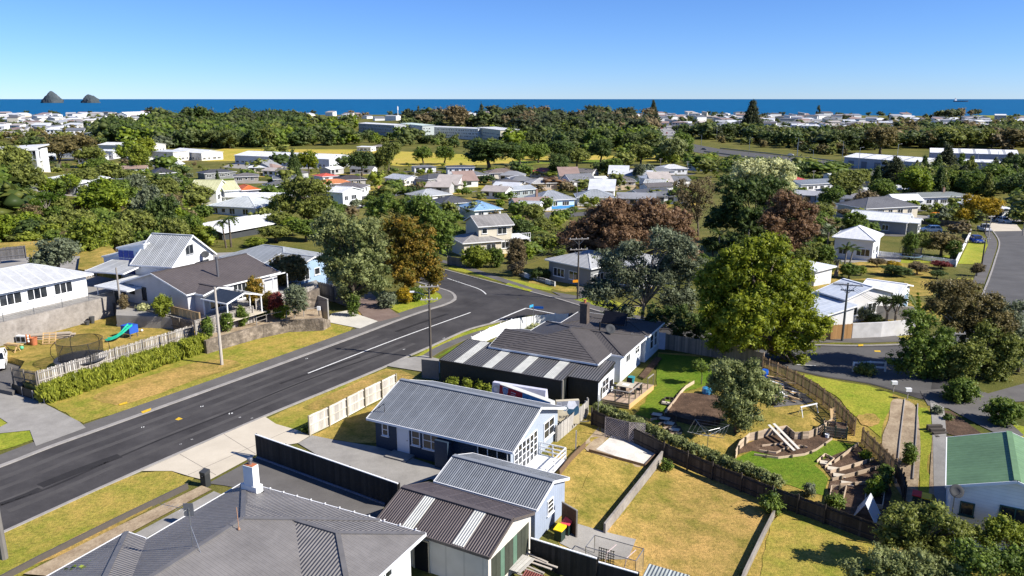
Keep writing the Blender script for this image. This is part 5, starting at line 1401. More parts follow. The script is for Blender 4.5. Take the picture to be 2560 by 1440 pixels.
# long dark fence across the lower garden
ldp = [(1480, 1062), (1560, 1098), (1660, 1148), (1780, 1200), (1930, 1262), (2060, 1310), (2200, 1362)]
fence('long dark board fence across the lower gardens', [G(x, y) for x, y in ldp], 1.35, [woodmat((.05, .042, .036), var=.3), woodmat((.075, .062, .052), var=.3)], .15, .004, 2.4, side=1, jitter=.02, postx=.2)
solid_wall('edging_wall', 'low concrete edging wall between the dry lawn and the green lawn', [G(1938, 1285), G(1905, 1350), G(1860, 1445), G(1835, 1520)], .5, .14, M_bankwall, zb=-.5)
# path, bins, brown door panel, dog run
psheet('path', [(1440, 1310), (1480, 1322), (1590, 1350), (1570, 1400), (1480, 1400), (1400, 1360), (1400, 1335)], .06, M_conc)
def wheelie(label, loc, rz, lid):
    t = thing('wheelie_bin', label, 'wheelie bin', loc, rz)
    MB().prism([(-.24, -.28), (.24, -.28), (.24, .3), (-.24, .3)], .05, .95).build('body', plain((.015, .035, .028), .5, key='binbody'), t)
    MB().prism([(-.29, -.35), (.29, -.35), (.29, .36), (-.29, .36)], .95, [1.0, 1.0, 1.1, 1.1]).build('lid', lid, t)
    for s in (-1, 1): link('wheel', MB().lathe([(.03, -.04), (.11, -.04), (.11, .04), (.03, .04)], 10).mesh('wheel', M_rubber), t, (s * .26, .3, .11), (0, R(90), 0))
    MB().bar((-.2, .4, 1.02), (.2, .4, 1.02), .03).build('handle', M_black, t)
wheelie('yellow-lidded wheelie bin beside the pale blue shed', P(1399, 1356, -.75), R(-30), plain((.8, .55, .01), .4, key='lidyellow'))
wheelie('red-lidded wheelie bin against the brown panel', P(1417, 1340, -.75), R(-30), plain((.6, .07, .1), .4, key='lidred'))
wheelie('red-lidded wheelie bin by the white house at the right', P(2288, 1268, -1.0), R(-30), plain((.6, .02, .01), .4, key='lidred2'))
wheelie('yellow-lidded wheelie bin by the white house at the right', P(2312, 1275, -1.0), R(-30), plain((.8, .5, .01), .4, key='lidyellow'))
a, b = P(1404, 1322, -.7), P(1441, 1345, -.7); t = thing('timber_screen', 'brown board screen with white frame beside the bins', 'screen', a)
for k in range(5): MB().bar((b - a) * (k / 5) + Vector((0, 0, .95)), (b - a) * ((k + .96) / 5) + Vector((0, 0, .95)), .04, 1.8).build('board', woodmat((.09, .05, .032)), t)
MB().bar(Vector((0, 0, 1.9)), b - a + Vector((0, 0, 1.9)), .1, .06).build('frame', M_wood_grey, t); MB().bar(b - a, b - a + Vector((0, 0, 1.9)), .1).build('frame', M_wood_grey, t)
c = P(1535, 1420, -1.1); t = thing('dog_run', 'wire dog run with metal tubes and black lattice panel', 'dog run', c, R(-28))
W_, D_, Hh = 3.1, 1.4, 1.35
tp_ = [(-W_ / 2, -D_ / 2), (W_ / 2, -D_ / 2), (W_ / 2, D_ / 2), (-W_ / 2, D_ / 2)]
for i in range(4):
    a, b = Vector((*tp_[i], 0)), Vector((*tp_[(i + 1) % 4], 0)); u = Vector((0, 0, Hh))
    MB().tube([a + u, b + u], .025, 5).build('rail', M_metal, t); MB().tube([a, a + u], .025, 5).build('upright', M_metal, t)
    MB().face([a, b, b + u, a + u]).build('mesh_panel', alpha_mat('wire_mesh', (.3, .3, .3), .14), t)
for x in (-.4, .8): MB().tube([(x, -D_ / 2, .2), (x + .15, -D_ / 2 + .1, 1.3), (x + .5, 0, 1.6)], .03, 6).build('hoop', plain((.62, .5, .48), .5, key='pinktube'), t)
for k in range(7):
    MB().box(-.95, -.1 + .0 * k, .1 + k * .17, .05, -.08, .14 + k * .17).build('lattice_slat', M_black, t); MB().box(-.95 + k * .15, -.125, .08, -.91 + k * .15, -.105, 1.2).build('lattice_slat', M_black, t)
# timber offcuts behind the brown shed
c = P(1330, 1425, -.3); t = thing('timber_pile', 'untidy pile of grey boards and rusty sheet behind the brown shed', 'timber', c, R(-30))
for k in range(8): MB().bar((_fr.uniform(-1.6, -.8), -.8 + k * .28, .1 + .04 * k), (_fr.uniform(.6, 1.6), -.9 + k * .28 + _fr.uniform(-.3, .3), .12 + .04 * k), .14, .05).build('board', woodmat((.38, .34, .3)), t)
for k in range(6): MB().bar((-1.3 + k * .22, -1.2, .45), (-1.2 + k * .22, .4, .5), .18, .04).build('rack_slat', woodmat((.5, .48, .44)), t)
mb = MB(); panel(mb, [(.1, -1.9, .35), (2.3, -1.9, .35), (2.3, -.9, .6), (.1, -.9, .6)], t=.03); mb.build('rusty_sheet', roofmat((.17, .045, .035), 'corr', .7, pitch=.14, strength=1), t)
c = P(1655, 1500, -1.2); t = thing('garden_shed', 'grey corrugated shed roof at the bottom edge', 'shed', c, R(-28))
mb = MB(); panel(mb, [(-.9, -2.2, 1.6), (1.4, -2.2, 1.6), (1.4, .2, 1.9), (-.9, .2, 1.9)], t=.05); mb.build('roof', roofmat((.3, .33, .32), 'corr', .5, pitch=.2, strength=.9), t); MB().box(-.8, -2.1, -1, 1.3, .1, 1.5).build('wall', M_wood_grey, t)
# ------------------------------------------------------------------ garden right of the white house
def sleeper_wall(label, pts, h, n=None, board=.16, t=.06, mat=None, posts=1.4, name='sleeper_wall', group=None):
    root = thing(name, label, 'retaining wall', pts[0], 0, group); o0 = Vector(pts[0]); mat = mat or woodmat((.5, .39, .28), var=.3)
    pm = woodmat((.1, .085, .06))
    n = max(1, int(h / board))
    for a, b in zip(pts, pts[1:]):
        a = Vector(a) - o0; b = Vector(b) - o0
        for k in range(n): MB().bar(a + Vector((0, 0, -.12 + (k + .5) * (h + .12) / n)), b + Vector((0, 0, -.12 + (k + .5) * (h + .12) / n)), t, (h + .12) / n - .02).build('sleeper', mat, root)
        L = (b - a).length; m = max(1, int(L / posts)); az = math.atan2((b - a).y, (b - a).x); nr = Vector((math.sin(az), -math.cos(az), 0)) * .1
        for i in range(m): MB().bar(a.lerp(b, (i + .5) / m) + nr + Vector((0, 0, -.3)), a.lerp(b, (i + .5) / m) + nr + Vector((0, 0, h + .05)), .1).build('post', pm, root)
    return root
# dark mulch bed
psheet('mulch_bed', [(1668, 1040), (1690, 990), (1712, 985), (1790, 990), (1830, 1030), (1800, 1058), (1720, 1055)], .1, M_soil, smooth=True)
sleeper_wall('curved low sleeper edging on the left of the dark mulch bed', [G(1735, 960), G(1715, 972), G(1700, 988), G(1688, 1005), G(1668, 1030), G(1662, 1040)], .35)
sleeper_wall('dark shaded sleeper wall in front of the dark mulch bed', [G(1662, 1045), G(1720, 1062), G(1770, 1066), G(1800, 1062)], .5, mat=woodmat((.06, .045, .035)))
for i, (x, y) in enumerate([(1642, 1042), (1662, 1052), (1672, 1064), (1686, 1080)]):
    psheet('mulch_bed', [(x - 18, y - 6), (x + 14, y - 10), (x + 22, y + 4), (x - 8, y + 10)], .1 + .03 * i, M_soil)
    single('paving_slab', ['pale stepping slab nearest the lawn, top of the mulch steps', 'second pale stepping slab on the mulch steps', 'third pale stepping slab on the mulch steps', 'lowest pale stepping slab on the mulch steps by the clothesline'][i], 'slab', MB().box(-.4, -.28, 0, .4, .28, .05), M_concpale, loc=G(x, y) + Vector((0, 0, .2)), rot=(0, 0, R(-25)))
    sleeper_wall(['short sleeper step at the top of the mulch steps', 'second sleeper step down the mulch steps', 'third sleeper step down the mulch steps', 'lowest sleeper step near the clothesline'][i], [G(x - 16, y + 10), G(x + 18, y + 6)], .22, 1)
single('paving_slab', 'pale slab in the small square bed above the mulch steps', 'slab', MB().box(-.4, -.28, 0, .4, .28, .05), M_concpale, loc=G(1666, 1012) + Vector((0, 0, .15)), rot=(0, 0, R(-25)))
sleeper_wall('small square dark sleeper box by the green lawn', [G(1652, 1010), G(1664, 998), G(1684, 1000), G(1680, 1016), G(1652, 1012)], .25, 1, mat=woodmat((.06, .05, .04)))
# rotary clothesline
c = G(1768, 1128); t = thing('clothesline', 'grey rotary clothesline standing on the lawn', 'clothesline', c)
MB().tube([(0, 0, -.1), (0, 0, 1.75)], .03, 8).build('pole', M_metal, t)
ends = []
for k in range(4):
    a = R(20 + 90 * k); e = Vector((math.cos(a) * 1.9, math.sin(a) * 1.9, 1.95)); ends.append(e)
    MB().tube([(0, 0, 1.3), e], .022, 6).build('arm', M_metal, t); MB().tube([(0, 0, 1.75), e * .55 + Vector((0, 0, .75))], .015, 5).build('brace', M_metal, t)
for f in (.4, .6, .8, 1.0):
    for k in range(4):
        a, b = ends[k], ends[(k + 1) % 4]; z = lambda v: Vector((v.x * f, v.y * f, 1.3 + (v.z - 1.3) * f))
        MB().tube([z(a), z(b)], .008, 4).build('line', M_metal, t)
MB().box(-1.35, -.9, .75, -1.1, -.88, 1.1).build('peg_bag', plain((.06, .02, .04), .8, key='peg'), t)
# small swing frame
c = G(2020, 1035); t = thing('swing_frame', 'white and yellow A-frame sawhorse on the garden lawn', 'frame', c, R(25))
MB().bar((-.95, 0, .8), (.95, 0, .8), .09).build('beam', M_trim, t)
for x in (-.85, .85):
    for y in (-.3, .3): MB().bar((x, 0, .8), (x * 1.05, y, -.05), .05).build('leg', plain((.6, .5, .3), .6, key='yleg') if y > 0 else M_trim, t)
# building materials heap along the fence
ch_ = random.Random(4)
hp_ = [(1935, 960), (1955, 968), (1975, 985), (1990, 1000), (1950, 985), (1965, 1000), (1925, 950), (1940, 1000)]
psheet('path', [(1905, 935), (1945, 945), (2035, 1005), (2010, 1012), (1935, 1020), (1925, 985)], .07, M_path)
t = thing('rubble_heap', 'heap of boards, pipes and offcuts along the curved paling fence', 'timber', G(1960, 985))
o0 = G(1960, 985)
for k in range(34):
    x, y = ch_.choice(hp_); p = G(x + ch_.uniform(-22, 22), y + ch_.uniform(-12, 12)) - o0; a = R(ch_.gauss(-42, 16)); L = ch_.uniform(.5, 1.9)
    d = Vector((math.cos(a), math.sin(a), ch_.uniform(-.06, .06))) * L / 2
    MB().bar(p - d + Vector((0, 0, .1 + k * .012)), p + d + Vector((0, 0, .1 + k * .012)), ch_.uniform(.08, .22), .04).build('board', ch_.choice([M_wood_pine, M_trim, M_wood_grey, woodmat((.5, .36, .2)), M_wood_brown]), t)
single('tarpaulin', 'white crumpled sheeting on the boards heap', 'sheeting', MB().lathe([(.6, 0), (.62, .25), (.35, .5), (.05, .55)], 7), M_white, loc=G(1945, 992))
single('barrel', 'bright blue plastic barrel behind the garden tree', 'barrel', MB().lathe([(.3, 0), (.34, .2), (.34, .65), (.3, .85)], 12), plain((.01, .1, .5), .4, key='bluebarrel'), loc=G(1911, 945))
single('water_tank', 'light blue and black tub half hidden by the garden tree', 'tub', MB().lathe([(.45, 0), (.5, .3), (.45, .6), (.2, .7)], 12), plain((.05, .25, .45), .4, key='lbtub'), loc=G(1768, 985))
for x, y, l in ((1935, 1012, 'black rubbish sack beside the boards heap'), (1992, 998, 'black sack at the fence end of the boards heap')):
    single('sack', l, 'sack', MB().lathe([(.3, 0), (.38, .2), (.3, .45), (.08, .6)], 8), M_black, loc=G(x, y))
# curved paling fence
CP = [woodmat((.22, .15, .085), var=.3), woodmat((.3, .21, .12), var=.3)]
cl_ = smooth_line([G(*p) for p in [(1905, 928), (1985, 966), (2055, 1012), (2105, 1058), (2132, 1090)]], 4)
fence('long curving brown paling fence between the garden and the bright lawn', cl_, 1.5, CP, .1, .06, 2.2, side=-1)
fence('lower brown paling fence continuing past the gap', smooth_line([G(*p) for p in [(2152, 1108), (2195, 1150), (2235, 1190)]], 3), 1.35, CP, .1, .06, 2.2, side=-1)
fence('dark end of the brown paling fence going downhill', smooth_line([G(*p) for p in [(2236, 1192), (2252, 1220), (2258, 1252)]], 3), 1.2, [woodmat((.06, .05, .045))], .14, .01, 2.2, side=-1)
fence('grey paling fence behind the white house lawn', [G(1662, 872), G(1730, 884), G(1800, 896)], 1.7, [woodmat((.2, .175, .155), var=.25), woodmat((.26, .23, .2), var=.25)], .15, .006, 2.4, side=-1)
fence('brown board fence behind the big golden-green tree', [G(1800, 897), G(1850, 908), G(1905, 926)], 1.8, [woodmat((.24, .19, .14), var=.25)], .15, .006, 2.4, side=-1)
q0, q1 = G(1642, 872), G(1662, 874)
single('white_fence_panel', 'white board panel at the back corner of the white house', 'fence', MB().bar(q0 + Vector((0, 0, .9)), q1 + Vector((0, 0, .9)), .06, 1.9), M_lil)
# terraced mulch beds
psheet('mulch_bed', [(1842, 1138), (1855, 1115), (1905, 1095), (1965, 1078), (1985, 1092), (2040, 1085), (2080, 1062), (2112, 1075), (2075, 1100), (2030, 1135), (1950, 1145), (1880, 1128)], .07, M_soil)
sleeper_wall('long stepped sleeper wall with posts above the mulch steps', [G(1838, 1148), G(1848, 1125), G(1872, 1104), G(1908, 1096)], .75)
sleeper_wall('middle sleeper wall with posts above the mulch terraces', [G(1908, 1093), G(1965, 1083), G(1985, 1100)], .7)
sleeper_wall('right sleeper wall with posts below the swing frame lawn', [G(1985, 1100), G(2020, 1098), G(2050, 1085), G(2082, 1062)], .7)
for i, (a, b, c_) in enumerate([((1905, 1118), (1960, 1112), (1985, 1108)), ((1898, 1130), (1940, 1136), (1968, 1122)), ((1885, 1140), (1945, 1148), (2010, 1140)), ((1965, 1125), (2000, 1118), (2018, 1122)), ((2010, 1140), (2040, 1128), (2080, 1100))]):
    sleeper_wall(['top sleeper edge of the mulch steps', 'second sleeper edge of the mulch steps', 'lowest sleeper edge of the mulch steps', 'short sleeper edge at the right of the mulch steps', 'long front sleeper edge beside the green lawn'][i], [G(*a), G(*b), G(*c_)], .22, 1)
for i, (a, b) in enumerate([((1920, 1086), (1985, 1135)), ((1932, 1083), (1996, 1131))]):
    single('plank', ['left pale plank laid down the mulch steps', 'right pale plank laid down the mulch steps'][i], 'plank', MB().bar(G(*a) + Vector((0, 0, .85)), G(*b) + Vector((0, 0, .3)), .25, .05), woodmat((.5, .47, .42), var=.1))
t = thing('compost_box', 'slatted timber compost box at the end of the curved fence', 'compost box', G(2085, 1085), R(-20))
for k in range(4):
    for a, b in (((-.8, -.6), (.9, -.6)), ((-.8, .6), (.9, .6)), ((-.8, -.6), (-.8, .6)), ((.9, -.6), (.9, .6))): MB().bar((*a, .1 + k * .22), (*b, .1 + k * .22), .04, .16).build('slat', woodmat((.36, .27, .18)), t)
for x in (-.8, .05, .9):
    for y in (-.64, .64): MB().box(x - .05, y - .05, -.1, x + .05, y + .05, 1.0).build('post', woodmat((.12, .14, .09)), t)
MB().box(.1, -.55, .2, .85, .55, .8).build('compost', M_soil, t)
for i, (a, b) in enumerate([((2075, 1052), (2082, 1082)), ((2081, 1050), (2090, 1083))]):
    single('plank', ['left pale board leaning on the curved fence', 'right pale board leaning on the curved fence'][i], 'plank', MB().bar(G(*a) + Vector((0, 0, 1.1)), G(*b) + Vector((0, 0, .02)), .2, .04), M_wood_pine)
single('bucket', 'white bucket beside the compost box', 'bucket', MB().lathe([(.14, 0), (.17, .35), (.18, .35), (.15, .3)], 10), M_white, loc=G(2067, 1095))
# lower right beds with sleepers and slabs
psheet('mulch_bed', [(2045, 1155), (2130, 1120), (2150, 1118), (2205, 1165), (2230, 1235), (2210, 1300), (2150, 1310), (2090, 1270), (2070, 1225), (2078, 1195)], .06, M_soil)
for i, (a, b) in enumerate([((2085, 1160), (2145, 1114)), ((2075, 1185), (2185, 1152)), ((2080, 1204), (2198, 1172)), ((2100, 1217), (2165, 1212))]):
    sleeper_wall(['top slanting sleeper of the lower garden beds', 'second slanting sleeper of the lower garden beds', 'third slanting sleeper of the lower garden beds', 'lowest sleeper of the lower garden beds'][i], [G(*a), G(*b)], .3, 1)
for i, (x, y) in enumerate([(2064, 1160), (2083, 1175), (2098, 1192), (2118, 1212)]):
    single('paving_slab', ['top pale slab of the lower garden path', 'second pale slab of the lower garden path', 'third pale slab of the lower garden path', 'lowest pale slab of the lower garden path'][i], 'slab', MB().box(-.42, -.3, 0, .42, .3, .06), M_concpale, loc=G(x, y) + Vector((0, 0, .08)), rot=(0, 0, R(-20)))
sleeper_wall('small open sleeper box at the lawn corner', [G(2042, 1158), G(2062, 1140), G(2085, 1152), G(2062, 1172)], .25, 1)
for i, pts in enumerate([[(2078, 1225), (2115, 1225), (2105, 1265), (2072, 1262)], [(2165, 1232), (2210, 1240), (2205, 1275), (2160, 1270)]]):
    q = [G(*p) for p in pts]; sleeper_wall(['raised planting box below the shrub', 'raised planting box with the yellow-green grass'][i], q + [q[0]], .4, 2)
c = G(2165, 1292); t = thing('cold_frame', 'small clear plastic A-frame greenhouse by the dark fence', 'greenhouse', c, R(55))
mp_ = plain((.5, .55, .6), .2, key='polythene')
mb = MB(); panel(mb, [(-.8, -.75, 0), (.9, -.75, 0), (.9, 0, 1.3), (-.8, 0, 1.3)], t=.02); panel(mb, [(.9, .75, 0), (-.8, .75, 0), (-.8, 0, 1.3), (.9, 0, 1.3)], t=.02); mb.build('cover', alpha_mat('clear_plastic', (.6, .65, .7), .6), t)
for x in (-.8, .9): MB().bar((x, -.75, 0), (x, 0, 1.32), .04).bar((x, .75, 0), (x, 0, 1.32), .04).build('frame', M_trim, t)
MB().bar((-.8, 0, 1.32), (.9, 0, 1.32), .05).build('ridge', M_trim, t)
# dry garden strip, steps and drive on the slope at the right
psheet('garden_bed', [(2232, 1000), (2285, 1012), (2300, 1090), (2298, 1180), (2285, 1260), (2240, 1220), (2205, 1110), (2222, 1050)], .05, M_dirt, smooth=True)
ribbon('garden_edging', [G(2262, 1000), G(2250, 1100), G(2240, 1210)], -.04, .04, .05, .14, M_wood_grey)
ribbon('garden_edging', [G(2294, 1012), G(2290, 1100), G(2282, 1200)], -.04, .04, .05, .14, M_wood_grey)
psheet('garden_bed', [(2330, 1010), (2345, 1015), (2345, 1090), (2338, 1240), (2322, 1235), (2330, 1100)], .06, M_dirt)
psheet('garden_bed', [(2345, 1025), (2380, 1030), (2460, 1090), (2420, 1098), (2365, 1085)], .055, M_soil)
t = thing('garden_steps', 'dark timber steps beside the concrete path at the right', 'steps', G(2350, 1085), R(3))
for k in range(5): MB().box(-.6, k * .42 - 1.0, -.2, .6, k * .42 - .7, -.1 + k * .13).build('tread', woodmat((.07, .06, .05)), t)
for i, (x, y) in enumerate([(2233, 972), (2268, 990)]):
    t = thing('letterbox', ['white letterbox on the bank beside the bright lawn', 'white letterbox on a post above the garden strip'][i], 'letterbox', G(x, y + 8)); MB().bar((0, 0, -.2), (0, 0, .75), .08).build('post', M_wood_grey, t); MB().box(-.25, -.14, .75, .25, .14, 1.05).build('box', M_trim, t)
t = thing('guard_rail', 'white timber guard rail beside the turning street', 'railing', G(2132, 930)); a0 = G(2132, 930)
gp_ = [G(2132, 930), G(2174, 928), G(2212, 930)]
for p in gp_: MB().bar(p - a0 + Vector((0, 0, -.2)), p - a0 + Vector((0, 0, 1.05)), .14).build('post', M_trim, t)
for z in (.45, .95):
    for a, b in zip(gp_, gp_[1:]): MB().bar(a - a0 + Vector((0, 0, z)), b - a0 + Vector((0, 0, z)), .06, .16).build('rail', M_trim, t)
# walls and fences across the cul-de-sac
solid_wall('garden_wall', 'long pale rendered wall along the far side of the cul-de-sac', [G(2128, 846), G(2200, 843), G(2285, 835)], 1.75, .2, plain((.6, .59, .58), .7, key='render'), zb=-.5)
solid_wall('garden_wall', 'pale grey rendered wall behind the cabbage trees', [G(2172, 797), G(2240, 800), G(2290, 802)], 1.7, .2, plain((.4, .38, .36), .7, key='render2'), zb=-.5)
fence('orange-brown board fence at the far kerb under the big tree', [G(2010, 852), G(2060, 850), G(2127, 847)], 1.7, [woodmat((.42, .24, .1), var=.2)], .15, .006, 2.4, side=-1)
WP = [P(1180, 872, 0), P(1225, 848, 0), P(1280, 826, 0), P(1340, 816, 0), P(1388, 812, 0), P(1420, 812, 0)]
fence('clean white panel fence round the corner of the white house', WP, 1.35, [M_trim], .6, .003, 2.4, rails=(.5,), side=-1, jitter=0, postmat=M_trim, pname='panel', t=.04)
fence('white slatted fence in front of the white hip-roofed house', [G(2090, 637), G(2200, 640), G(2300, 650), G(2388, 662)], .9, [M_trim], .12, .05, 2.4, rails=(.2, .5, .8))
solid_wall('garden_wall', 'low white wall beside the blue car', [G(2388, 668), G(2400, 640), G(2420, 600), G(2426, 585)], 1.2, .15, M_white)
# street name sign at the corner
t = thing('street_sign', 'street name post with two blue blades at the corner', 'street sign', P(1333, 826, 0))
MB().tube([(0, 0, 0), (0, 0, 3.1)], .04, 8).build('post', M_metal, t)
MB().bar((.05, .02, 2.75), (1.15, -.12, 2.75), .03, .28).build('sign_blade', plain((.01, .1, .4), .4, key='signblade'), t)
MB().bar((-.02, -.05, 3.0), (-.45, -.6, 3.0), .03, .28).build('sign_blade', plain((.05, .35, .6), .4, key='signblade2'), t)
# ------------------------------------------------------------------ foliage
_ico = None
def ico():
    global _ico
    if _ico is None:
        bm = bmesh.new(); bmesh.ops.create_icosphere(bm, subdivisions=1, radius=1.0)
        bm.verts.ensure_lookup_table()
        _ico = (np.array([v.co[:] for v in bm.verts]), np.array([[v.index for v in f.verts] for f in bm.faces])); bm.free()
    return _ico
def foliage_mesh(name, seed, lobes, leaf=0.28, clump=0.7, per=34, cover=1.0, up=0.25, core=0.66, mat=None, droop=0.0, aspect=2.0, spread=1.0, shell=(0.62, 1.08), octa=True):
    """leaf clumps spread over a set of ellipsoid lobes; every clump has a lumpy core and loose leaves round it"""
    rs = np.random.RandomState(seed)
    V = []; Fq = []; Ft = []; tq = []; tt = []; nv = 0
    iv, it = ico()
    if octa: iv = np.array([(1, 0, 0), (-1, 0, 0), (0, 1, 0), (0, -1, 0), (0, 0, 1), (0, 0, -1)], float); it = np.array([(0, 2, 4), (2, 1, 4), (1, 3, 4), (3, 0, 4), (2, 0, 5), (1, 2, 5), (3, 1, 5), (0, 3, 5)])
    for (cx, cy, cz, rx, ry, rz) in lobes:
        area = 4 * math.pi * (((rx * ry) ** 1.6 + (rx * rz) ** 1.6 + (ry * rz) ** 1.6) / 3) ** (1 / 1.6)
        n = max(4, int(cover * area / (clump * clump * 2.0)))
        d = rs.normal(size=(n, 3)); d[:, 2] += up * np.abs(rs.normal(size=n)); d /= np.linalg.norm(d, axis=1)[:, None]
        rad = rs.uniform(shell[0], shell[1], n)
        c = np.array([cx, cy, cz]) + d * np.array([rx, ry, rz]) * rad[:, None]
        cr = clump * rs.uniform(0.65, 1.3, n)
        tint = np.clip(rs.normal(0.5, 0.24, n), 0, 1)
        # cores
        if core > 0:
            jit = 1 + rs.uniform(-.35, .35, (n, len(iv)))
            cv = c[:, None, :] + iv[None] * (jit * (cr * core)[:, None])[..., None] * np.array([1, 1, .8])
            V.append(cv.reshape(-1, 3)); Ft.append((it[None] + (np.arange(n) * len(iv))[:, None, None] + nv).reshape(-1, 3)); nv += n * len(iv)
            tt.append(np.clip(np.repeat(tint, len(it)) * .9 + rs.normal(0, .1, n * len(it)), 0, 1))
        m = n * per
        ci = np.repeat(np.arange(n), per)
        dd = rs.normal(size=(m, 3)); dd /= np.linalg.norm(dd, axis=1)[:, None]
        pos = c[ci] + dd * (cr[ci] * rs.uniform(.55, 1.3 * spread, m))[:, None] * np.array([1, 1, .85])
        nrm = dd + rs.normal(0, .55, (m, 3)) + np.array([0, 0, .3]); nrm /= np.linalg.norm(nrm, axis=1)[:, None]
        a = np.cross(nrm, rs.normal(size=(m, 3))); a[:, 2] -= droop; a /= np.linalg.norm(a, axis=1)[:, None] + 1e-9
        b = np.cross(nrm, a); b /= np.linalg.norm(b, axis=1)[:, None] + 1e-9
        s = leaf * rs.uniform(.6, 1.35, m)[:, None]
        q = np.stack([pos - a * s * .5, pos + b * s * (.5 / aspect), pos + a * s * .5, pos - b * s * (.5 / aspect)], 1)
        V.append(q.reshape(-1, 3)); Fq.append((np.arange(m * 4).reshape(m, 4) + nv)); nv += m * 4
        tq.append(np.clip(tint[ci] + rs.normal(0, .14, m), 0, 1))
    V = np.concatenate(V); Fq = np.concatenate(Fq); Ft = np.concatenate(Ft) if Ft else np.zeros((0, 3), int)
    me = bpy.data.meshes.new(name)
    me.vertices.add(len(V)); me.vertices.foreach_set('co', V.astype(np.float32).ravel())
    nl = Fq.size + Ft.size
    me.loops.add(nl); me.loops.foreach_set('vertex_index', np.concatenate([Fq.ravel(), Ft.ravel()]).astype(np.int32))
    npol = len(Fq) + len(Ft); me.polygons.add(npol)
    st = np.concatenate([np.arange(len(Fq)) * 4, Fq.size + np.arange(len(Ft)) * 3])
    me.polygons.foreach_set('loop_start', st.astype(np.int32))
    try: me.polygons.foreach_set('loop_total', np.concatenate([np.full(len(Fq), 4), np.full(len(Ft), 3)]).astype(np.int32))
    except Exception: pass
    at = me.attributes.new('tint', 'FLOAT', 'FACE')
    at.data.foreach_set('value', np.concatenate(tq + tt).astype(np.float32))
    me.update(calc_edges=True); me.validate()
    if mat: me.materials.append(mat)
    return me
LM = {
 'olive': leafmat('olive', (.06, .08, .016), (0.319, 0.348, 0.0767)), 'dark': leafmat('dark', (.026, .05, .014), (0.142, 0.195, 0.0496)),
 'mid': leafmat('mid', (.042, .078, .013), (0.224, 0.301, 0.0496)), 'bright': leafmat('bright', (.065, .115, .01), (0.307, 0.378, 0.0354)),
 'gold': leafmat('gold', (.04, .078, .007), (0.354, 0.389, 0.0295)), 'copper': leafmat('copper', (.085, .048, .024), (0.319, 0.195, 0.106)),
 'autumn': leafmat('autumn', (.07, .095, .014), (0.448, 0.271, 0.0413)), 'grey': leafmat('grey', (.055, .068, .036), (0.295, 0.336, 0.201)),
 'manuka': leafmat('manuka', (.065, .058, .02), (0.307, 0.248, 0.0944)), 'pale': leafmat('pale', (.075, .1, .026), (0.413, 0.448, 0.177)),
 'yellow': leafmat('yellow', (.16, .12, .01), (0.708, 0.496, 0.0354)), 'hedge': leafmat('hedge', (.075, .11, .012), (0.366, 0.413, 0.0531)),
 'cream': leafmat('cream', (.15, .17, .05), (0.8, 0.8, 0.425)), 'palm': leafmat('palm', (.05, .075, .015), (0.236, 0.283, 0.0826)), 'bronze': leafmat('bronze', (.085, .068, .03), (0.319, 0.248, 0.13)),
 'bank': leafmat('bank', (.12, .155, .015), (0.496, 0.519, 0.0708)), 'red': leafmat('red', (.09, .018, .016), (0.354, 0.0826, 0.0708)), 'far': leafmat('far', (.032, .056, .02), (0.201, 0.236, 0.0684)), 'farpine': leafmat('farpine', (.026, .04, .02), (0.13, 0.144, 0.0614)),
}
_tr = random.Random(77)
def trunk_mesh(name, base_r, top, limbs, mat, n=7, bend=.15, rnd=None):
    rnd = rnd or _tr; mb = MB(); top = Vector(top)
    k = 5; pts = [Vector((0, 0, -.4))] + [top * (i / k) + Vector((rnd.uniform(-1, 1), rnd.uniform(-1, 1), 0)) * bend * math.sin(math.pi * i / k) for i in range(1, k + 1)]
    rad = [base_r * 1.25] + [base_r * (1 - .55 * i / k) for i in range(1, k + 1)]
    mb.tube(pts, rad, n)
    for e in limbs:
        e = Vector(e); s = pts[rnd.choice([2, 3, 4])] if top.length > .01 else Vector((0, 0, 0))
        m = s.lerp(e, .5) + Vector((0, 0, (e - s).length * .12)); r = base_r * rnd.uniform(.32, .5)
        mb.tube([s, m, e], [r, r * .7, r * .3], 5)
    return mb.mesh(name, mat, smooth=True)
def tree_at(label, base, lobes, leafkey, leaf=.3, clump=.75, per=32, cover=1.0, seed=1, trunk_r=.22, bark=None, name='tree', cat='tree', group=None, extra=None, **kw):
    """tree from a base point and lobes given in local metres (x, y, z, rx, ry, rz)"""
    t = thing(name, label, cat, base, 0, group)
    cr = link('crown', foliage_mesh('crown', seed, lobes, leaf, clump, per, cover, mat=LM[leafkey], **kw), t)
    zc = sum(l[2] for l in lobes) / len(lobes); big = max(lobes, key=lambda l: l[3] * l[5])
    if trunk_r: link('trunk', trunk_mesh('trunk', trunk_r, (big[0] * .5, big[1] * .5, max(.3, big[2])), [l[:3] for l in lobes], bark or M_bark, rnd=random.Random(seed)), t)
    return t
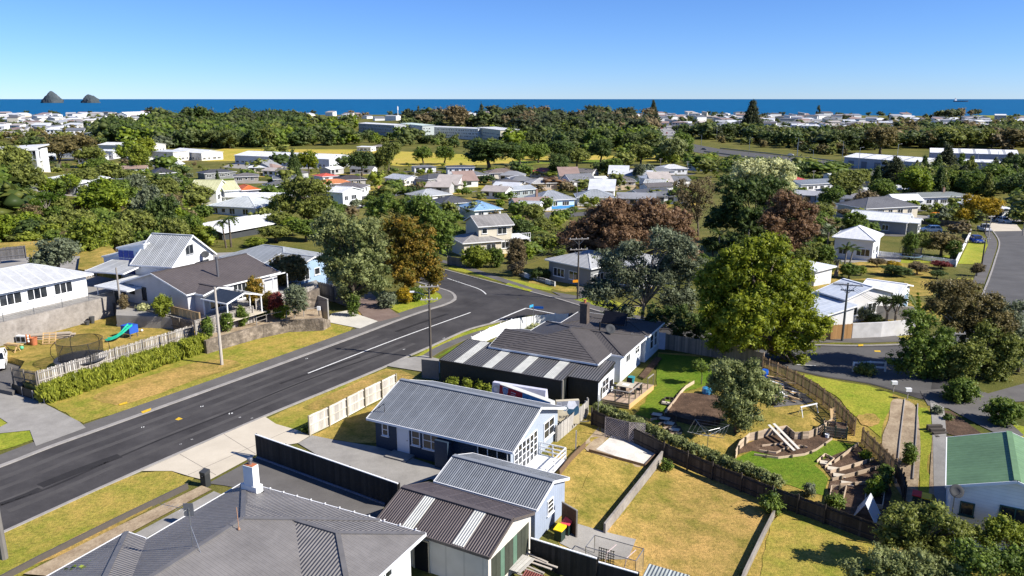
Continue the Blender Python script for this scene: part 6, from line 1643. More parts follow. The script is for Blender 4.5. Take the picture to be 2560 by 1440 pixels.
def ptree(label, base, lobes_px, leafkey, dy=0.0, depth=.85, zbase=None, **kw):
    """the same with lobes traced in photo pixels (px, py, rx, ry[, metres behind the base]) at the tree's own distance"""
    b = G(*base) if zbase is None else P(*base, zbase)
    m = mpp(b.y) * math.hypot(1, .25)
    lobes = []
    for l in lobes_px:
        off = l[4] if len(l) > 4 else 0.0
        c = PD(l[0], l[1], b.y + off) - b; mm = (b.y + off) / (FPX * (cp + (720 - l[1]) / FPX * sp)) if True else m
        lobes.append((c.x, c.y, c.z, l[2] * mm, l[2] * mm * depth, l[3] * mm))
    if kw.pop('split', True):
        rs = random.Random(kw.get('seed', 1)); out = []; tall = 1.35 if leafkey == 'gold' else 1.0
        for (x, y, z, rx, ry, rz) in lobes:
            out.append((x, y, z, rx * .66, ry * .66, rz * .66))
            for k in range(5):
                d = Vector((rs.gauss(0, 1), rs.gauss(0, 1), rs.gauss(.15, .8))).normalized(); f = rs.uniform(.38, .6); g = rs.uniform(.55, .8)
                out.append((x + d.x * rx * g, y + d.y * ry * g, z + d.z * rz * g, rx * f, ry * f, rz * f * tall))
        lobes = out
        kw['cover'] = kw.get('cover', 1.0) * .64
    return tree_at(label, b, lobes, leafkey, **kw)
def shrub(label, px, w, h, leafkey, seed=1, z=None, leaf=.2, clump=.34, per=34, name='shrub', group=None, off=0, cat='shrub', **kw):
    b = G(*px) if z is None else P(*px, z)
    m = mpp(b.y); W = w * m / 2; Hh = h * m
    rs = random.Random(seed); lob = [(0, 0, Hh * .5, W * .85, W * .8, Hh * .5)] + [(rs.uniform(-.45, .45) * W, rs.uniform(-.4, .4) * W, Hh * rs.uniform(.4, .7), W * .5, W * .5, Hh * .32) for _ in range(3)]
    t = thing(name, label, cat, b, 0, group)
    link('foliage', foliage_mesh('foliage', seed, lob, leaf, clump, per, mat=LM[leafkey], **kw), t)
    MB().tube([(0, 0, -.2), (0.03, 0, Hh * .5)], [.06, .03], 5).build('stem', M_bark, t)
    return t
def frond(mb, root, az, L, droop, wid, n=7, lift=.5):
    """arched palm frond as a tapered, folded strip with cut leaflets"""
    d = Vector((math.cos(az), math.sin(az), 0)); s = Vector((-d.y, d.x, 0)); prev = None
    for i in range(n + 1):
        f = i / n; p = root + d * (L * f * (1 - .25 * droop * f)) + Vector((0, 0, lift * L * f - droop * L * f * f))
        w = wid * math.sin(math.pi * min(1, .12 + f * .88)) ** .7
        if prev is not None:
            pp, pw = prev
            for q in (-1, 1):
                tip = Vector((0, 0, -.35 * w))
                mb.face([pp, p, p + s * q * w + tip + d * w * .4, pp.lerp(p, .45) + s * q * w * .95 + tip + d * w * .25])
        prev = (p, w)
def palm(label, base, h, nf=14, L=2.0, droop=.7, wid=.3, key='palm', trunk_r=.13, lift=.55, seed=1, name='palm_tree', bark=None, lean=(0, 0), skirt=0, group=None, cat='palm'):
    t = thing(name, label, cat, base, 0, group); rs = random.Random(seed)
    top = Vector((lean[0], lean[1], h))
    MB().tube([(0, 0, -.3), top * .5 + Vector((lean[0] * .1, 0, 0)), top], [trunk_r * 1.25, trunk_r, trunk_r * .8], 8).build('trunk', bark or M_barkpale, t)
    for k in range(nf):
        mb = MB(); az = 2 * math.pi * k / nf + rs.uniform(-.2, .2); frond(mb, top, az, L * rs.uniform(.8, 1.1), droop * rs.uniform(.6, 1.2), wid, lift=lift * rs.uniform(.4, 1.4))
        mb.build('frond', LM[key], t, fix=False)
    for k in range(skirt):
        mb = MB(); az = 2 * math.pi * k / skirt + .3; frond(mb, top - Vector((0, 0, .2)), az, L * .8, 1.1, wid, lift=.05); mb.build('frond', LM['bronze'], t, fix=False)
    return t
def spiky_head(mb, c, r, n, rs):
    for k in range(n):
        d = Vector((rs.gauss(0, 1), rs.gauss(0, 1), rs.gauss(.4, .8))).normalized(); s = d.orthogonal().normalized() * r * .06; e = c + d * r * rs.uniform(.8, 1.1) - Vector((0, 0, r * .15))
        mb.face([c - s, c + s, c + (e - c) * .6 + s * 1.1, e, c + (e - c) * .6 - s * 1.1])
def cabbage(label, base, h, heads, r=.9, seed=1, key='palm', group=None):
    t = thing('cabbage_tree', label, 'tree', base, 0, group); rs = random.Random(seed); mb = MB(); hs = []
    fork = Vector((0, 0, h * .45)); mb.tube([(0, 0, -.3), fork], [.16, .13], 7)
    for k in range(heads):
        a = 2 * math.pi * k / heads + rs.uniform(-.4, .4); e = fork + Vector((math.cos(a) * h * .25, math.sin(a) * h * .22, h * rs.uniform(.35, .55))); mb.tube([fork, fork.lerp(e, .5) + Vector((0, 0, -.1)), e], [.1, .08, .06], 6); hs.append(e)
    mb.build('trunk', M_barkpale, t)
    for e in hs:
        m2 = MB(); spiky_head(m2, e, r, 46, rs); m2.build('leaf_head', LM[key], t, fix=False)
    return t
def hedge(label, pts, h, w, key, seed=1, leaf=.2, clump=.35, per=24, name='hedge', zb=0.0, **kw):
    line = resample(pts, w * .7); o0 = Vector(line[0]); rs = random.Random(seed)
    lob = [((p - o0).x + rs.uniform(-.1, .1), (p - o0).y + rs.uniform(-.1, .1), (p - o0).z + zb + h * .5, w * .55, w * .55, h * .52 * rs.uniform(.9, 1.1)) for p in line]
    t = thing(name, label, 'hedge', o0); link('foliage', foliage_mesh('foliage', seed, lob, leaf, clump, per, mat=LM[key], **kw), t)
    mb = MB()
    for p in line[::3]: mb.tube([(p - o0) + Vector((0, 0, -.2)), (p - o0) + Vector((0, 0, h * .5 + zb))], .02, 5)
    mb.build('stems', M_bark, t)
    return t
# ------------------------------------------------------------------ trees that stand out one by one
ptree('tall golden-green conifer behind the garden fence', (1880, 905), [(1890, 640, 75, 55), (1950, 690, 85, 75), (1835, 700, 75, 80), (1790, 790, 60, 75), (1890, 770, 95, 85, -1.5), (1995, 770, 70, 70), (2030, 820, 42, 45), (1840, 850, 60, 40), (1960, 850, 50, 55), (1985, 915, 28, 45)], 'gold', seed=3, leaf=.32, clump=.62, per=50, up=.5, trunk_r=.5, aspect=2.6, core=.72, shell=(.7, 1.08))
ptree('leafy olive-green tree in the middle of the garden', (1838, 1082), [(1830, 925, 48, 36), (1885, 945, 45, 40), (1805, 965, 40, 42), (1850, 985, 60, 48, -.8), (1915, 985, 34, 36), (1825, 1030, 38, 34), (1880, 1035, 26, 28), (1855, 1050, 22, 20)], 'pale', seed=4, leaf=.2, clump=.42, per=44, trunk_r=.14, droop=.6)
ptree('small clipped ball tree on a thin stem beside the garden tree', (1753, 962), [(1753, 916, 18, 17)], 'mid', seed=5, leaf=.16, clump=.3, per=36, trunk_r=.05)
ptree('grey-green multi-stemmed tree behind the white corner house', (1600, 822), [(1525, 660, 42, 34), (1585, 630, 45, 34), (1650, 600, 45, 32), (1700, 625, 48, 40), (1730, 680, 38, 42), (1640, 680, 70, 42), (1560, 710, 55, 40), (1500, 735, 42, 44), (1545, 785, 40, 32), (1690, 745, 55, 50)], 'grey', seed=6, leaf=.26, clump=.55, per=40, cover=1.0, trunk_r=.22, bark=M_barkpale, core=.5)
ptree('open dark shrubby tree beside the grey-green tree', (1700, 862), [(1690, 800, 45, 45), (1640, 800, 35, 40), (1740, 815, 45, 40)], 'dark', seed=7, leaf=.26, clump=.5, per=36, cover=.7, trunk_r=.12)
ptree('flat-topped brown-green manuka tree beside the cul-de-sac', (2400, 925), [(2385, 722, 60, 26), (2430, 755, 70, 34), (2345, 765, 45, 32), (2470, 800, 60, 38), (2400, 805, 60, 36), (2480, 870, 45, 40)], 'manuka', seed=8, leaf=.22, clump=.5, per=46, cover=1.2, trunk_r=.2, bark=M_barkpale, core=.5)
ptree('dark bushy tree left of the brown manuka', (2295, 945), [(2300, 800, 40, 32), (2285, 850, 42, 42), (2320, 885, 50, 45), (2260, 905, 30, 36), (2335, 925, 40, 26)], 'mid', seed=9, leaf=.22, clump=.5, per=40, trunk_r=.16)
ptree('mixed green bush below the brown manuka', (2440, 945), [(2420, 890, 60, 42), (2480, 910, 55, 38), (2380, 925, 45, 30)], 'olive', seed=10, leaf=.2, clump=.45, per=40, trunk_r=.12)
ptree('silvery green tree at the right edge beside the manuka', (2545, 930), [(2530, 800, 45, 45), (2560, 850, 55, 50), (2535, 900, 45, 40)], 'grey', seed=11, leaf=.24, clump=.5, per=38, trunk_r=.16)
ptree('large pale olive tree left of the street bend', (885, 775), [(850, 565, 52, 34), (905, 580, 50, 40), (815, 590, 36, 38), (835, 640, 42, 45), (935, 640, 38, 45), (885, 665, 58, 55, -1.5), (935, 700, 38, 40), (880, 735, 30, 38)], 'pale', seed=12, leaf=.3, clump=.62, per=42, trunk_r=.3, droop=.4)
ptree('autumn orange-green tree left of the street bend', (1015, 742), [(1000, 570, 48, 36), (1045, 600, 48, 42), (985, 630, 46, 46), (1060, 655, 46, 45), (1015, 690, 52, 42, -1), (1085, 690, 30, 32)], 'autumn', seed=13, leaf=.3, clump=.6, per=40, trunk_r=.26)
ptree('dark green tree behind the autumn tree', (1085, 668), [(965, 520, 48, 32), (1030, 515, 48, 34), (1085, 550, 44, 40), (1105, 600, 34, 45), (1050, 580, 50, 45)], 'mid', seed=14, leaf=.34, clump=.75, per=36, trunk_r=.3)
ptree('wide copper beech with brown-red crown in the middle', (1570, 690), [(1470, 570, 66, 42), (1545, 540, 70, 38), (1625, 545, 66, 40), (1690, 575, 52, 46), (1430, 600, 42, 34), (1580, 590, 90, 45, -2), (1710, 640, 30, 38), (1500, 610, 60, 32)], 'copper', seed=15, leaf=.34, clump=.75, per=42, cover=1.5, trunk_r=.4)
ptree('smaller copper beech right of the big dark tree', (1965, 655), [(1975, 520, 46, 34), (1940, 560, 42, 42), (2010, 560, 40, 46), (1970, 600, 58, 44), (1990, 635, 42, 28)], 'copper', seed=16, leaf=.36, clump=.75, per=36, cover=1.4, trunk_r=.26)
ptree('big dark evergreen tree in the middle distance', (1885, 625), [(1840, 480, 46, 46), (1900, 470, 56, 50), (1950, 500, 46, 56), (1820, 550, 44, 50), (1885, 555, 62, 50, -2), (1950, 575, 40, 40)], 'dark', seed=17, leaf=.42, clump=.95, per=34, trunk_r=.45)
ptree('cream-flowered crown of the tree behind the big dark evergreen', (1905, 612), [(1890, 420, 48, 24), (1945, 428, 44, 32), (1850, 445, 34, 22), (1970, 462, 24, 30), (1910, 455, 50, 28)], 'cream', seed=18, leaf=.5, clump=.9, per=36, trunk_r=.3)
ptree('sparse grey-brown tree left of the big dark evergreen', (1745, 590), [(1715, 480, 38, 34), (1765, 475, 40, 34), (1740, 520, 50, 36)], 'bronze', seed=19, leaf=.3, clump=.7, per=36, cover=.6, core=.4, trunk_r=.25)
ptree('dark olive tree beside the far side street', (770, 562), [(740, 470, 34, 28), (790, 480, 40, 34), (725, 510, 30, 32), (775, 525, 52, 34), (810, 530, 32, 34)], 'olive', seed=20, leaf=.38, clump=.85, per=34, trunk_r=.28)
ptree('yellow autumn tree beside the garage at the right street', (2462, 585), [(2440, 512, 38, 20), (2475, 520, 38, 22), (2415, 535, 26, 18)], 'yellow', seed=21, leaf=.3, clump=.6, per=36, trunk_r=.14)
ptree('leafy olive tree filling the gap right of the manuka', (2490, 940), [(2455, 850, 45, 40), (2510, 870, 45, 40), (2470, 905, 50, 36)], 'olive', seed=27, leaf=.22, clump=.5, per=38, trunk_r=.14)
ptree('green bushy tree in front of the manuka trunk', (2350, 945), [(2350, 860, 42, 45), (2390, 890, 45, 40), (2345, 915, 40, 28)], 'mid', seed=28, leaf=.22, clump=.5, per=38, trunk_r=.14)
# foreground bushes at the bottom right
ptree('tall bronze-tipped shrub in front of the green-roofed house', (2290, 1425), [(2260, 1300, 48, 34), (2330, 1300, 52, 34), (2240, 1345, 44, 34), (2310, 1350, 70, 40), (2400, 1330, 44, 36)], 'olive', seed=22, leaf=.17, clump=.36, per=46, trunk_r=.1)
ptree('grey-green bush at the bottom edge', (2230, 1500), [(2210, 1400, 52, 34), (2280, 1400, 60, 40), (2150, 1425, 34, 22), (2330, 1430, 60, 36)], 'pale', seed=23, leaf=.16, clump=.36, per=46, trunk_r=.1)
ptree('dark leafy bush in the bottom right corner', (2460, 1500), [(2430, 1395, 60, 40), (2500, 1400, 60, 46), (2390, 1440, 60, 34), (2560, 1420, 50, 46)], 'mid', seed=24, leaf=.17, clump=.38, per=44, trunk_r=.1)
ptree('yellow-green bush beside the white house corner', (2530, 1420), [(2520, 1330, 44, 30), (2565, 1350, 40, 36), (2480, 1345, 30, 24)], 'hedge', seed=25, leaf=.16, clump=.34, per=42, trunk_r=.08)
shrub('dark low bush under the window of the green-roofed house', (2500, 1320), 80, 42, 'dark', 26)
# hedge on the bank and other hedges
hedge('long shaggy green hedge covering the bank by the verge', [P(125, 1005, 0), P(230, 972, 0), P(330, 938, 0), P(420, 908, 0), P(505, 880, 0)], 1.75, 1.5, 'bank', 30, leaf=.42, clump=.24, per=30, droop=2.0, aspect=4.5, core=.8, cover=1.35, shell=(.85, 1.0))
hedge('leafy hedge growing along the long dark fence', [G(1500, 1052) + Vector((0, .5, 0)), G(1640, 1118) + Vector((0, .5, 0)), G(1760, 1172) + Vector((0, .5, 0)), G(1945, 1245) + Vector((0, .5, 0))], .8, .85, 'pale', 31, zb=.62, leaf=.16, clump=.2, per=30)
hedge('low clipped bush row against the pale street fence', [P(762, 1085, 0), P(800, 1062, 0), P(850, 1036, 0), P(900, 1010, 0)], .55, .5, 'mid', 32, leaf=.14, clump=.25)
for i, (x, y, w, h, k, z, l) in enumerate([
 (522, 842, 30, 52, 'mid', Z3, 'leftmost of the three upright bamboo shrubs'), (569, 828, 32, 52, 'mid', Z3, 'middle one of the three upright bamboo shrubs'), (607, 815, 32, 54, 'mid', Z3, 'rightmost of the three upright bamboo shrubs'),
 (408, 790, 52, 56, 'hedge', Z4, 'yellow-green shrub against the veranda house wall'), (360, 775, 34, 16, 'cream', Z4, 'white-flowering low shrub by the veranda house'),
 (312, 772, 24, 40, 'bronze', Z4, 'brownish shrub at the base of the pole behind the lawn'), (655, 790, 44, 26, 'bright', Z3, 'bright green shrub on the upper stone wall'),
 (705, 795, 44, 40, 'bright', Z3, 'bright flowering shrub hanging over the stone wall'), (690, 775, 46, 46, 'red', Z4, 'dark red shrub above the stone wall'), (640, 765, 50, 80, 'autumn', Z4, 'tall rusty shrub beside the veranda'),
 (745, 782, 70, 74, 'grey', Z4, 'large blue-green shrub above the stone wall'), (718, 712, 122, 78, 'manuka', Z4, 'wide rounded olive shrub in front of the blue house'),
 (670, 772, 40, 44, 'autumn', Z4, 'orange-brown shrub right of the veranda post'),
 (965, 770, 60, 40, 'grey', None, 'drooping grey-green ground shrub by the red drive'), (1010, 758, 50, 40, 'yellow', None, 'yellow-green shrub by the red drive'), (1040, 752, 46, 36, 'mid', None, 'small dark shrub under the autumn tree'), (1085, 735, 26, 44, 'yellow', None, 'yellow shrub at the tip of the corner'),
 (885, 792, 30, 60, 'mid', None, 'leafy bush at the end of the shaded board fence'),
 (1190, 668, 90, 54, 'hedge', None, 'broad yellow-green shrub beside the far kerb'), (1240, 668, 50, 50, 'mid', None, 'dark shrub right of the broad yellow-green shrub'), (1290, 690, 56, 100, 'bronze', None, 'brownish leafy tree by the far footpath'),
 (1390, 695, 24, 34, 'mid', None, 'small rounded bush against the grey house'), (1350, 700, 60, 30, 'dark', None, 'low dark planting behind the pale front wall'),
 (2395, 1000, 104, 60, 'mid', None, 'large clipped round bush above the driveway'), (2500, 1058, 100, 68, 'mid', None, 'second clipped round bush lower on the driveway'),
 (2165, 935, 60, 26, 'olive', None, 'small spreading bush below the white guard rail'), (2150, 800, 70, 40, 'grey', None, 'grey-leaved shrub beside the white garage'), (2190, 808, 50, 22, 'dark', None, 'low dark shrub in front of the cabbage trees'),
 (2020, 1240, 36, 32, 'grey', None, 'pale round bush above the dark fence, right of the lawn'), (1935, 1215, 34, 30, 'grey', None, 'small pale bush left above the dark fence'), (2088, 1270, 44, 40, 'mid', None, 'dark green bush in the lower planting box'), (2183, 1240, 52, 48, 'bright', None, 'bright feathery grass clump in the planting box'),
 (2215, 1205, 40, 50, 'mid', None, 'broad-leaved shrub by the lower paling fence'), (2165, 1148, 28, 24, 'bright', None, 'small bright shrub below the paling fence'), (2270, 1160, 34, 60, 'mid', None, 'upright young shrub in the dry garden strip'), (2200, 1230, 40, 50, 'dark', None, 'dark leafy shrub beside the fence end'),
 (1925, 1285, 60, 60, 'mid', None, 'leafy shrub at the corner of the two lower lawns'), (1665, 1175, 30, 30, 'mid', None, 'small bush at the end of the concrete wall'),
 (1130, 975, 36, 36, 'hedge', 0, 'leftmost small shrub in front of the black garage wall'), (1168, 980, 30, 34, 'hedge', 0, 'second small shrub in front of the black garage wall'), (1198, 985, 26, 34, 'hedge', 0, 'third small shrub in front of the black garage wall'), (1222, 990, 26, 30, 'hedge', 0, 'rightmost small shrub in front of the black garage wall'),
 (1335, 832, 44, 22, 'cream', 0, 'tussock grass clump inside the white fence'), (215, 1448, 90, 30, 'bright', 2.6, 'spiky green plant top at the bottom edge'),
 (2345, 1035, 26, 22, 'grey', None, 'grey-green plant beside the timber steps'), (2370, 1050, 20, 14, 'mid', None, 'small plant in the dark bed right of the steps')]):
    shrub(l, (x, y), w, h, k, 40 + i, z, leaf=.19 if w < 80 else .22, clump=.28 if w < 60 else .38, per=28)
# palms, tree ferns and cabbage trees
palm('taller of the two tree ferns in front of the broad white roof', G(578, 618), 5.2, 15, 2.6, .8, .4, 'palm', .17, .5, 3, name='tree_fern', bark=M_bark)
palm('shorter tree fern leaning beside the taller one', G(566, 620), 4.6, 13, 2.2, .8, .36, 'palm', .15, .5, 4, name='tree_fern', bark=M_bark, lean=(-.4, 0))
palm('low yellowish tree fern left of the broad white roof', G(462, 592), 1.8, 16, 3.0, .9, .5, 'hedge', .2, .55, 5, name='tree_fern', bark=M_bark, skirt=6)
palm('left nikau palm in front of the white hip-roofed house', G(2107, 688), 4.2, 12, 2.3, .75, .32, 'palm', .13, .8, 6, lean=(.2, 0))
palm('right nikau palm leaning right in front of the white hip-roofed house', G(2116, 682), 3.8, 12, 2.4, .85, .32, 'palm', .13, .7, 7, lean=(.7, 0))
palm('tall slender palm beside the second copper beech', G(2066, 640), 5.0, 12, 2.6, .8, .3, 'palm', .14, .8, 8)
palm('palm with swept fronds behind the grey-green tree', G(1795, 650), 4.6, 12, 2.8, .8, .32, 'palm', .15, .8, 9)
palm('second palm with swept fronds under the big dark evergreen', G(1862, 640), 5.2, 12, 2.6, .8, .3, 'palm', .14, .8, 10, lean=(.5, 0))
palm('third palm right of the big dark evergreen', G(1895, 630), 6.0, 12, 2.6, .8, .3, 'palm', .14, .8, 11, lean=(.3, 0))
palm('short grey tree fern trunk beside the nikau palms', G(2090, 690), 2.6, 9, 1.2, 1.0, .22, 'grey', .3, .3, 12, name='tree_fern', bark=M_barkpale)
cabbage('left cabbage tree in front of the grey rendered wall', G(2215, 812), 3.4, 4, 1.0, 1)
cabbage('right cabbage tree leaning beside the grey rendered wall', G(2236, 814), 3.2, 3, .95, 2)
palm('young upright nikau beside the cabbage trees', G(2297, 815), 1.4, 10, 2.4, .3, .3, 'hedge', .14, 1.3, 13)
for i, (x, y, h) in enumerate([(120, 555, 4.5), (95, 560, 3.5), (150, 548, 4.0), (70, 545, 3.8)]):
    cabbage(['tallest cabbage tree on the left hillside', 'short cabbage tree on the left hillside', 'right cabbage tree on the left hillside', 'left cabbage tree on the left hillside'][i], G(x, y), h * 1.2, 4, 1.3, 20 + i, 'bright')
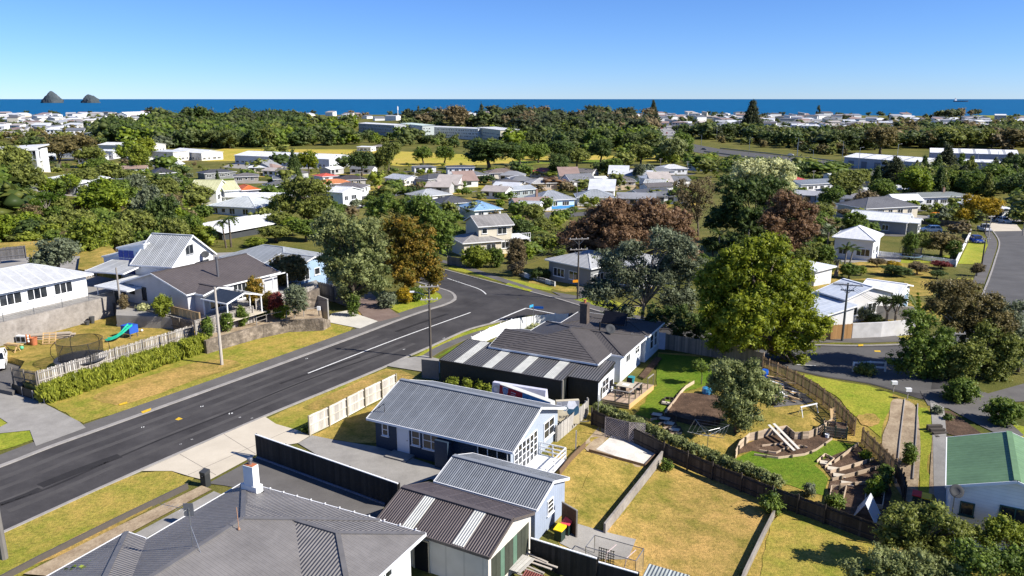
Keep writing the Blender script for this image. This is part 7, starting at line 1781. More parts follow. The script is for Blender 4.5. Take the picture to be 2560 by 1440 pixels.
# ------------------------------------------------------------------ houses and halls of the middle distance
GREY, DGREY, LGREY, WROOF, BRN, RED_, ORG = (.2, .205, .215), (.075, .075, .08), (.33, .345, .36), (.66, .67, .68), (.17, .135, .115), (.38, .075, .055), (.5, .19, .075)
CREAM = (.62, .57, .46); Wh = (.72, .73, .74)
MID = [
 # label, A, B, W, h, type, pitch, wall, roof, extras
 ('two-storey cream house with grey gable roof and side balcony', (1195, 567), (1286, 561), 8, 5.3, 'gx', 20, CREAM, (.24, .23, .22), dict(storeys=2, near=True, extra=[dict(r=(-3.5, -1.5, 4.5, 6), h=2.75, t='hip', p=18, oh=.4)])),
 ('white house with bright blue hip roof', (1185, 527), (1258, 522), 11, 2.7, 'hip', 22, Wh, (.2, .34, .52), dict(near=True)),
 ('dark grey hip-roofed house left of the blue roof', (1105, 510), (1188, 505), 10, 2.6, 'hip', 18, (.3, .3, .31), DGREY, {}),
 ('pale grey hip-roofed house above the dark grey roof', (1052, 492), (1132, 485), 10, 2.6, 'hip', 18, Wh, LGREY, {}),
 ('dark hip-roofed house beside the far side street', (1070, 449), (1140, 442), 10, 2.7, 'hip', 18, (.35, .34, .33), DGREY, {}),
 ('grey-roofed orange brick house in the middle distance', (1146, 442), (1226, 437), 10, 2.7, 'hip', 17, (.45, .2, .09), (.15, .155, .165), {}),
 ('white two-storey box house with dark low roof', (1117, 419), (1188, 418), 10, 5.6, 'hip', 7, Wh, DGREY, dict(storeys=2)),
 ('tan hip-roofed house behind the orange brick house', (1222, 433), (1296, 431), 10, 2.7, 'hip', 18, CREAM, BRN, {}),
 ('white gable house with pale roof beside the power pole', (960, 444), (1010, 450), 10, 2.7, 'gx', 16, (.68, .66, .62), (.4, .42, .45), {}),
 ('orange hip-roofed house beside the far side street', (792, 461), (882, 457), 9, 2.5, 'hip', 16, Wh, ORG, {}),
 ('red striped roof behind the orange roof', (806, 442), (848, 439), 9, 2.6, 'hip', 14, Wh, (.5, .1, .06), {}),
 ('dark brown hip roof right of the orange roof', (842, 451), (918, 448), 10, 2.6, 'hip', 17, (.4, .38, .35), (.06, .05, .047), {}),
 ('white hall with white roof beside the far side street', (812, 479), (856, 482), 9, 3.2, 'gx', 14, Wh, WROOF, dict(near=True)),
 ('grey-brown hip roof behind the white hall', (822, 469), (906, 470), 9, 2.6, 'hip', 17, Wh, (.13, .12, .12), {}),
 ('dark hip-roofed house left of the olive tree', (660, 467), (738, 464), 9, 2.5, 'hip', 17, Wh, (.11, .11, .11), {}),
 ('small white house with dark roof behind the olive tree', (682, 448), (743, 446), 8, 2.7, 'gx', 16, Wh, (.1, .11, .13), {}),
 ('red hip-roofed cream house beyond the centre', (1322, 429), (1389, 431), 9, 2.7, 'hip', 20, CREAM, (.42, .08, .065), {}),
 ('grey-brown gable house right of the red roof', (1423, 429), (1482, 432), 8, 2.6, 'gx', 20, Wh, (.17, .155, .145), {}),
 ('steep slate-grey gable house in the middle distance', (1425, 453), (1490, 450), 9, 2.8, 'gx', 28, Wh, (.16, .165, .18), {}),
 ('brown-grey hip-roofed house right of the slate gable', (1520, 453), (1592, 453), 9, 2.7, 'hip', 19, Wh, (.16, .145, .135), {}),
 ('long blue-grey hip roof beside the white roof', (1588, 429), (1690, 427), 10, 2.7, 'hip', 16, Wh, (.17, .18, .2), {}),
 ('white house with pale hip roof near the green gable', (1655, 422), (1722, 421), 11, 2.9, 'hip', 17, Wh, (.5, .51, .52), {}),
 ('green gabled house with dormers', (1717, 411), (1760, 414), 9, 3.0, 'gx', 38, (.5, .55, .5), (.06, .14, .1), {}),
 ('white house with pale blue-white hip roof', (1620, 448), (1692, 446), 10, 3.0, 'hip', 22, Wh, (.46, .5, .54), {}),
 ('white gable house below the blue-white roof', (1608, 458), (1662, 460), 9, 2.8, 'gx', 16, Wh, (.42, .43, .42), {}),
 ('large grey hip-roofed pale blue house with chimney', (1347, 502), (1441, 497), 11, 2.8, 'hip', 23, (.5, .66, .82), (.25, .27, .3), dict(near=True, chim=(1.5, 5, 2.6))),
 ('wide grey hip-roofed white house with white chimney', (1441, 494), (1540, 494), 11, 2.8, 'hip', 20, Wh, (.27, .29, .31), dict(near=True)),
 ('white double garage with pale gable roof', (1293, 513), (1348, 515), 6, 2.4, 'gx', 18, Wh, (.42, .45, .47), dict(name='garage', cat='garage')),
 ('grey-blue gabled house left of the big grey hip roof', (1280, 477), (1343, 472), 8, 2.7, 'gx', 15, (.3, .34, .37), (.33, .36, .39), {}),
 ('white house with dark ridge roof below the slate gable', (1600, 487), (1684, 481), 8, 2.7, 'gx', 17, (.6, .64, .6), (.08, .085, .1), dict(near=True)),
 ('weathered pale hip-roofed house above the grey hip roof', (1328, 459), (1396, 457), 10, 2.6, 'hip', 18, (.5, .42, .36), (.35, .34, .33), {}),
 ('very dark low roof right of the slate gable', (1545, 430), (1632, 428), 9, 2.6, 'hip', 15, (.35, .3, .27), (.045, .042, .042), {}),
 ('blue-grey gabled white house right of the cream tree', (2003, 462), (2096, 457), 9, 2.9, 'gx', 16, Wh, (.16, .18, .21), dict(near=True)),
 ('small white shed house above the blue-grey gable', (2080, 441), (2119, 440), 7, 2.7, 'gx', 16, Wh, (.6, .61, .62), {}),
 ('red hip roof right of the cream tree', (1990, 453), (2024, 451), 9, 2.6, 'hip', 20, CREAM, (.4, .07, .07), {}),
 ('dark hip-roofed house behind the long white roof', (2165, 522), (2302, 515), 12, 2.8, 'hip', 20, CREAM, (.12, .12, .125), dict(near=True)),
 ('grey house with long white roof near the right street', (2120, 545), (2270, 557), 9, 3.1, 'gx', 18, (.28, .28, .29), (.68, .7, .72), dict(near=True, extra=[dict(r=(12.2, 2, 14.8, 8), h=2.9, t='gx', p=14, oh=.3)])),
 ('white hip-roofed cottage with high walls near the palms', (2080, 592), (2190, 602), 8.5, 3.9, 'hip', 26, (.74, .74, .75), (.7, .71, .73), dict(near=True)),
 ('long low white house with grey-green roof beside the yellow tree', (2284, 494), (2442, 490), 10, 3.0, 'hip', 10, Wh, (.2, .215, .2), dict(near=True, chim=(14.5, 5, 2.2))),
 ('white garage house behind the yellow tree', (2458, 524), (2530, 521), 9, 3.0, 'mn', 6, Wh, (.66, .69, .73), dict(near=True, name='garage', cat='garage', ws='')),
 ('long white garage with white gable roof beyond the cul-de-sac', (2146, 724), (2250, 739), 6.8, 2.7, 'gx', 13, (.62, .63, .66), (.7, .71, .73), dict(near=True, ws='e', name='garage', cat='garage')),
 ('white house with blue-white gable roof beyond the cul-de-sac', (2040, 727), (2114, 749), 8.5, 3.1, 'gx', 15, (.66, .66, .67), (.52, .57, .64), dict(near=True, extra=[dict(r=(-1, -5.0, 6.2, .45), h=2.0, t='mn', p=8, oh=.3)])),
 ('white flat canopy roof behind the big conifer', (1952, 660), (2040, 678), 5, 2.6, 'mn', 2, Wh, (.66, .7, .74), dict(ws='')),
 ('grey weatherboard house with pale roof behind the far kerb', (1362, 648), (1478, 672), 9.5, 3.2, 'hip', 17, (.24, .25, .26), (.36, .37, .38), dict(near=True, extra=[dict(r=(7.5, 3, 15, 12), h=3.6, t='hip', p=16, oh=.45)])),
 ('white sloping-roofed house on the left hillside', (185, 461), (276, 443), 8, 2.9, 'mn', 9, (.3, .31, .31), (.62, .64, .65), dict(near=True)),
 ('dark flat roof beside the white sloping roof on the left hillside', (278, 446), (333, 447), 5, 2.6, 'mn', 2, None, (.04, .042, .05), {}),
 ('pale green gable-roofed house on the left', (470, 477), (541, 477), 9, 3.2, 'gx', 26, Wh, (.46, .46, .27), dict(near=True)),
 ('second pale green gable roof just right of the first', (560, 477), (602, 474), 8, 3.2, 'gx', 26, Wh, (.44, .44, .27), {}),
 ('bright orange roof below the pale green gables', (604, 476), (652, 473), 9, 2.6, 'hip', 20, Wh, (.55, .13, .035), {}),
 ('dark hip-roofed house near the parked caravans', (510, 434), (592, 429), 10, 2.8, 'hip', 14, (.2, .2, .21), (.07, .07, .075), {}),
 ('grey-brown low roof right of the dark hip roof', (582, 442), (648, 440), 9, 2.6, 'hip', 14, (.3, .28, .25), (.14, .13, .125), {}),
 ('black double hip roof in the left middle distance', (384, 434), (442, 431), 9, 2.6, 'hip', 22, (.2, .2, .2), (.05, .05, .055), {}),
 ('broad cream hall with low white roof on the left', (243, 362), (370, 364), 20, 5, 'gx', 8, (.6, .58, .52), (.66, .66, .63), dict(name='hall', cat='hall')),
 ('white box building left of the parking area', (372, 378), (432, 380), 14, 6, 'mn', 1, (.66, .64, .58), (.5, .52, .54), dict(name='hall', cat='hall')),
 ('white gabled hall at the parking area', (422, 377), (502, 383), 16, 5, 'gx', 11, (.6, .6, .6), WROOF, dict(name='hall', cat='hall')),
 ('long white flat building behind the left hillside trees', (140, 376), (282, 378), 14, 5, 'mn', 1, (.7, .7, .7), (.62, .63, .64), dict(name='hall', cat='hall')),
 ('pale blue-white house right of the modern white house', (103, 380), (139, 379), 9, 5, 'gx', 18, (.66, .69, .72), (.6, .62, .65), {}),
 ('very long white warehouse in front of the playing field', (584, 388), (822, 398), 24, 5.2, 'gx', 9, (.52, .54, .57), (.68, .69, .71), dict(name='warehouse', cat='warehouse')),
 ('small white clubrooms at the edge of the playing field', (890, 367), (927, 368), 8, 3.2, 'mn', 2, Wh, WROOF, dict(name='hall', cat='hall')),
 ('grey-roofed shelter beside the small white clubrooms', (929, 366), (966, 366), 9, 3.2, 'hip', 14, (.12, .11, .1), (.2, .18, .17), dict(name='hall', cat='hall')),
 ('grey school block behind the tree belt', (895, 308), (985, 313), 18, 9, 'gx', 5, (.4, .42, .44), (.66, .67, .68), dict(name='school_block', cat='school', storeys=3)),
 ('long white school wing rising above the trees', (1055, 316), (1195, 322), 16, 9, 'mn', 1, (.66, .68, .66), (.5, .52, .52), dict(name='school_block', cat='school', storeys=3)),
 ('taller cream end block of the white school', (1192, 318), (1250, 325), 18, 11, 'mn', 1, (.62, .58, .44), (.55, .56, .55), dict(name='school_block', cat='school', storeys=3)),
 ('pale green low school roof left of the white wing', (1000, 308), (1055, 314), 12, 7, 'mn', 2, (.5, .55, .52), (.5, .6, .53), dict(name='school_block', cat='school', storeys=2)),
 ('long white warehouse beside the highway', (2109, 392), (2304, 406), 22, 6, 'gx', 9, (.45, .46, .48), (.75, .76, .76), dict(name='warehouse', cat='warehouse', ws='')),
 ('second long white warehouse with grey roof bands', (2325, 381), (2548, 387), 26, 8, 'gx', 8, (.4, .39, .42), (.75, .76, .76), dict(name='warehouse', cat='warehouse', ws='')),
 ('low white workshop in front of the banded warehouse', (2403, 404), (2505, 407), 14, 6, 'mn', 2, (.5, .5, .52), (.7, .71, .72), dict(name='workshop', cat='workshop', ws='')),
 ('large white three-gabled house on the far left ridge', (318, 287), (372, 285), 16, 8, 'gx', 25, Wh, WROOF, dict(storeys=2)),
 ('orange-roofed white house in the far left suburb', (108, 313), (150, 311), 12, 4, 'hip', 18, Wh, (.55, .22, .1), {}),
 ('white gabled house next to the far orange roof', (150, 306), (186, 302), 12, 5, 'gx', 22, Wh, (.3, .31, .33), {}),
]
HFOOT = []
for row in MID:
    lab, A, B, W, h, ty, pt, wl_, rf, kw = row
    hh = H2(lab, A, B, W, h, ty, pt, wl_, rf, 'corr', **kw)
    p = hh.location; L = (P(*B, h + p.z) - P(*A, h + p.z)).length; c = loc2w(p, hh.rotation_euler.z, L / 2, W / 2)
    HFOOT.append((c.x, c.y, math.hypot(L, W) / 2))
    if 'banded warehouse' in lab or 'roof bands' in lab or 'beside the highway' in lab:
        bk_ = dict(r=(0, 0, L, W), h=h, p=pt)
        for k in range(1, 6 if 'bands' in lab else 4):
            x = L * k / (6 if 'bands' in lab else 4); mb = MB(); tp_ = math.tan(R(pt)); z = lambda y: h + y * tp_ + .03
            panel(mb, [(x, .1, z(.1)), (x + 1.3, .1, z(.1)), (x + 1.3, W / 2 - .3, z(W / 2 - .3)), (x, W / 2 - .3, z(W / 2 - .3))], t=.02); mb.build('roof_band', plain((.35, .36, .37), .5, key='band'), hh)
        for k in range(int(L / 8)): 
            mb = MB().box(3 + k * 8, .38, .2, 6.5 + k * 8, .45, 4.2); mb.build('roller_door', plain((.16, .17, .2), .5, key='roller'), hh)
    if 'two-storey cream' in lab:
        MB().box(L - .5, -.6, 2.55, L + 3, 5, 2.7).build('balcony_floor', M_trim, hh)
        for k in range(9): MB().box(L - .5 + k * .43, -.6, 2.7, L - .42 + k * .43, -.55, 3.6).build('baluster', M_trim, hh)
        MB().box(L - .5, -.62, 3.6, L + 3, -.54, 3.68).build('handrail', M_trim, hh)
        for x in (L + .5, L + 2.9): MB().box(x, -.5, 0, x + .12, -.38, 2.55).build('post', M_trim, hh)
        for k in range(9): MB().box(L + 2.9 + k * .28, .5, 2.3 - k * .27, L + 3.2 + k * .28, 1.5, 2.36 - k * .27).build('stair_tread', M_trim, hh)
    if 'double garage' in lab:
        b_ = dict(r=(0, 0, L, W), w=(.45, .45, L - .3, W - .45)); add_door(hh, b_, 's', .8, 2.3, 2.0, 0, plain((.15, .16, .17), .5, key='roller2'), handle=False, name='garage_door'); add_door(hh, b_, 's', 3.6, 2.3, 2.0, 0, plain((.15, .16, .17), .5, key='roller2'), handle=False, name='garage_door')
    if 'behind the yellow tree' in lab:
        b_ = dict(r=(0, 0, L, W), w=(.45, .45, L - .3, W - .45)); add_door(hh, b_, 's', .8, 2.6, 2.2, 0, M_black, handle=False, name='garage_dark_panel'); add_door(hh, b_, 's', 4.0, 2.8, 2.2, 0, M_black, handle=False, name='garage_dark_panel')  # black panels stand in for the unlit inside of the open garage
    if 'long white garage with' in lab:
        b_ = dict(r=(0, 0, L, W), w=(.45, .45, L - .3, W - .45)); add_door(hh, b_, 'e', 1.2, 1.9, 2.0, 0, plain((.12, .2, .3), .5, key='bluedoor'), handle=False, name='garage_door'); add_door(hh, b_, 'e', 3.7, 1.9, 2.0, 0, plain((.12, .2, .3), .5, key='bluedoor'), handle=False, name='garage_door')
    if 'large grey hip-roofed pale' in lab: MB().box(.5, .38, 0, L - .5, .43, .9).build('plinth', plain((.05, .25, .55), .6, key='blueplinth'), hh)
# modern white house on the hill at the left edge
c = PD(104, 428, 215); zg = T(c.x, c.y); az = R(14)
zg = CAMH - 215 * (428 - 246.5) / 1991
t = thing('house', 'modern white two-storey house with big glass front at the left edge', 'house', (c.x, c.y, zg), az)
MB().box(-14, 0, 2.9, -.1, 8, 3.2).build('floor_slab', M_white, t); mb = MB(); panel(mb, [(-15, -1.2, 6.2), (.2, -1.2, 6.9), (.2, 9, 7.1), (-15, 9, 6.4)], t=.35); mb.build('roof', plain((.6, .6, .61), .5, key='modroof'), t)
mb = MB(); mb.prism([(-15, -1.24), (.2, -1.24), (.2, -1.1), (-15, -1.1)], [5.5, 5.9, 5.9, 5.5], [6.25, 6.95, 6.95, 6.25]); mb.build('fascia', M_white, t)
MB().box(-.5, -1.2, -1.5, .2, -.7, 6.1).build('corner_post', M_white, t); MB().box(-14, 3.0, -1.5, -.2, 8, 6.1).build('wall', wallmat((.72, .73, .74), 0), t)
for k in range(6):
    g = MB().box(-13.5 + k * 2.2, 2.9, 3.3, -11.6 + k * 2.2, 2.96, 5.6).build('window', M_trim, t); MB().box(-13.4 + k * 2.2, 2.84, 3.4, -11.7 + k * 2.2, 2.9, 5.5).build('pane', M_glass, g)
MB().box(-14, -.3, 3.2, -.3, -.25, 4.1).build('glass_balustrade', alpha_mat('balustrade', (.2, .25, .25), .35), t)
HFOOT.append((c.x - 7, c.y + 4, 9))
# streets among those houses
for px in ([(832, 502), (880, 482), (905, 490), (960, 478), (1045, 462), (1062, 470), (985, 492), (925, 512), (880, 530), (845, 520)], [(1045, 462), (1090, 452), (1300, 442), (1420, 440), (1420, 445), (1300, 448), (1100, 460), (1062, 470)], [(1300, 538), (1400, 534), (1500, 528), (1500, 536), (1400, 545), (1300, 552)], [(420, 388), (520, 384), (575, 396), (540, 404), (440, 402)]):
    psheet('side_street', px, .06, M_asph2, maxlen=8)
psheet('highway', [(1640, 338), (1700, 354), (1800, 373), (1920, 386), (2060, 402), (2180, 418), (2260, 434), (2230, 448), (2130, 432), (2050, 419), (1900, 401), (1780, 388), (1700, 374), (1640, 354)], .15, M_asph2, maxlen=12)
psheet('car_yard', [(1600, 312), (1720, 315), (1730, 345), (1640, 348)], .12, groundmat('pale_yard', [(.3, (.2, .2, .2)), (.7, (.34, .33, .33))], .1), maxlen=15)
psheet('yard', [(2230, 400), (2560, 405), (2600, 440), (2300, 436)], .12, M_asph2, maxlen=12)
line_mark([(900, 507), (950, 490)], .2)
for px in ([(905, 500), (960, 480), (1000, 472), (980, 486), (930, 506)], [(890, 470), (960, 462), (1000, 466), (930, 478)]): lawn(px, M_lawn, .09, maxlen=6)
for px in ([(1800, 372), (1920, 385), (2060, 401), (2200, 421)], [(1760, 380), (1900, 397), (2050, 414), (2150, 431)]):
    ln = [G(*p) for p in px]; ribbon('highway_barrier', ln, -.15, .15, .2, .9, M_metal, step=8)
# fences in the middle distance
fence('brown board fence beside the far side street', [G(945, 476), G(1000, 468)], 1.6, [woodmat((.42, .2, .12))], .6, .01, 4.0, rails=(.5,))
fence('tan board fence behind the grey hip-roofed houses', [G(1475, 480), G(1530, 476), G(1590, 474)], 1.8, [woodmat((.4, .32, .22))], .8, .01, 4.0, rails=(.5,))
fence('white board fence beside the white hall', [G(898, 485), G(925, 476)], 1.4, [M_white], .8, .01, 4.0, rails=(.5,))
fence('dark board fence below the yellow tree', [G(2295, 560), G(2370, 566), G(2420, 570)], 1.5, [woodmat((.12, .1, .085))], .4, .01, 3.0, rails=(.5,))
fence('low pale front wall of the grey house beyond the kerb', [G(1300, 690), G(1345, 703), G(1388, 716)], .7, [M_white, M_conc], 1.2, .01, 3.0, rails=(.5,), pname='panel', t=.12)
fence('grey fence beside the shrub at the far kerb', [G(1120, 662), G(1155, 668)], 1.5, [woodmat((.2, .19, .18))], .2, .01, 3.0)
# cars at the right street and elsewhere
def carp(label, px, rz, c, k, kind='hatch', **kw): return car(label, G(*px) + Vector((0, 0, .07)), R(rz), carpaint(c, k), kind, **kw)
carp('white station wagon parked on the grass by the dark fence', (2326, 580), 175, (.75, .76, .78), 'w', 'wagon', L=4.7)
carp('blue hatchback parked on the verge of the right street', (2441, 607), -100, (.02, .05, .25), 'b')
carp('silver utility parked behind the blue hatchback', (2460, 578), -100, (.5, .5, .52), 's', 'ute', L=4.8)
carp('pale car parked inside the garage behind the yellow tree', (2508, 557), -85, (.55, .57, .6), 's2')
for i, (x, y, c) in enumerate([(1722, 371, (.6, .6, .6)), (1760, 375, (.1, .1, .11)), (1977, 389, (.7, .7, .72)), (2080, 408, (.3, .3, .32))]):
    carp(['silver car on the highway by the tree belt', 'dark car on the highway', 'white car on the highway near the lamp posts', 'grey car on the highway left of the warehouse'][i], (x, y), -20, c, 'h%d' % i)
for i, (x, y, c) in enumerate([(478, 394, (.04, .04, .05)), (490, 394, (.5, .5, .52)), (502, 394, (.6, .6, .62)), (515, 395, (.1, .12, .2)), (530, 392, (.7, .7, .7)), (545, 393, (.05, .05, .06)), (397, 403, (.03, .04, .08))]):
    carp('parked car in the yard beside the white gabled hall', (x, y), 70, c, 'y%d' % i, group='cars parked by the white hall')
for i in range(14):
    carp('parked car in the distant car yard', (1625 + (i % 7) * 14, 322 + (i // 7) * 12), 80, [(.7, .7, .7), (.3, .3, .32), (.5, .05, .05), (.6, .6, .65)][i % 4], 'd%d' % (i % 4), group='cars in the distant car yard')
trampoline('small blue-rimmed trampoline beside the white cottage', G(2277, 648), 1.9, .7, 1.5, plain((.2, .32, .45), .5, key='bluerim'))
t = thing('boat', 'covered boat with orange kayak behind the dark fence', 'boat', G(2345, 548), R(-5))
mb = MB(); 
for x, w, z in ((-2.6, .7, .9), (-1, .95, .95), (1, .9, 1.0), (2.6, .1, 1.15)): mb.v += [(x, -w, z), (x, -w * .6, .35), (x, w * .6, .35), (x, w, z)]
for i in range(3):
    for k in range(4): a, b = i * 4 + k, i * 4 + (k + 1) % 4; mb.f.append((a, b, b + 4, a + 4))
mb.f.append((0, 1, 2, 3)); mb.f.append((12, 13, 14, 15)); mb.build('hull', M_white, t); MB().box(-1.5, -.75, .98, 1.2, .75, 1.35).build('cover', plain((.02, .08, .2), .6, key='boatcover'), t)
t2 = thing('kayak', 'orange kayak lying on top of the covered boat', 'kayak', G(2345, 548) + Vector((-.8, 0, 1.35)), R(-12)); MB().tube([(-1.4, 0, .2), (-.7, 0, .2), (.7, 0, .22), (1.4, 0, .3)], [.05, .35, .35, .05], 8).build('hull', plain((.8, .25, .02), .4, key='kayak'), t2)
# ------------------------------------------------------------------ poles, lamps and wires
def power_pole(label, base, h, az=0, arms=((.95, 1.1),), mat=None, lamp=None, r=.14, lean=0, sign=None, name='power_pole'):
    t = thing(name, label, 'pole', base, az); mat = mat or M_pole
    MB().tube([(0, 0, -.3), (lean * .5, 0, h * .5), (lean, 0, h)], [r, r * .85, r * .65], 8).build('pole', mat, t)
    for f, w in arms:
        a = MB().bar((lean * f - w, -.12, h * f), (lean * f + w, -.12, h * f), .09, .11).build('crossarm', M_wood_grey, t)
        for k in range(4):
            x = lean * f - w + .12 + k * (2 * w - .24) / 3; MB().lathe([(.03, h * f + .05), (.045, h * f + .12), (.02, h * f + .2)], 6, x, -.12).build('insulator', M_white, a)
        MB().bar((lean * f - w * .6, -.1, h * f), (lean * f, -.1, h * f - w * .6), .04).bar((lean * f + w * .6, -.1, h * f), (lean * f, -.1, h * f - w * .6), .04).build('brace', M_metal, a)
    if lamp:
        a = MB().tube([(0, 0, h * lamp[0]), (lamp[1] * .6, lamp[2] * .6, h * lamp[0] + .35), (lamp[1], lamp[2], h * lamp[0] + .45)], .035, 6).build('lamp_arm', M_metal, t)
        MB().box(lamp[1] - .35, lamp[2] - .12, h * lamp[0] + .38, lamp[1] + .1, lamp[2] + .12, h * lamp[0] + .5).build('lamp_head', M_trim, a)
    if sign: MB().box(-.75, -.2, sign, -.05, -.16, sign + .35).build('sign', plain((.8, .3, .01), .5, key='orangesign'), t)
    return t
pA = P(1077, 897, 0); pB = G(1444, 749); pC = P(555, 914, 0); pD = P(12, 1398, 0); pE = G(2105, 853); pF = G(2376, 942); pG = G(2453, 672)
power_pole('dark wooden power pole with street light in front of the garage', pA, 7.9, R(5), ((.97, 1.0), (.8, .9)), lamp=(.83, -1.6, .6))
power_pole('tall power pole with double crossarm and orange sign at the junction', pB, 8.2, R(10), ((1.0, 1.3), (.83, 1.2)), sign=2.4)
power_pole('pale concrete pole on the verge in front of the stone wall', pC, 8.1, 0, (), plain((.42, .38, .33), .8, key='paleconc'), r=.17)
power_pole('thick dark pole at the lower left edge of the verge', pD, 9.0, 0, ((.95, 1.0),), plain((.16, .15, .14), .8, key='greypole'), r=.2)
power_pole('power pole with wide crossarm in front of the white houses', pE, 6.6, R(-20), ((.97, 1.5), (.88, .7)), plain((.07, .08, .08), .7, key='greenpole'))
power_pole('wooden power pole among the bushes at the right', pF, 4.4, 0, ((.99, .8),), M_wood_grey)
power_pole('dark lamp pole on the verge of the right street', pG, 5.2, 0, ((.97, .8),))
power_pole('weathered pole behind the trampoline lawn', P(303, 775, Z1 + 1.2), 5.0, 0, (), M_wood_grey)
for i, (x, y, h, l) in enumerate([(902, 482, 8, 'pole beside the white hall'), (1037, 460, 8, 'tall pale pole beside the far side street'), (1088, 455, 7, 'grey pole right of the tall pale pole'), (930, 466, 7, 'pole near the brown board fence'), (1442, 515, 8, 'thin dark pole in front of the grey hip roofs'), (1618, 492, 6, 'pale pole beside the dark ridge roof'), (1650, 437, 8, 'pole among the houses near the green gable'), (1717, 440, 7, 'dark pole left of the green gable'), (2031, 470, 7, 'pale pole before the blue-grey gable'), (2468, 610, 6.0, 'thin pole beside the blue hatchback'), (2556, 590, 6.0, 'pole at the right edge of the street')]):
    power_pole(l, G(x, y), h, R(20), ((.96, .9),), M_wood_grey, r=.12)
for i, (x, y, h) in enumerate([(1752, 378, 12), (1872, 388, 12), (1993, 392, 13), (1990, 412, 13), (2105, 400, 12), (2240, 418, 13), (1791, 352, 12), (1693, 348, 12), (2030, 420, 10), (2145, 425, 12), (2440, 432, 10), (2490, 425, 10)]):
    power_pole('tall galvanised lamp post along the highway', G(x, y), h, 0, (), M_metal, lamp=(.97, 2.0 if i % 2 else -2.0, .3), r=.16, name='lamp_post')['group'] = 'lamp posts along the highway'
def wire(label, a, b, sag=.6, n=3, gap=.5, name='power_line'):
    a = Vector(a); b = Vector(b); d = (b - a); s = Vector((-d.y, d.x, 0)).normalized()
    t = thing(name, label, 'wire', a)
    for k in range(n):
        o_ = s * (k - (n - 1) / 2) * gap
        MB().tube([o_ + d * (i / 10) - Vector((0, 0, sag * 4 * (i / 10) * (1 - i / 10))) for i in range(11)], .013, 4).build('cable', M_black, t)
up = lambda p, h: Vector((p.x, p.y, p.z + h))
wire('power lines from the garage pole to the junction pole', up(pA, 7.7), up(pB, 8.2), .8, 4)
wire('power lines from the junction pole towards the far street', up(pB, 8.2), up(G(1180, 640), 7), .8, 3)
wire('power lines from the junction pole to the cul-de-sac pole', up(pB, 8.2), up(pE, 6.4), .9, 4)
wire('power lines from the cul-de-sac pole to the pole in the bushes', up(pE, 6.4), up(pF, 4.3), .5, 3, .4)
wire('service wire from the garage pole to the veranda house', up(pA, 6.5), Vector((*loc2w(o8, az8, L8, 3).xy, 5.2)), .9, 2, .3)
def inpoly(x, y, poly):
    c = False; n = len(poly)
    for i in range(n):
        (x0, y0), (x1, y1) = poly[i], poly[i - 1]
        if (y0 > y) != (y1 > y) and x < (x1 - x0) * (y - y0) / (y1 - y0) + x0: c = not c
    return c
def scatter(poly, n, rnd, avoid=True, margin=1.0):
    xs = [p[0] for p in poly]; ys = [p[1] for p in poly]; out = []; tries = 0
    while len(out) < n and tries < n * 30:
        tries += 1; x = rnd.uniform(min(xs), max(xs)); y = rnd.uniform(min(ys), max(ys))
        if not inpoly(x, y, poly): continue
        p = G(x, y)
        if avoid and any((p.x - a) ** 2 + (p.y - b) ** 2 < (r * .8 + margin) ** 2 for a, b, r in HFOOT): continue
        out.append(p)
    return out
# far suburb houses
def small_house_mesh(k):
    rs = random.Random(k); L, W, h = (rs.uniform(13, 20), rs.uniform(9, 13), rs.choice([3.2, 3.5, 6.0, 6.2])) if k < 100 else (rs.uniform(9, 12.5), rs.uniform(7, 8.5), 2.7)
    bk = dict(r=(-L / 2, -W / 2, L / 2, W / 2), h=h, t=rs.choice(['hip', 'gx', 'gx', 'mn']), p=rs.choice([12, 18, 22]) if h < 5 else 10, oh=.4)
    rm, fa, cap = roof_block(bk); wl2 = wall_block(bk); win = MB()
    return bk, rm, wl2
_sh = {}
rcols = [(.66, .67, .68), (.55, .57, .6), (.34, .35, .37), (.15, .155, .165), (.4, .36, .33), (.25, .255, .27), (.28, .2, .17), (.12, .11, .105)]
PH = []
def far_house(p, rz, k, rc, label, group, wc=(.7, .7, .7)): PH.append((1 / p.y, p, rz, k, rc, label, group, wc))
def flush_houses(limit):
    PH.sort(key=lambda r: -r[0]); mats = {}; big = MB(); ml = []
    def mi(c, f):
        if (c, f) not in mats: mats[(c, f)] = len(ml); ml.append(roofmat(c, 'flat', .5) if f else wallmat(c, 0))
        return mats[(c, f)]
    wm = MB().box(0, -.05, 0, 1.8, .05, 1.3).mesh('window', M_glass)
    for i, (_, p, rz, k, rc, label, group, wc) in enumerate(PH):
        if k not in _sh:
            bk, rm, wl2 = small_house_mesh(k); L = bk['r'][2] - bk['r'][0]
            _sh[k] = (bk, rm, wl2, [(-L / 2 + 1.2 + q * 3.2, z) for q in range(int((L - 2) / 3.2)) for z in ([1.0] if bk['h'] < 5 else [1.0, 3.8])])
        bk, rm, wl2, wins = _sh[k]
        if i < limit:
            o = thing('house', label, 'house', p, rz, group)
            for nm, mb, c, f in (('wall', wl2, wc, 0), ('roof', rm, rc, 1)):
                if (k, nm, c) not in _sh: _sh[(k, nm, c)] = mb.mesh(nm, roofmat(c, 'flat', .5) if f else wallmat(c, 0))
                link(nm, _sh[(k, nm, c)], o)
            for x, z in wins: link('window', wm, o, (x, bk['w'][1], z))
        else:
            ca, sa = math.cos(rz), math.sin(rz)
            for mb, m_ in ((wl2, mi(wc, 0)), (rm, mi(rc, 1))):
                b0 = len(big.v); big.v += [(x * ca - y * sa + p.x, x * sa + y * ca + p.y, z + p.z) for x, y, z in mb.v]
                for f in mb.f: big.f.append(tuple(q + b0 for q in f)); big.mi[len(big.f) - 1] = m_
    if big.v: tag(big.build('distant_houses', ml, fix=False), 'mass of tiny far-off houses along the coast', 'houses', kind='stuff')
_hr2 = random.Random(8)
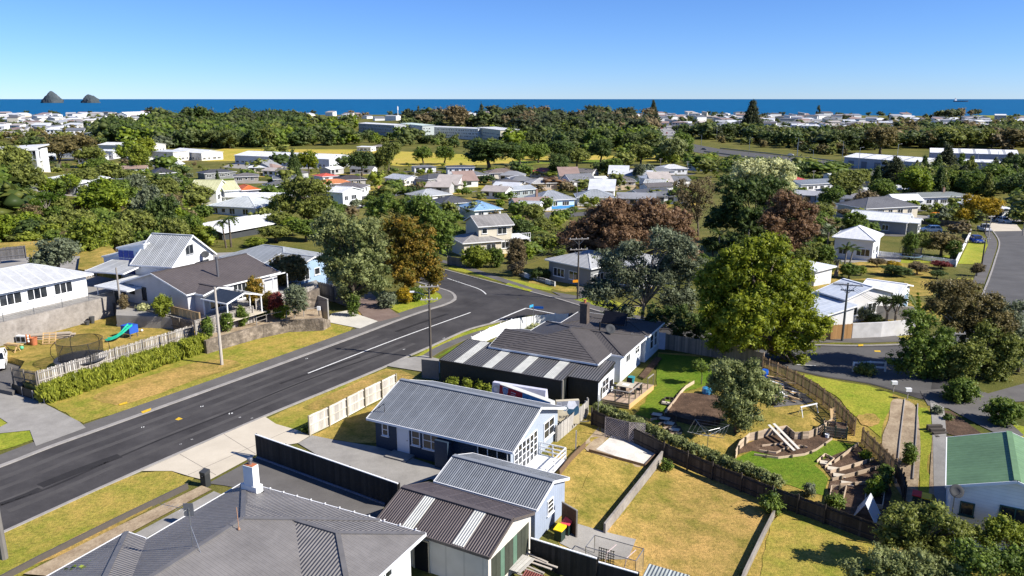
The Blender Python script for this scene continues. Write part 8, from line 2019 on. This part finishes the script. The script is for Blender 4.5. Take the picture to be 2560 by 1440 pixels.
def suburb(poly, n, where, k0=0):
    for p in scatter(poly, n, _hr2, True, 2):
        k = k0 + _hr2.randrange(12); rc = _hr2.choice(rcols); wc = _hr2.choice([(.72, .73, .74), (.72, .73, .74), (.6, .56, .48), (.4, .4, .41)])
        nm = 'white-roofed' if rc[0] > .55 else ('pale grey-roofed' if rc[0] > .3 else ('dark-roofed' if rc[0] < .2 else 'brown-roofed'))
        far_house(p, R(_hr2.choice([-25, 65, 5, 20, -10])), k, rc, '%s house %s' % (nm, where), '%s houses %s' % (nm, where), wc)
        HFOOT.append((p.x, p.y, 9 if k0 == 0 else 7))
for poly, n, wh in (([(640, 425), (1060, 425), (1060, 446), (640, 446)], 9, 'among the roofs left of centre'), ([(1230, 445), (1330, 445), (1330, 525), (1230, 540)], 7, 'right of the bright blue roof'), ([(1380, 440), (1700, 435), (1720, 520), (1420, 525)], 13, 'above the copper beech'), ([(1960, 440), (2300, 470), (2300, 520), (2010, 520)], 9, 'right of the cream-flowered tree'), ([(120, 392), (480, 402), (480, 430), (200, 440)], 9, 'on the left slope below the halls'), ([(1060, 455), (1200, 452), (1200, 480), (1100, 490)], 5, 'left of the bright blue roof')):
    suburb(poly, n, wh, 100)
# ------------------------------------------------------------------ yards round the middle houses
_yr = random.Random(21)
for (x, y, r) in HFOOT:
    if y > 560: continue
    n = 9; a0 = _yr.uniform(0, 6)
    pts = [Vector((x + math.cos(a0 + 2 * math.pi * k / n) * (r + _yr.uniform(1.5, 5)), y + math.sin(a0 + 2 * math.pi * k / n) * (r + _yr.uniform(1, 4)), 0)) for k in range(n)]
    sheet('lawn', pts, .02 + _yr.uniform(0, .018), _yr.choice([M_lawn, M_lawngreen, M_lawnolive, M_lawnolive, M_conc, M_path]), maxlen=6)
# ------------------------------------------------------------------ tree kinds shared by many individuals
REF = 7.0
_lib = {}
def kind_lobes(shape, rs):
    if shape == 'round': return [(0, 0, 4.3, 2.7, 2.7, 2.1)] + [(math.cos(a) * rs.uniform(1.2, 2.2), math.sin(a) * rs.uniform(1.2, 2.2), rs.uniform(2.6, 5.3), rs.uniform(1.2, 1.8), rs.uniform(1.2, 1.8), rs.uniform(1.0, 1.5)) for a in [k * 1.05 + rs.uniform(-.3, .3) for k in range(6)]]
    if shape == 'col': return [(0, 0, .9 + k * .62, 3.1 * (1 - .085 * k), 3.1 * (1 - .085 * k), .9) for k in range(9)]
    if shape == 'pine':
        L = []
        for k in range(8):
            r = 3.3 * (1 - k / 8.6)
            for q in range(4): a = q * 1.57 + k * .7; L.append((math.cos(a) * r * .55, math.sin(a) * r * .55, 1.3 + k * .72, max(.5, r * .62), max(.5, r * .62), .34))
        return L
    if shape == 'flat': return [(math.cos(a) * r, math.sin(a) * r, z, 1.5, 1.5, .9) for a, r, z in [(k * 1.26 + rs.uniform(-.3, .3), rs.uniform(.8, 2.3), rs.uniform(4.3, 6.0)) for k in range(8)]]
    if shape == 'dense': return [(0, 0, 3.2, 3.0, 3.0, 3.2)] + [(math.cos(a) * rs.uniform(1.2, 2.4), math.sin(a) * rs.uniform(1.2, 2.4), rs.uniform(1.4, 5.2), 1.5, 1.5, 1.4) for a in [k * 1.05 for k in range(6)]]
    if shape == 'wide': return [(math.cos(a) * r, math.sin(a) * r, z, 1.7, 1.7, 1.3) for a, r, z in [(k * .9 + rs.uniform(-.3, .3), rs.uniform(.6, 2.2), rs.uniform(3.0, 5.4)) for k in range(9)]]
def lib(key, shape, lod, v):
    k = (key, shape, lod, v)
    if k not in _lib:
        rs = random.Random(hash(shape) % 1000 * 0 + len(_lib) * 7 + 3); lb = kind_lobes(shape, rs)
        if lod == 'S': lb = lb[::3] if shape == 'pine' else (lb[::2] if shape == 'col' else lb[:5])
        pr = {'M': dict(leaf=.42, clump=.7, per=24), 'F': dict(leaf=.75, clump=1.0, per=13), 'S': dict(leaf=1.35, clump=1.85, per=6)}[lod]
        if shape in ('pine',): pr = dict(pr, clump=pr['clump'] * .62, per=int(pr['per'] * .8), leaf=pr['leaf'] * .8)
        cr = foliage_mesh('crown', len(_lib) + 100, lb, mat=LM[key], cover=.8 if shape != 'pine' else .55, **pr)
        tk = trunk_mesh('trunk', .28, (0, 0, 4.5), [l[:3] for l in lb[1:6]], M_bark, rnd=rs)
        _lib[k] = (cr, tk)
    return _lib[k]
_vr = random.Random(9)
PEND = []
def itree(label, base, w, h, key, shape='round', lod='M', group=None, name='tree', cat='tree'):
    PEND.append((0 if 'beyond the left' in label or 'beyond the right' in label else h / max(base.y, 1), label, Vector(base), w, h, key, shape, lod, group, name, cat))
def flush_trees(limit):
    rest = []
    for nm, lim in limit.items():
        rec = sorted([r for r in PEND if r[9] == nm], key=lambda r: -r[0])
        for r in rec[:lim]:
            _, label, base, w, h, key, shape, lod, group, name, cat = r
            cr, tk = lib(key, shape, lod, _vr.choice([0, 1]))
            o = bpy.data.objects.new(name, None); o.empty_display_size = .3; col.objects.link(o)
            o.location = base; o.rotation_euler = (0, 0, _vr.uniform(0, 6.28)); o.scale = (w / REF, w / REF, h / REF)
            tag(o, label, cat, group); link('crown', cr, o); link('trunk', tk, o)
        rest += rec[lim:]
    # the small far ones merge into one mass of foliage
    VV, FF, TT, MI = [], [], [], []; nv = 0; keys = sorted({r[5] for r in rest}); cache = {}
    for r in rest:
        _, label, base, w, h, key, shape, lod, group, name, cat = r
        ck = (key, shape, _vr.choice([0, 1, 2]))
        if ck not in cache:
            me = lib(*ck[:2], 'S', ck[2])[0]; nvx = len(me.vertices); co = np.empty(nvx * 3, np.float32); me.vertices.foreach_get('co', co)
            lv = np.empty(len(me.loops), np.int32); me.loops.foreach_get('vertex_index', lv); ti = np.empty(len(me.polygons), np.float32); me.attributes['tint'].data.foreach_get('value', ti)
            lt = np.empty(len(me.polygons), np.int32); me.polygons.foreach_get('loop_total', lt)
            cache[ck] = (co.reshape(-1, 3), lv, lt, ti)
        co, lv, lt, ti = cache[ck]; a = _vr.uniform(0, 6.28); ca, sa = math.cos(a), math.sin(a)
        v = co * np.array([w / REF, w / REF, h / REF]); v = np.stack([v[:, 0] * ca - v[:, 1] * sa + base.x, v[:, 0] * sa + v[:, 1] * ca + base.y, v[:, 2] + base.z], 1)
        VV.append(v); FF.append((lv + nv, lt)); TT.append(np.clip(ti * .8 + _vr.uniform(0, .25), 0, 1)); MI.append(np.full(len(lt), keys.index(key), np.int32)); nv += len(v)
    V = np.concatenate(VV); L = np.concatenate([f[0] for f in FF]); LT = np.concatenate([f[1] for f in FF])
    me = bpy.data.meshes.new('distant_trees'); me.vertices.add(len(V)); me.vertices.foreach_set('co', V.astype(np.float32).ravel())
    me.loops.add(len(L)); me.loops.foreach_set('vertex_index', L.astype(np.int32)); me.polygons.add(len(LT))
    me.polygons.foreach_set('loop_start', np.concatenate([[0], np.cumsum(LT)[:-1]]).astype(np.int32))
    try: me.polygons.foreach_set('loop_total', LT)
    except Exception: pass
    at = me.attributes.new('tint', 'FLOAT', 'FACE'); at.data.foreach_set('value', np.concatenate(TT).astype(np.float32))
    for k in keys: me.materials.append(LM[k])
    me.polygons.foreach_set('material_index', np.concatenate(MI)); me.update(calc_edges=True); me.validate()
    tag(link('distant_trees', me), 'mass of small far-off trees and shrubs between the houses and along the coast', 'trees', kind='stuff')
    print('TREES', len(PEND), 'stuff', len(rest), 'faces', len(LT))
KD = {'olive': 'olive green', 'dark': 'dark green', 'mid': 'green', 'bright': 'bright green', 'gold': 'golden green', 'copper': 'copper brown', 'autumn': 'rusty', 'grey': 'grey-green', 'manuka': 'brown-green', 'pale': 'pale green', 'yellow': 'yellow', 'hedge': 'yellow-green', 'bronze': 'brownish', 'red': 'reddish', 'far': 'dark green', 'farpine': 'blackish green', 'cream': 'cream-tipped', 'palm': 'green'}
SD = {'round': 'tree', 'col': 'column-shaped tree', 'pine': 'tiered conifer', 'flat': 'flat-topped tree', 'wide': 'spreading tree', 'dense': 'bushy tree'}
import re
_hl = [(re.split(r' (?:with|beside|near|in|left|right|behind|above|below|next|beyond|on|at|of|below|partly) ', o['label'])[0], o.location.copy()) for o in col.objects if o.get('category') in ('house', 'garage', 'hall', 'warehouse', 'school')]
_cnt = {}
for a, b in _hl: _cnt[a] = _cnt.get(a, 0) + 1
_hl = [(a, b) for a, b in _hl if _cnt[a] == 1 and len(a.split()) >= 2]
_used = {}
def near_label(desc, p):
    best = min(_hl, key=lambda h: (h[1].x - p.x) ** 2 + ((h[1].y - p.y) * .7) ** 2); hx, hy = best[1].x / best[1].y, p.x / p.y
    d = (hy - hx) * 1991
    rel = 'behind' if p.y > best[1].y + 6 and abs(d) < 90 else ('in front of' if p.y < best[1].y - 3 and abs(d) < 90 else ('left of' if d < 0 else 'right of'))
    return '%s %s the %s' % (desc, rel, best[0])
TL = [
 (690, 606, 84, 46, 'olive'), (765, 604, 76, 60, 'mid'), (640, 618, 60, 26, 'hedge'), (730, 590, 60, 50, 'bright'), (815, 590, 60, 60, 'olive'), (520, 618, 60, 44, 'hedge'),
 (30, 470, 110, 110, 'olive'), (72, 500, 95, 95, 'olive'), (20, 545, 70, 70, 'olive'), (20, 608, 76, 76, 'bright'), (62, 565, 95, 60, 'bronze', 'wide'), (150, 420, 95, 66, 'manuka', 'flat'), (190, 402, 105, 66, 'manuka', 'flat'), (228, 418, 80, 52, 'olive'), (215, 472, 64, 52, 'olive'), (245, 442, 60, 48, 'mid'), (330, 412, 76, 60, 'bright'), (352, 432, 60, 74, 'hedge'), (368, 402, 54, 60, 'gold'), (268, 542, 125, 98, 'bright', 'wide'), (305, 522, 95, 75, 'mid'), (200, 592, 95, 75, 'olive'), (148, 690, 112, 104, 'grey'), (108, 690, 64, 60, 'olive'), (236, 672, 120, 140, 'hedge'), (292, 652, 92, 112, 'olive'), (345, 612, 95, 95, 'olive'), (385, 566, 66, 108, 'grey'), (412, 592, 84, 105, 'dark'), (432, 545, 56, 64, 'bronze'), (442, 622, 74, 84, 'olive'), (482, 602, 64, 70, 'mid'), (512, 612, 60, 52, 'hedge'), (395, 472, 56, 44, 'dark'), (450, 442, 44, 34, 'dark'), (420, 436, 66, 44, 'mid'), (498, 508, 44, 38, 'yellow'), (530, 506, 64, 42, 'hedge'), (546, 474, 18, 48, 'dark', 'col'), (490, 526, 56, 44, 'olive'), (322, 474, 66, 54, 'olive'), (346, 505, 54, 74, 'grey'), (172, 486, 66, 54, 'bright'), (100, 590, 80, 50, 'mid'), (160, 615, 70, 45, 'olive'), (60, 620, 60, 40, 'olive'), (420, 500, 60, 60, 'olive'), (460, 560, 50, 40, 'hedge'), (300, 590, 80, 60, 'dark'), (240, 600, 60, 50, 'dark'), (10, 500, 80, 90, 'mid'),
 (700, 426, 55, 44, 'dark'), (738, 452, 42, 78, 'dark', 'col'), (772, 434, 54, 60, 'gold'), (690, 404, 64, 44, 'olive'), (905, 440, 64, 66, 'dark'), (868, 432, 44, 42, 'dark'), (972, 432, 54, 80, 'olive', 'wide'), (932, 432, 54, 50, 'dark'), (942, 474, 44, 44, 'hedge'), (985, 474, 46, 26, 'mid'), (872, 472, 34, 20, 'yellow'), (700, 545, 66, 62, 'hedge'), (650, 562, 54, 44, 'olive'), (692, 504, 54, 44, 'mid'), (722, 464, 46, 42, 'olive'), (662, 494, 64, 32, 'mid'), (1058, 412, 52, 48, 'mid', 'wide'), (1112, 411, 54, 48, 'mid', 'wide'), (1185, 548, 54, 44, 'pale'), (1125, 545, 44, 44, 'olive'), (905, 520, 44, 22, 'olive'), (926, 505, 34, 18, 'mid'), (1045, 488, 34, 32, 'bronze'), (1242, 482, 64, 20, 'bronze'), (1262, 505, 44, 26, 'mid'), (1215, 462, 54, 24, 'dark'), (1222, 424, 130, 74, 'dark', 'wide'), (640, 430, 50, 34, 'olive'), (620, 452, 40, 30, 'mid'), (860, 410, 40, 24, 'mid'), (1000, 500, 60, 40, 'mid'), (1040, 505, 50, 40, 'dark'), (960, 505, 50, 40, 'olive'), (1150, 475, 40, 22, 'mid'), (830, 560, 60, 50, 'mid'), (700, 575, 70, 50, 'olive'), (870, 555, 60, 40, 'bronze'),
 (1300, 412, 62, 58, 'mid'), (1346, 408, 54, 50, 'mid', 'wide'), (1290, 442, 42, 42, 'dark'), (1312, 447, 42, 32, 'mid'), (1366, 444, 66, 20, 'hedge'), (1396, 444, 54, 60, 'dark'), (1442, 424, 64, 54, 'olive'), (1402, 404, 74, 54, 'dark'), (1502, 408, 64, 60, 'dark', 'wide'), (1472, 403, 54, 44, 'mid'), (1532, 444, 52, 50, 'mid'), (1502, 443, 42, 42, 'dark'), (1596, 454, 34, 46, 'grey'), (1622, 443, 32, 32, 'grey'), (1642, 473, 44, 26, 'mid'), (1546, 474, 44, 42, 'olive'), (1466, 479, 54, 32, 'olive'), (1496, 478, 40, 26, 'dark'), (1382, 472, 84, 28, 'copper'), (1332, 484, 64, 24, 'bronze'), (1412, 483, 44, 30, 'bronze'), (1482, 518, 30, 26, 'hedge'), (1460, 518, 22, 30, 'hedge'), (1542, 508, 22, 18, 'hedge'), (1366, 530, 34, 36, 'mid'), (1300, 546, 64, 44, 'mid'), (1330, 566, 64, 60, 'olive'), (1402, 566, 44, 44, 'mid'), (1352, 596, 64, 54, 'olive'), (1306, 606, 64, 60, 'dark'), (1560, 424, 54, 42, 'olive'), (1602, 413, 64, 54, 'olive'), (1682, 415, 62, 74, 'pale'), (1702, 400, 62, 70, 'mid'), (1358, 626, 84, 50, 'olive'), (1330, 646, 64, 44, 'mid'), (1262, 606, 34, 42, 'olive'), (1140, 606, 34, 42, 'mid'), (1650, 505, 60, 30, 'olive'), (1700, 510, 50, 40, 'mid'), (1560, 510, 50, 20, 'mid'),
 (1772, 444, 54, 44, 'olive'), (1746, 434, 64, 44, 'mid'), (1832, 444, 44, 32, 'dark'), (2052, 443, 95, 42, 'mid', 'wide'), (2012, 434, 64, 42, 'olive'), (2092, 434, 54, 32, 'dark'), (2142, 474, 64, 54, 'olive'), (2112, 496, 84, 72, 'olive', 'wide'), (2072, 526, 64, 62, 'mid'), (2186, 494, 40, 78, 'dark', 'col'), (2162, 536, 64, 62, 'bronze'), (2202, 506, 74, 62, 'mid'), (2232, 474, 80, 84, 'farpine', 'pine'), (2282, 496, 84, 84, 'bright'), (2332, 474, 64, 62, 'mid'), (2362, 434, 60, 74, 'farpine', 'pine'), (2372, 484, 84, 62, 'hedge'), (2432, 494, 95, 64, 'mid'), (2402, 474, 64, 62, 'farpine', 'pine'), (2482, 486, 95, 74, 'mid'), (2532, 506, 84, 74, 'dark'), (2542, 446, 74, 64, 'dark'), (2518, 444, 50, 64, 'farpine', 'pine'), (2212, 444, 44, 44, 'farpine', 'pine'), (2262, 474, 44, 42, 'olive'), (2052, 566, 64, 64, 'olive'), (2032, 606, 64, 72, 'mid'), (2060, 668, 54, 62, 'mid'), (2132, 586, 64, 62, 'mid'), (2172, 596, 54, 42, 'mid'), (2272, 648, 42, 74, 'mid'), (2302, 638, 54, 62, 'olive'), (2352, 640, 95, 64, 'manuka'), (2396, 596, 54, 44, 'bronze'), (2422, 568, 64, 44, 'olive'), (2372, 560, 64, 26, 'olive'), (2402, 550, 44, 32, 'mid'), (2332, 566, 34, 22, 'mid'), (2382, 646, 42, 50, 'mid'), (2442, 550, 74, 42, 'olive'), (2122, 696, 54, 42, 'mid'), (2152, 688, 34, 26, 'hedge'), (2062, 700, 44, 54, 'olive'), (2240, 690, 74, 28, 'dark'), (2292, 686, 54, 32, 'bronze'), (2342, 696, 44, 22, 'dark'), (2192, 668, 44, 24, 'bronze'), (2441, 690, 36, 36, 'bronze'), (2352, 672, 54, 22, 'red'), (2012, 668, 64, 54, 'olive'), (1782, 648, 64, 62, 'dark'), (1832, 638, 84, 62, 'dark'), (1762, 690, 64, 54, 'mid'), (1802, 700, 84, 54, 'olive'), (1722, 710, 64, 62, 'olive'), (2390, 720, 50, 24, 'dark'), (2230, 668, 40, 18, 'yellow'), (2540, 560, 50, 40, 'olive'), (1930, 640, 60, 60, 'dark'), (2100, 640, 40, 50, 'olive'),
]
for e in TL:
    cx, by, w, h, key = e[:5]; shp = e[5] if len(e) > 5 else 'round'
    z = None
    b = G(cx, by); m = mpp(b.y)
    if b.y < 118 and cx < 500: b = P(cx, by, 3.6)
    m = mpp(b.y)
    hm = h * m * 1.03; nm = 'tree' if hm > 2.6 else 'shrub'
    lab = near_label(KD[key] + ' ' + (SD[shp] if nm == 'tree' else 'shrub'), b)
    itree(lab, b, w * m * 1.08, hm, key, shp, 'M', KD[key] + ' trees among the houses', nm, nm)
# low planting scattered through the gardens between the houses
for poly, n, hx in (([(640, 430), (1280, 425), (1290, 560), (1150, 560), (900, 530), (660, 545)], 150, 3.0), ([(1280, 425), (1760, 425), (1720, 520), (1400, 545), (1290, 560)], 120, 2.4), ([(1980, 440), (2540, 470), (2450, 560), (2240, 560), (2000, 600)], 140, 3.6), ([(0, 400), (480, 420), (520, 560), (380, 660), (200, 640), (0, 640)], 150, 5.5), ([(90, 400), (560, 405), (640, 440), (480, 450), (100, 440)], 70, 3.5), ([(1640, 400), (1980, 412), (2200, 440), (2560, 440), (2560, 470), (1980, 470), (1700, 450)], 110, 3.6), ([(560, 403), (1280, 415), (1280, 430), (640, 440)], 60, 2.2), ([(1120, 560), (1420, 560), (1420, 690), (1240, 640), (1130, 640)], 40, 4), ([(1940, 560), (2100, 580), (2090, 680), (1960, 650)], 30, 5)):
    for p in scatter(poly, n, _vr):
        hm = _vr.uniform(.9, hx); key = _vr.choice(['mid', 'olive', 'dark', 'hedge', 'bright', 'grey', 'bronze', 'mid', 'olive'])
        nm = 'shrub' if hm < 2.6 else 'tree'
        itree(near_label('small ' + KD[key] + ' ' + nm, p), p, hm * _vr.uniform(.9, 1.5), hm, key, 'round', 'F', 'small ' + KD[key] + ' garden plants among the houses', nm, nm)
# ------------------------------------------------------------------ tree belts, far suburb, coast, islands
_br = random.Random(31)
def belt(poly, n, label, group, hr, keys, shapes, lod='F', avoid=True):
    for p in scatter(poly, n, _br, avoid, 2.0):
        h = _br.uniform(*hr); qx = 1280 + p.x / p.y * 1991; qy = 246.5 + (CAMH - p.z) / p.y * 1991
        if qy > 318 and (880 < qx < 1000 or 1035 < qx < 1270): h *= .5
        key = _br.choice(keys); shp = _br.choice(shapes)
        itree('%s %s %s' % (KD[key], SD[shp], label), p, h * _br.uniform(.9, 1.5) if shp not in ('col', 'pine') else h * .6, h, key, shp, lod, '%s %s %s' % (KD[key], SD[shp], group))
belt([(300, 372), (560, 372), (900, 362), (1300, 376), (1640, 380), (1640, 340), (1300, 325), (900, 318), (620, 312), (420, 312), (220, 335)], 430, 'in the belt of trees behind the playing field', 'of the belt behind the field', (10, 16), ['far', 'mid', 'olive', 'dark', 'far', 'far', 'bright', 'dark'], ['dense', 'dense', 'dense'])
belt([(1000, 322), (1280, 330), (1640, 340), (1640, 300), (1300, 295), (1000, 300)], 80, 'on the ridge beyond the school', 'on the ridge', (12, 18), ['farpine', 'far', 'farpine', 'bronze'], ['dense', 'flat', 'dense'])
belt([(380, 330), (620, 325), (760, 325), (760, 300), (380, 292)], 90, 'crowning the wooded hill at the left', 'on the wooded hill', (11, 16), ['farpine', 'far', 'dark'], ['dense'])
belt([(1640, 388), (1760, 405), (1900, 412), (2050, 440), (2100, 452), (1900, 440), (1700, 420), (1560, 405), (1300, 400), (1300, 385), (1560, 382)], 70, 'between the highway and the houses', 'below the highway', (4, 8), ['mid', 'olive', 'dark', 'hedge'], ['dense', 'round'])
belt([(1690, 345), (1830, 352), (1990, 372), (2120, 382), (2120, 368), (1990, 350), (1830, 336), (1690, 332)], 80, 'in the row beyond the highway', 'beyond the highway', (10, 14), ['dark', 'far', 'farpine', 'olive', 'far'], ['dense', 'wide'])
belt([(2060, 380), (2330, 372), (2560, 375), (2560, 340), (2300, 338), (2060, 350)], 150, 'in the wood behind the warehouses', 'behind the warehouses', (11, 17), ['dark', 'far', 'olive', 'bronze', 'far', 'manuka'], ['dense', 'wide'])
belt([(2300, 500), (2560, 500), (2560, 440), (2330, 430), (2250, 450)], 50, 'in the grove right of the warehouses', 'right of the warehouses', (7, 11), ['mid', 'dark', 'olive', 'farpine'], ['round', 'pine'])
# two pines and palms that stand out on the skyline
for x, y, w, h, shp, key, l in ((1632, 300, 26, 50, 'pine', 'farpine', 'lone pointed Norfolk pine standing above the far coast'), (1877, 335, 56, 86, 'pine', 'farpine', 'big dark Norfolk pine right of centre on the skyline'), (1205, 298, 14, 38, 'col', 'farpine', 'slim dark cypress standing against the sea'), (1047, 300, 12, 36, 'pine', 'farpine', 'small pointed pine right of the white mast'), (2045, 298, 16, 34, 'pine', 'farpine', 'small dark pine on the right skyline'), (1140, 325, 66, 64, 'round', 'bronze', 'large brown rounded tree on the ridge against the sea'), (410, 376, 44, 36, 'round', 'grey', 'silvery round tree beside the white halls'), (2200, 385, 80, 74, 'round', 'manuka', 'tall feathery brown-green tree behind the highway warehouse'), (1690, 385, 70, 40, 'round', 'olive', 'leafy tree at the highway bend')):
    b = G(x, y); m = mpp(b.y); itree(l, b, w * m * 1.1, h * m, key, shp, 'M', None)
b = G(995, 300); t = thing('radio_mast', 'slim white mast standing on the ridge against the sea', 'mast', b); hm = 34 * mpp(b.y)
MB().tube([(0, 0, 0), (0, 0, hm)], [hm * .03, hm * .022], 8).build('mast', M_white, t); MB().lathe([(hm * .05, hm * .7), (hm * .05, hm * .95)], 10).build('antenna_ring', M_white, t)
suburb([(0, 332), (200, 330), (300, 312), (380, 296), (380, 282), (200, 278), (0, 285)], 95, 'in the far left suburb')
suburb([(0, 300), (400, 292), (400, 280), (0, 275)], 30, 'on the far left shore')
suburb([(620, 300), (1000, 302), (1300, 296), (1300, 290), (900, 288), (620, 286)], 40, 'on the ridge against the sea')
suburb([(1560, 318), (1900, 330), (2200, 330), (2560, 334), (2560, 300), (2200, 292), (1900, 289), (1560, 289)], 240, 'in the far right suburb')
suburb([(2000, 345), (2250, 340), (2560, 338), (2560, 318), (2000, 318)], 50, 'above the wood at the right')
suburb([(0, 352), (250, 352), (300, 335), (200, 325), (0, 330)], 16, 'behind the modern white house')
belt([(0, 375), (250, 372), (320, 340), (220, 318), (0, 325)], 90, 'behind the modern white house', 'behind the modern house', (4, 9), ['far', 'olive', 'dark', 'manuka'], ['dense', 'wide'])
belt([(1790, 356), (2110, 392), (2120, 382), (1800, 346)], 40, 'between the highway and the tree row', 'beside the highway', (3, 7), ['olive', 'far', 'manuka'], ['dense'])
belt([(0, 335), (300, 325), (390, 296), (390, 280), (0, 276)], 110, 'in the far left suburb', 'of the far left suburb', (4, 9), ['far', 'farpine', 'dark', 'olive'], ['dense', 'wide'], avoid=False)
belt([(600, 302), (1300, 298), (1300, 290), (600, 289)], 50, 'on the skyline ridge', 'on the skyline ridge', (6, 10), ['far', 'farpine', 'bronze'], ['round', 'wide'])
belt([(1560, 330), (1900, 335), (2560, 338), (2560, 297), (2200, 288), (1560, 288)], 260, 'in the far right suburb', 'of the far right suburb', (3.5, 8.5), ['far', 'farpine', 'dark', 'far'], ['dense', 'wide'], avoid=False)
belt([(1290, 345), (1600, 348), (1620, 315), (1560, 295), (1290, 295)], 90, 'in the tall stand of dark pines', 'of the pine stand', (13, 20), ['farpine', 'farpine', 'far', 'bronze'], ['dense', 'flat', 'dense'])
belt([(2340, 300), (2440, 298), (2450, 290), (2360, 290)], 14, 'on the grassy headland', 'on the headland', (10, 15), ['far', 'bronze', 'farpine'], ['round', 'wide'])
# islands
M_isle = groundmat('hazed_island_rock', [(.3, (.03, .045, .055)), (.55, (.06, .075, .085)), (.75, (.13, .135, .14))], .012, .06, bs=.6, bd=6)  # rock darkened and blued: distance haze is put into its colour
def island(label, px, D, wpx, prof, seed):
    m = D / 1991.0; c = PD(px, 246.5, D); rs = np.random.RandomState(seed); nA, nR = 40, 10; mb = MB(); W = wpx * m / 2
    for i in range(nR + 1):
        f = i / nR
        for k in range(nA):
            a = 2 * math.pi * k / nA; x = math.cos(a) * f; hz_ = np.interp(x if abs(math.cos(a)) > .2 else x, prof[0], prof[1]) * (1 - f ** 3) ** .8 * m
            r = W * f * (1 + .12 * rs.normal() * f)
            mb.v.append((math.cos(a) * r, math.sin(a) * r * .7, SEA - (8 if i == nR else 0) + max(0, hz_ + (58 if hz_ > 0 else 0) * 0 + rs.normal() * .35 * m * (1 if f > .1 else 0)) ))
    for i in range(nR):
        for k in range(nA): a, b = i * nA + k, i * nA + (k + 1) % nA; mb.f.append((a, b, b + nA, a + nA))
    o = mb.build('island', M_isle, None, (c.x, c.y, 0), smooth=True); return tag(o, label, 'island')
island('taller pointed rocky island on the far left horizon', 130, 11000, 54, ([-1, -.6, -.25, 0, .35, .7, 1], [8, 17, 22, 29, 22, 15, 8]), 1)
island('lower humped rocky island right of the pointed one', 225, 11000, 46, ([-1, -.5, -.15, .2, .6, .85, 1], [8, 16, 21, 18, 18, 14, 8]), 2)
# ship
c = PD(2403, 246, 15000); t = thing('cargo_ship', 'cargo ship on the horizon at the right', 'ship', (c.x, c.y, SEA)); mb = MB()
for x, w, z in ((-135, 14, 20), (-90, 18, 18), (80, 18, 18), (125, 8, 22), (140, .5, 24)): mb.v += [(x, -w, z), (x, -w * .7, -5), (x, w * .7, -5), (x, w, z)]
for i in range(4):
    for k in range(4): a, b = i * 4 + k, i * 4 + (k + 1) % 4; mb.f.append((a, b, b + 4, a + 4))
mb.f.append((0, 1, 2, 3)); mb.f.append((16, 17, 18, 19)); mb.build('hull', plain((.03, .05, .09), .5, key='hull'), t)
MB().box(-125, -15, 18, -85, 15, 45).box(-118, -12, 45, -95, 12, 56).build('superstructure', M_white, t); MB().box(-110, -4, 56, -100, 4, 66).build('funnel', plain((.3, .05, .04), .5, key='funnel'), t)
for x in (-40, 10, 60): MB().box(x - 2, -2, 18, x + 2, 2, 40).build('crane_mast', M_metal, t)
belt([(-420, 600), (-20, 640), (0, 330), (-400, 330)], 150, 'beyond the left edge', 'left', (4, 9), ['olive', 'mid', 'dark'], ['dense'])
belt([(2570, 560), (2900, 560), (2900, 330), (2570, 330)], 120, 'beyond the right edge', 'right', (4, 9), ['olive', 'mid', 'dark'], ['dense'])
flush_houses(225)
flush_trees({'tree': 265, 'shrub': 240})
# labels shared by a few look-alikes get their place in the row
ORD = ['leftmost', 'second', 'third', 'fourth', 'fifth', 'sixth', 'seventh', 'eighth']
by = {}
for o in col.objects:
    if o.parent is None and 'label' in o: by.setdefault(o['label'], []).append(o)
for lab, os_ in by.items():
    if 2 <= len(os_) <= 8 and len(lab.split()) <= 11:
        os_.sort(key=lambda o: o.location.x / max(o.location.y, 1))
        for k, o in enumerate(os_): o['label'] = lab + (', leftmost of %d' % len(os_) if k == 0 else ', rightmost of %d' % len(os_) if k == len(os_) - 1 else ', %s from left of %d' % (ORD[k], len(os_)))
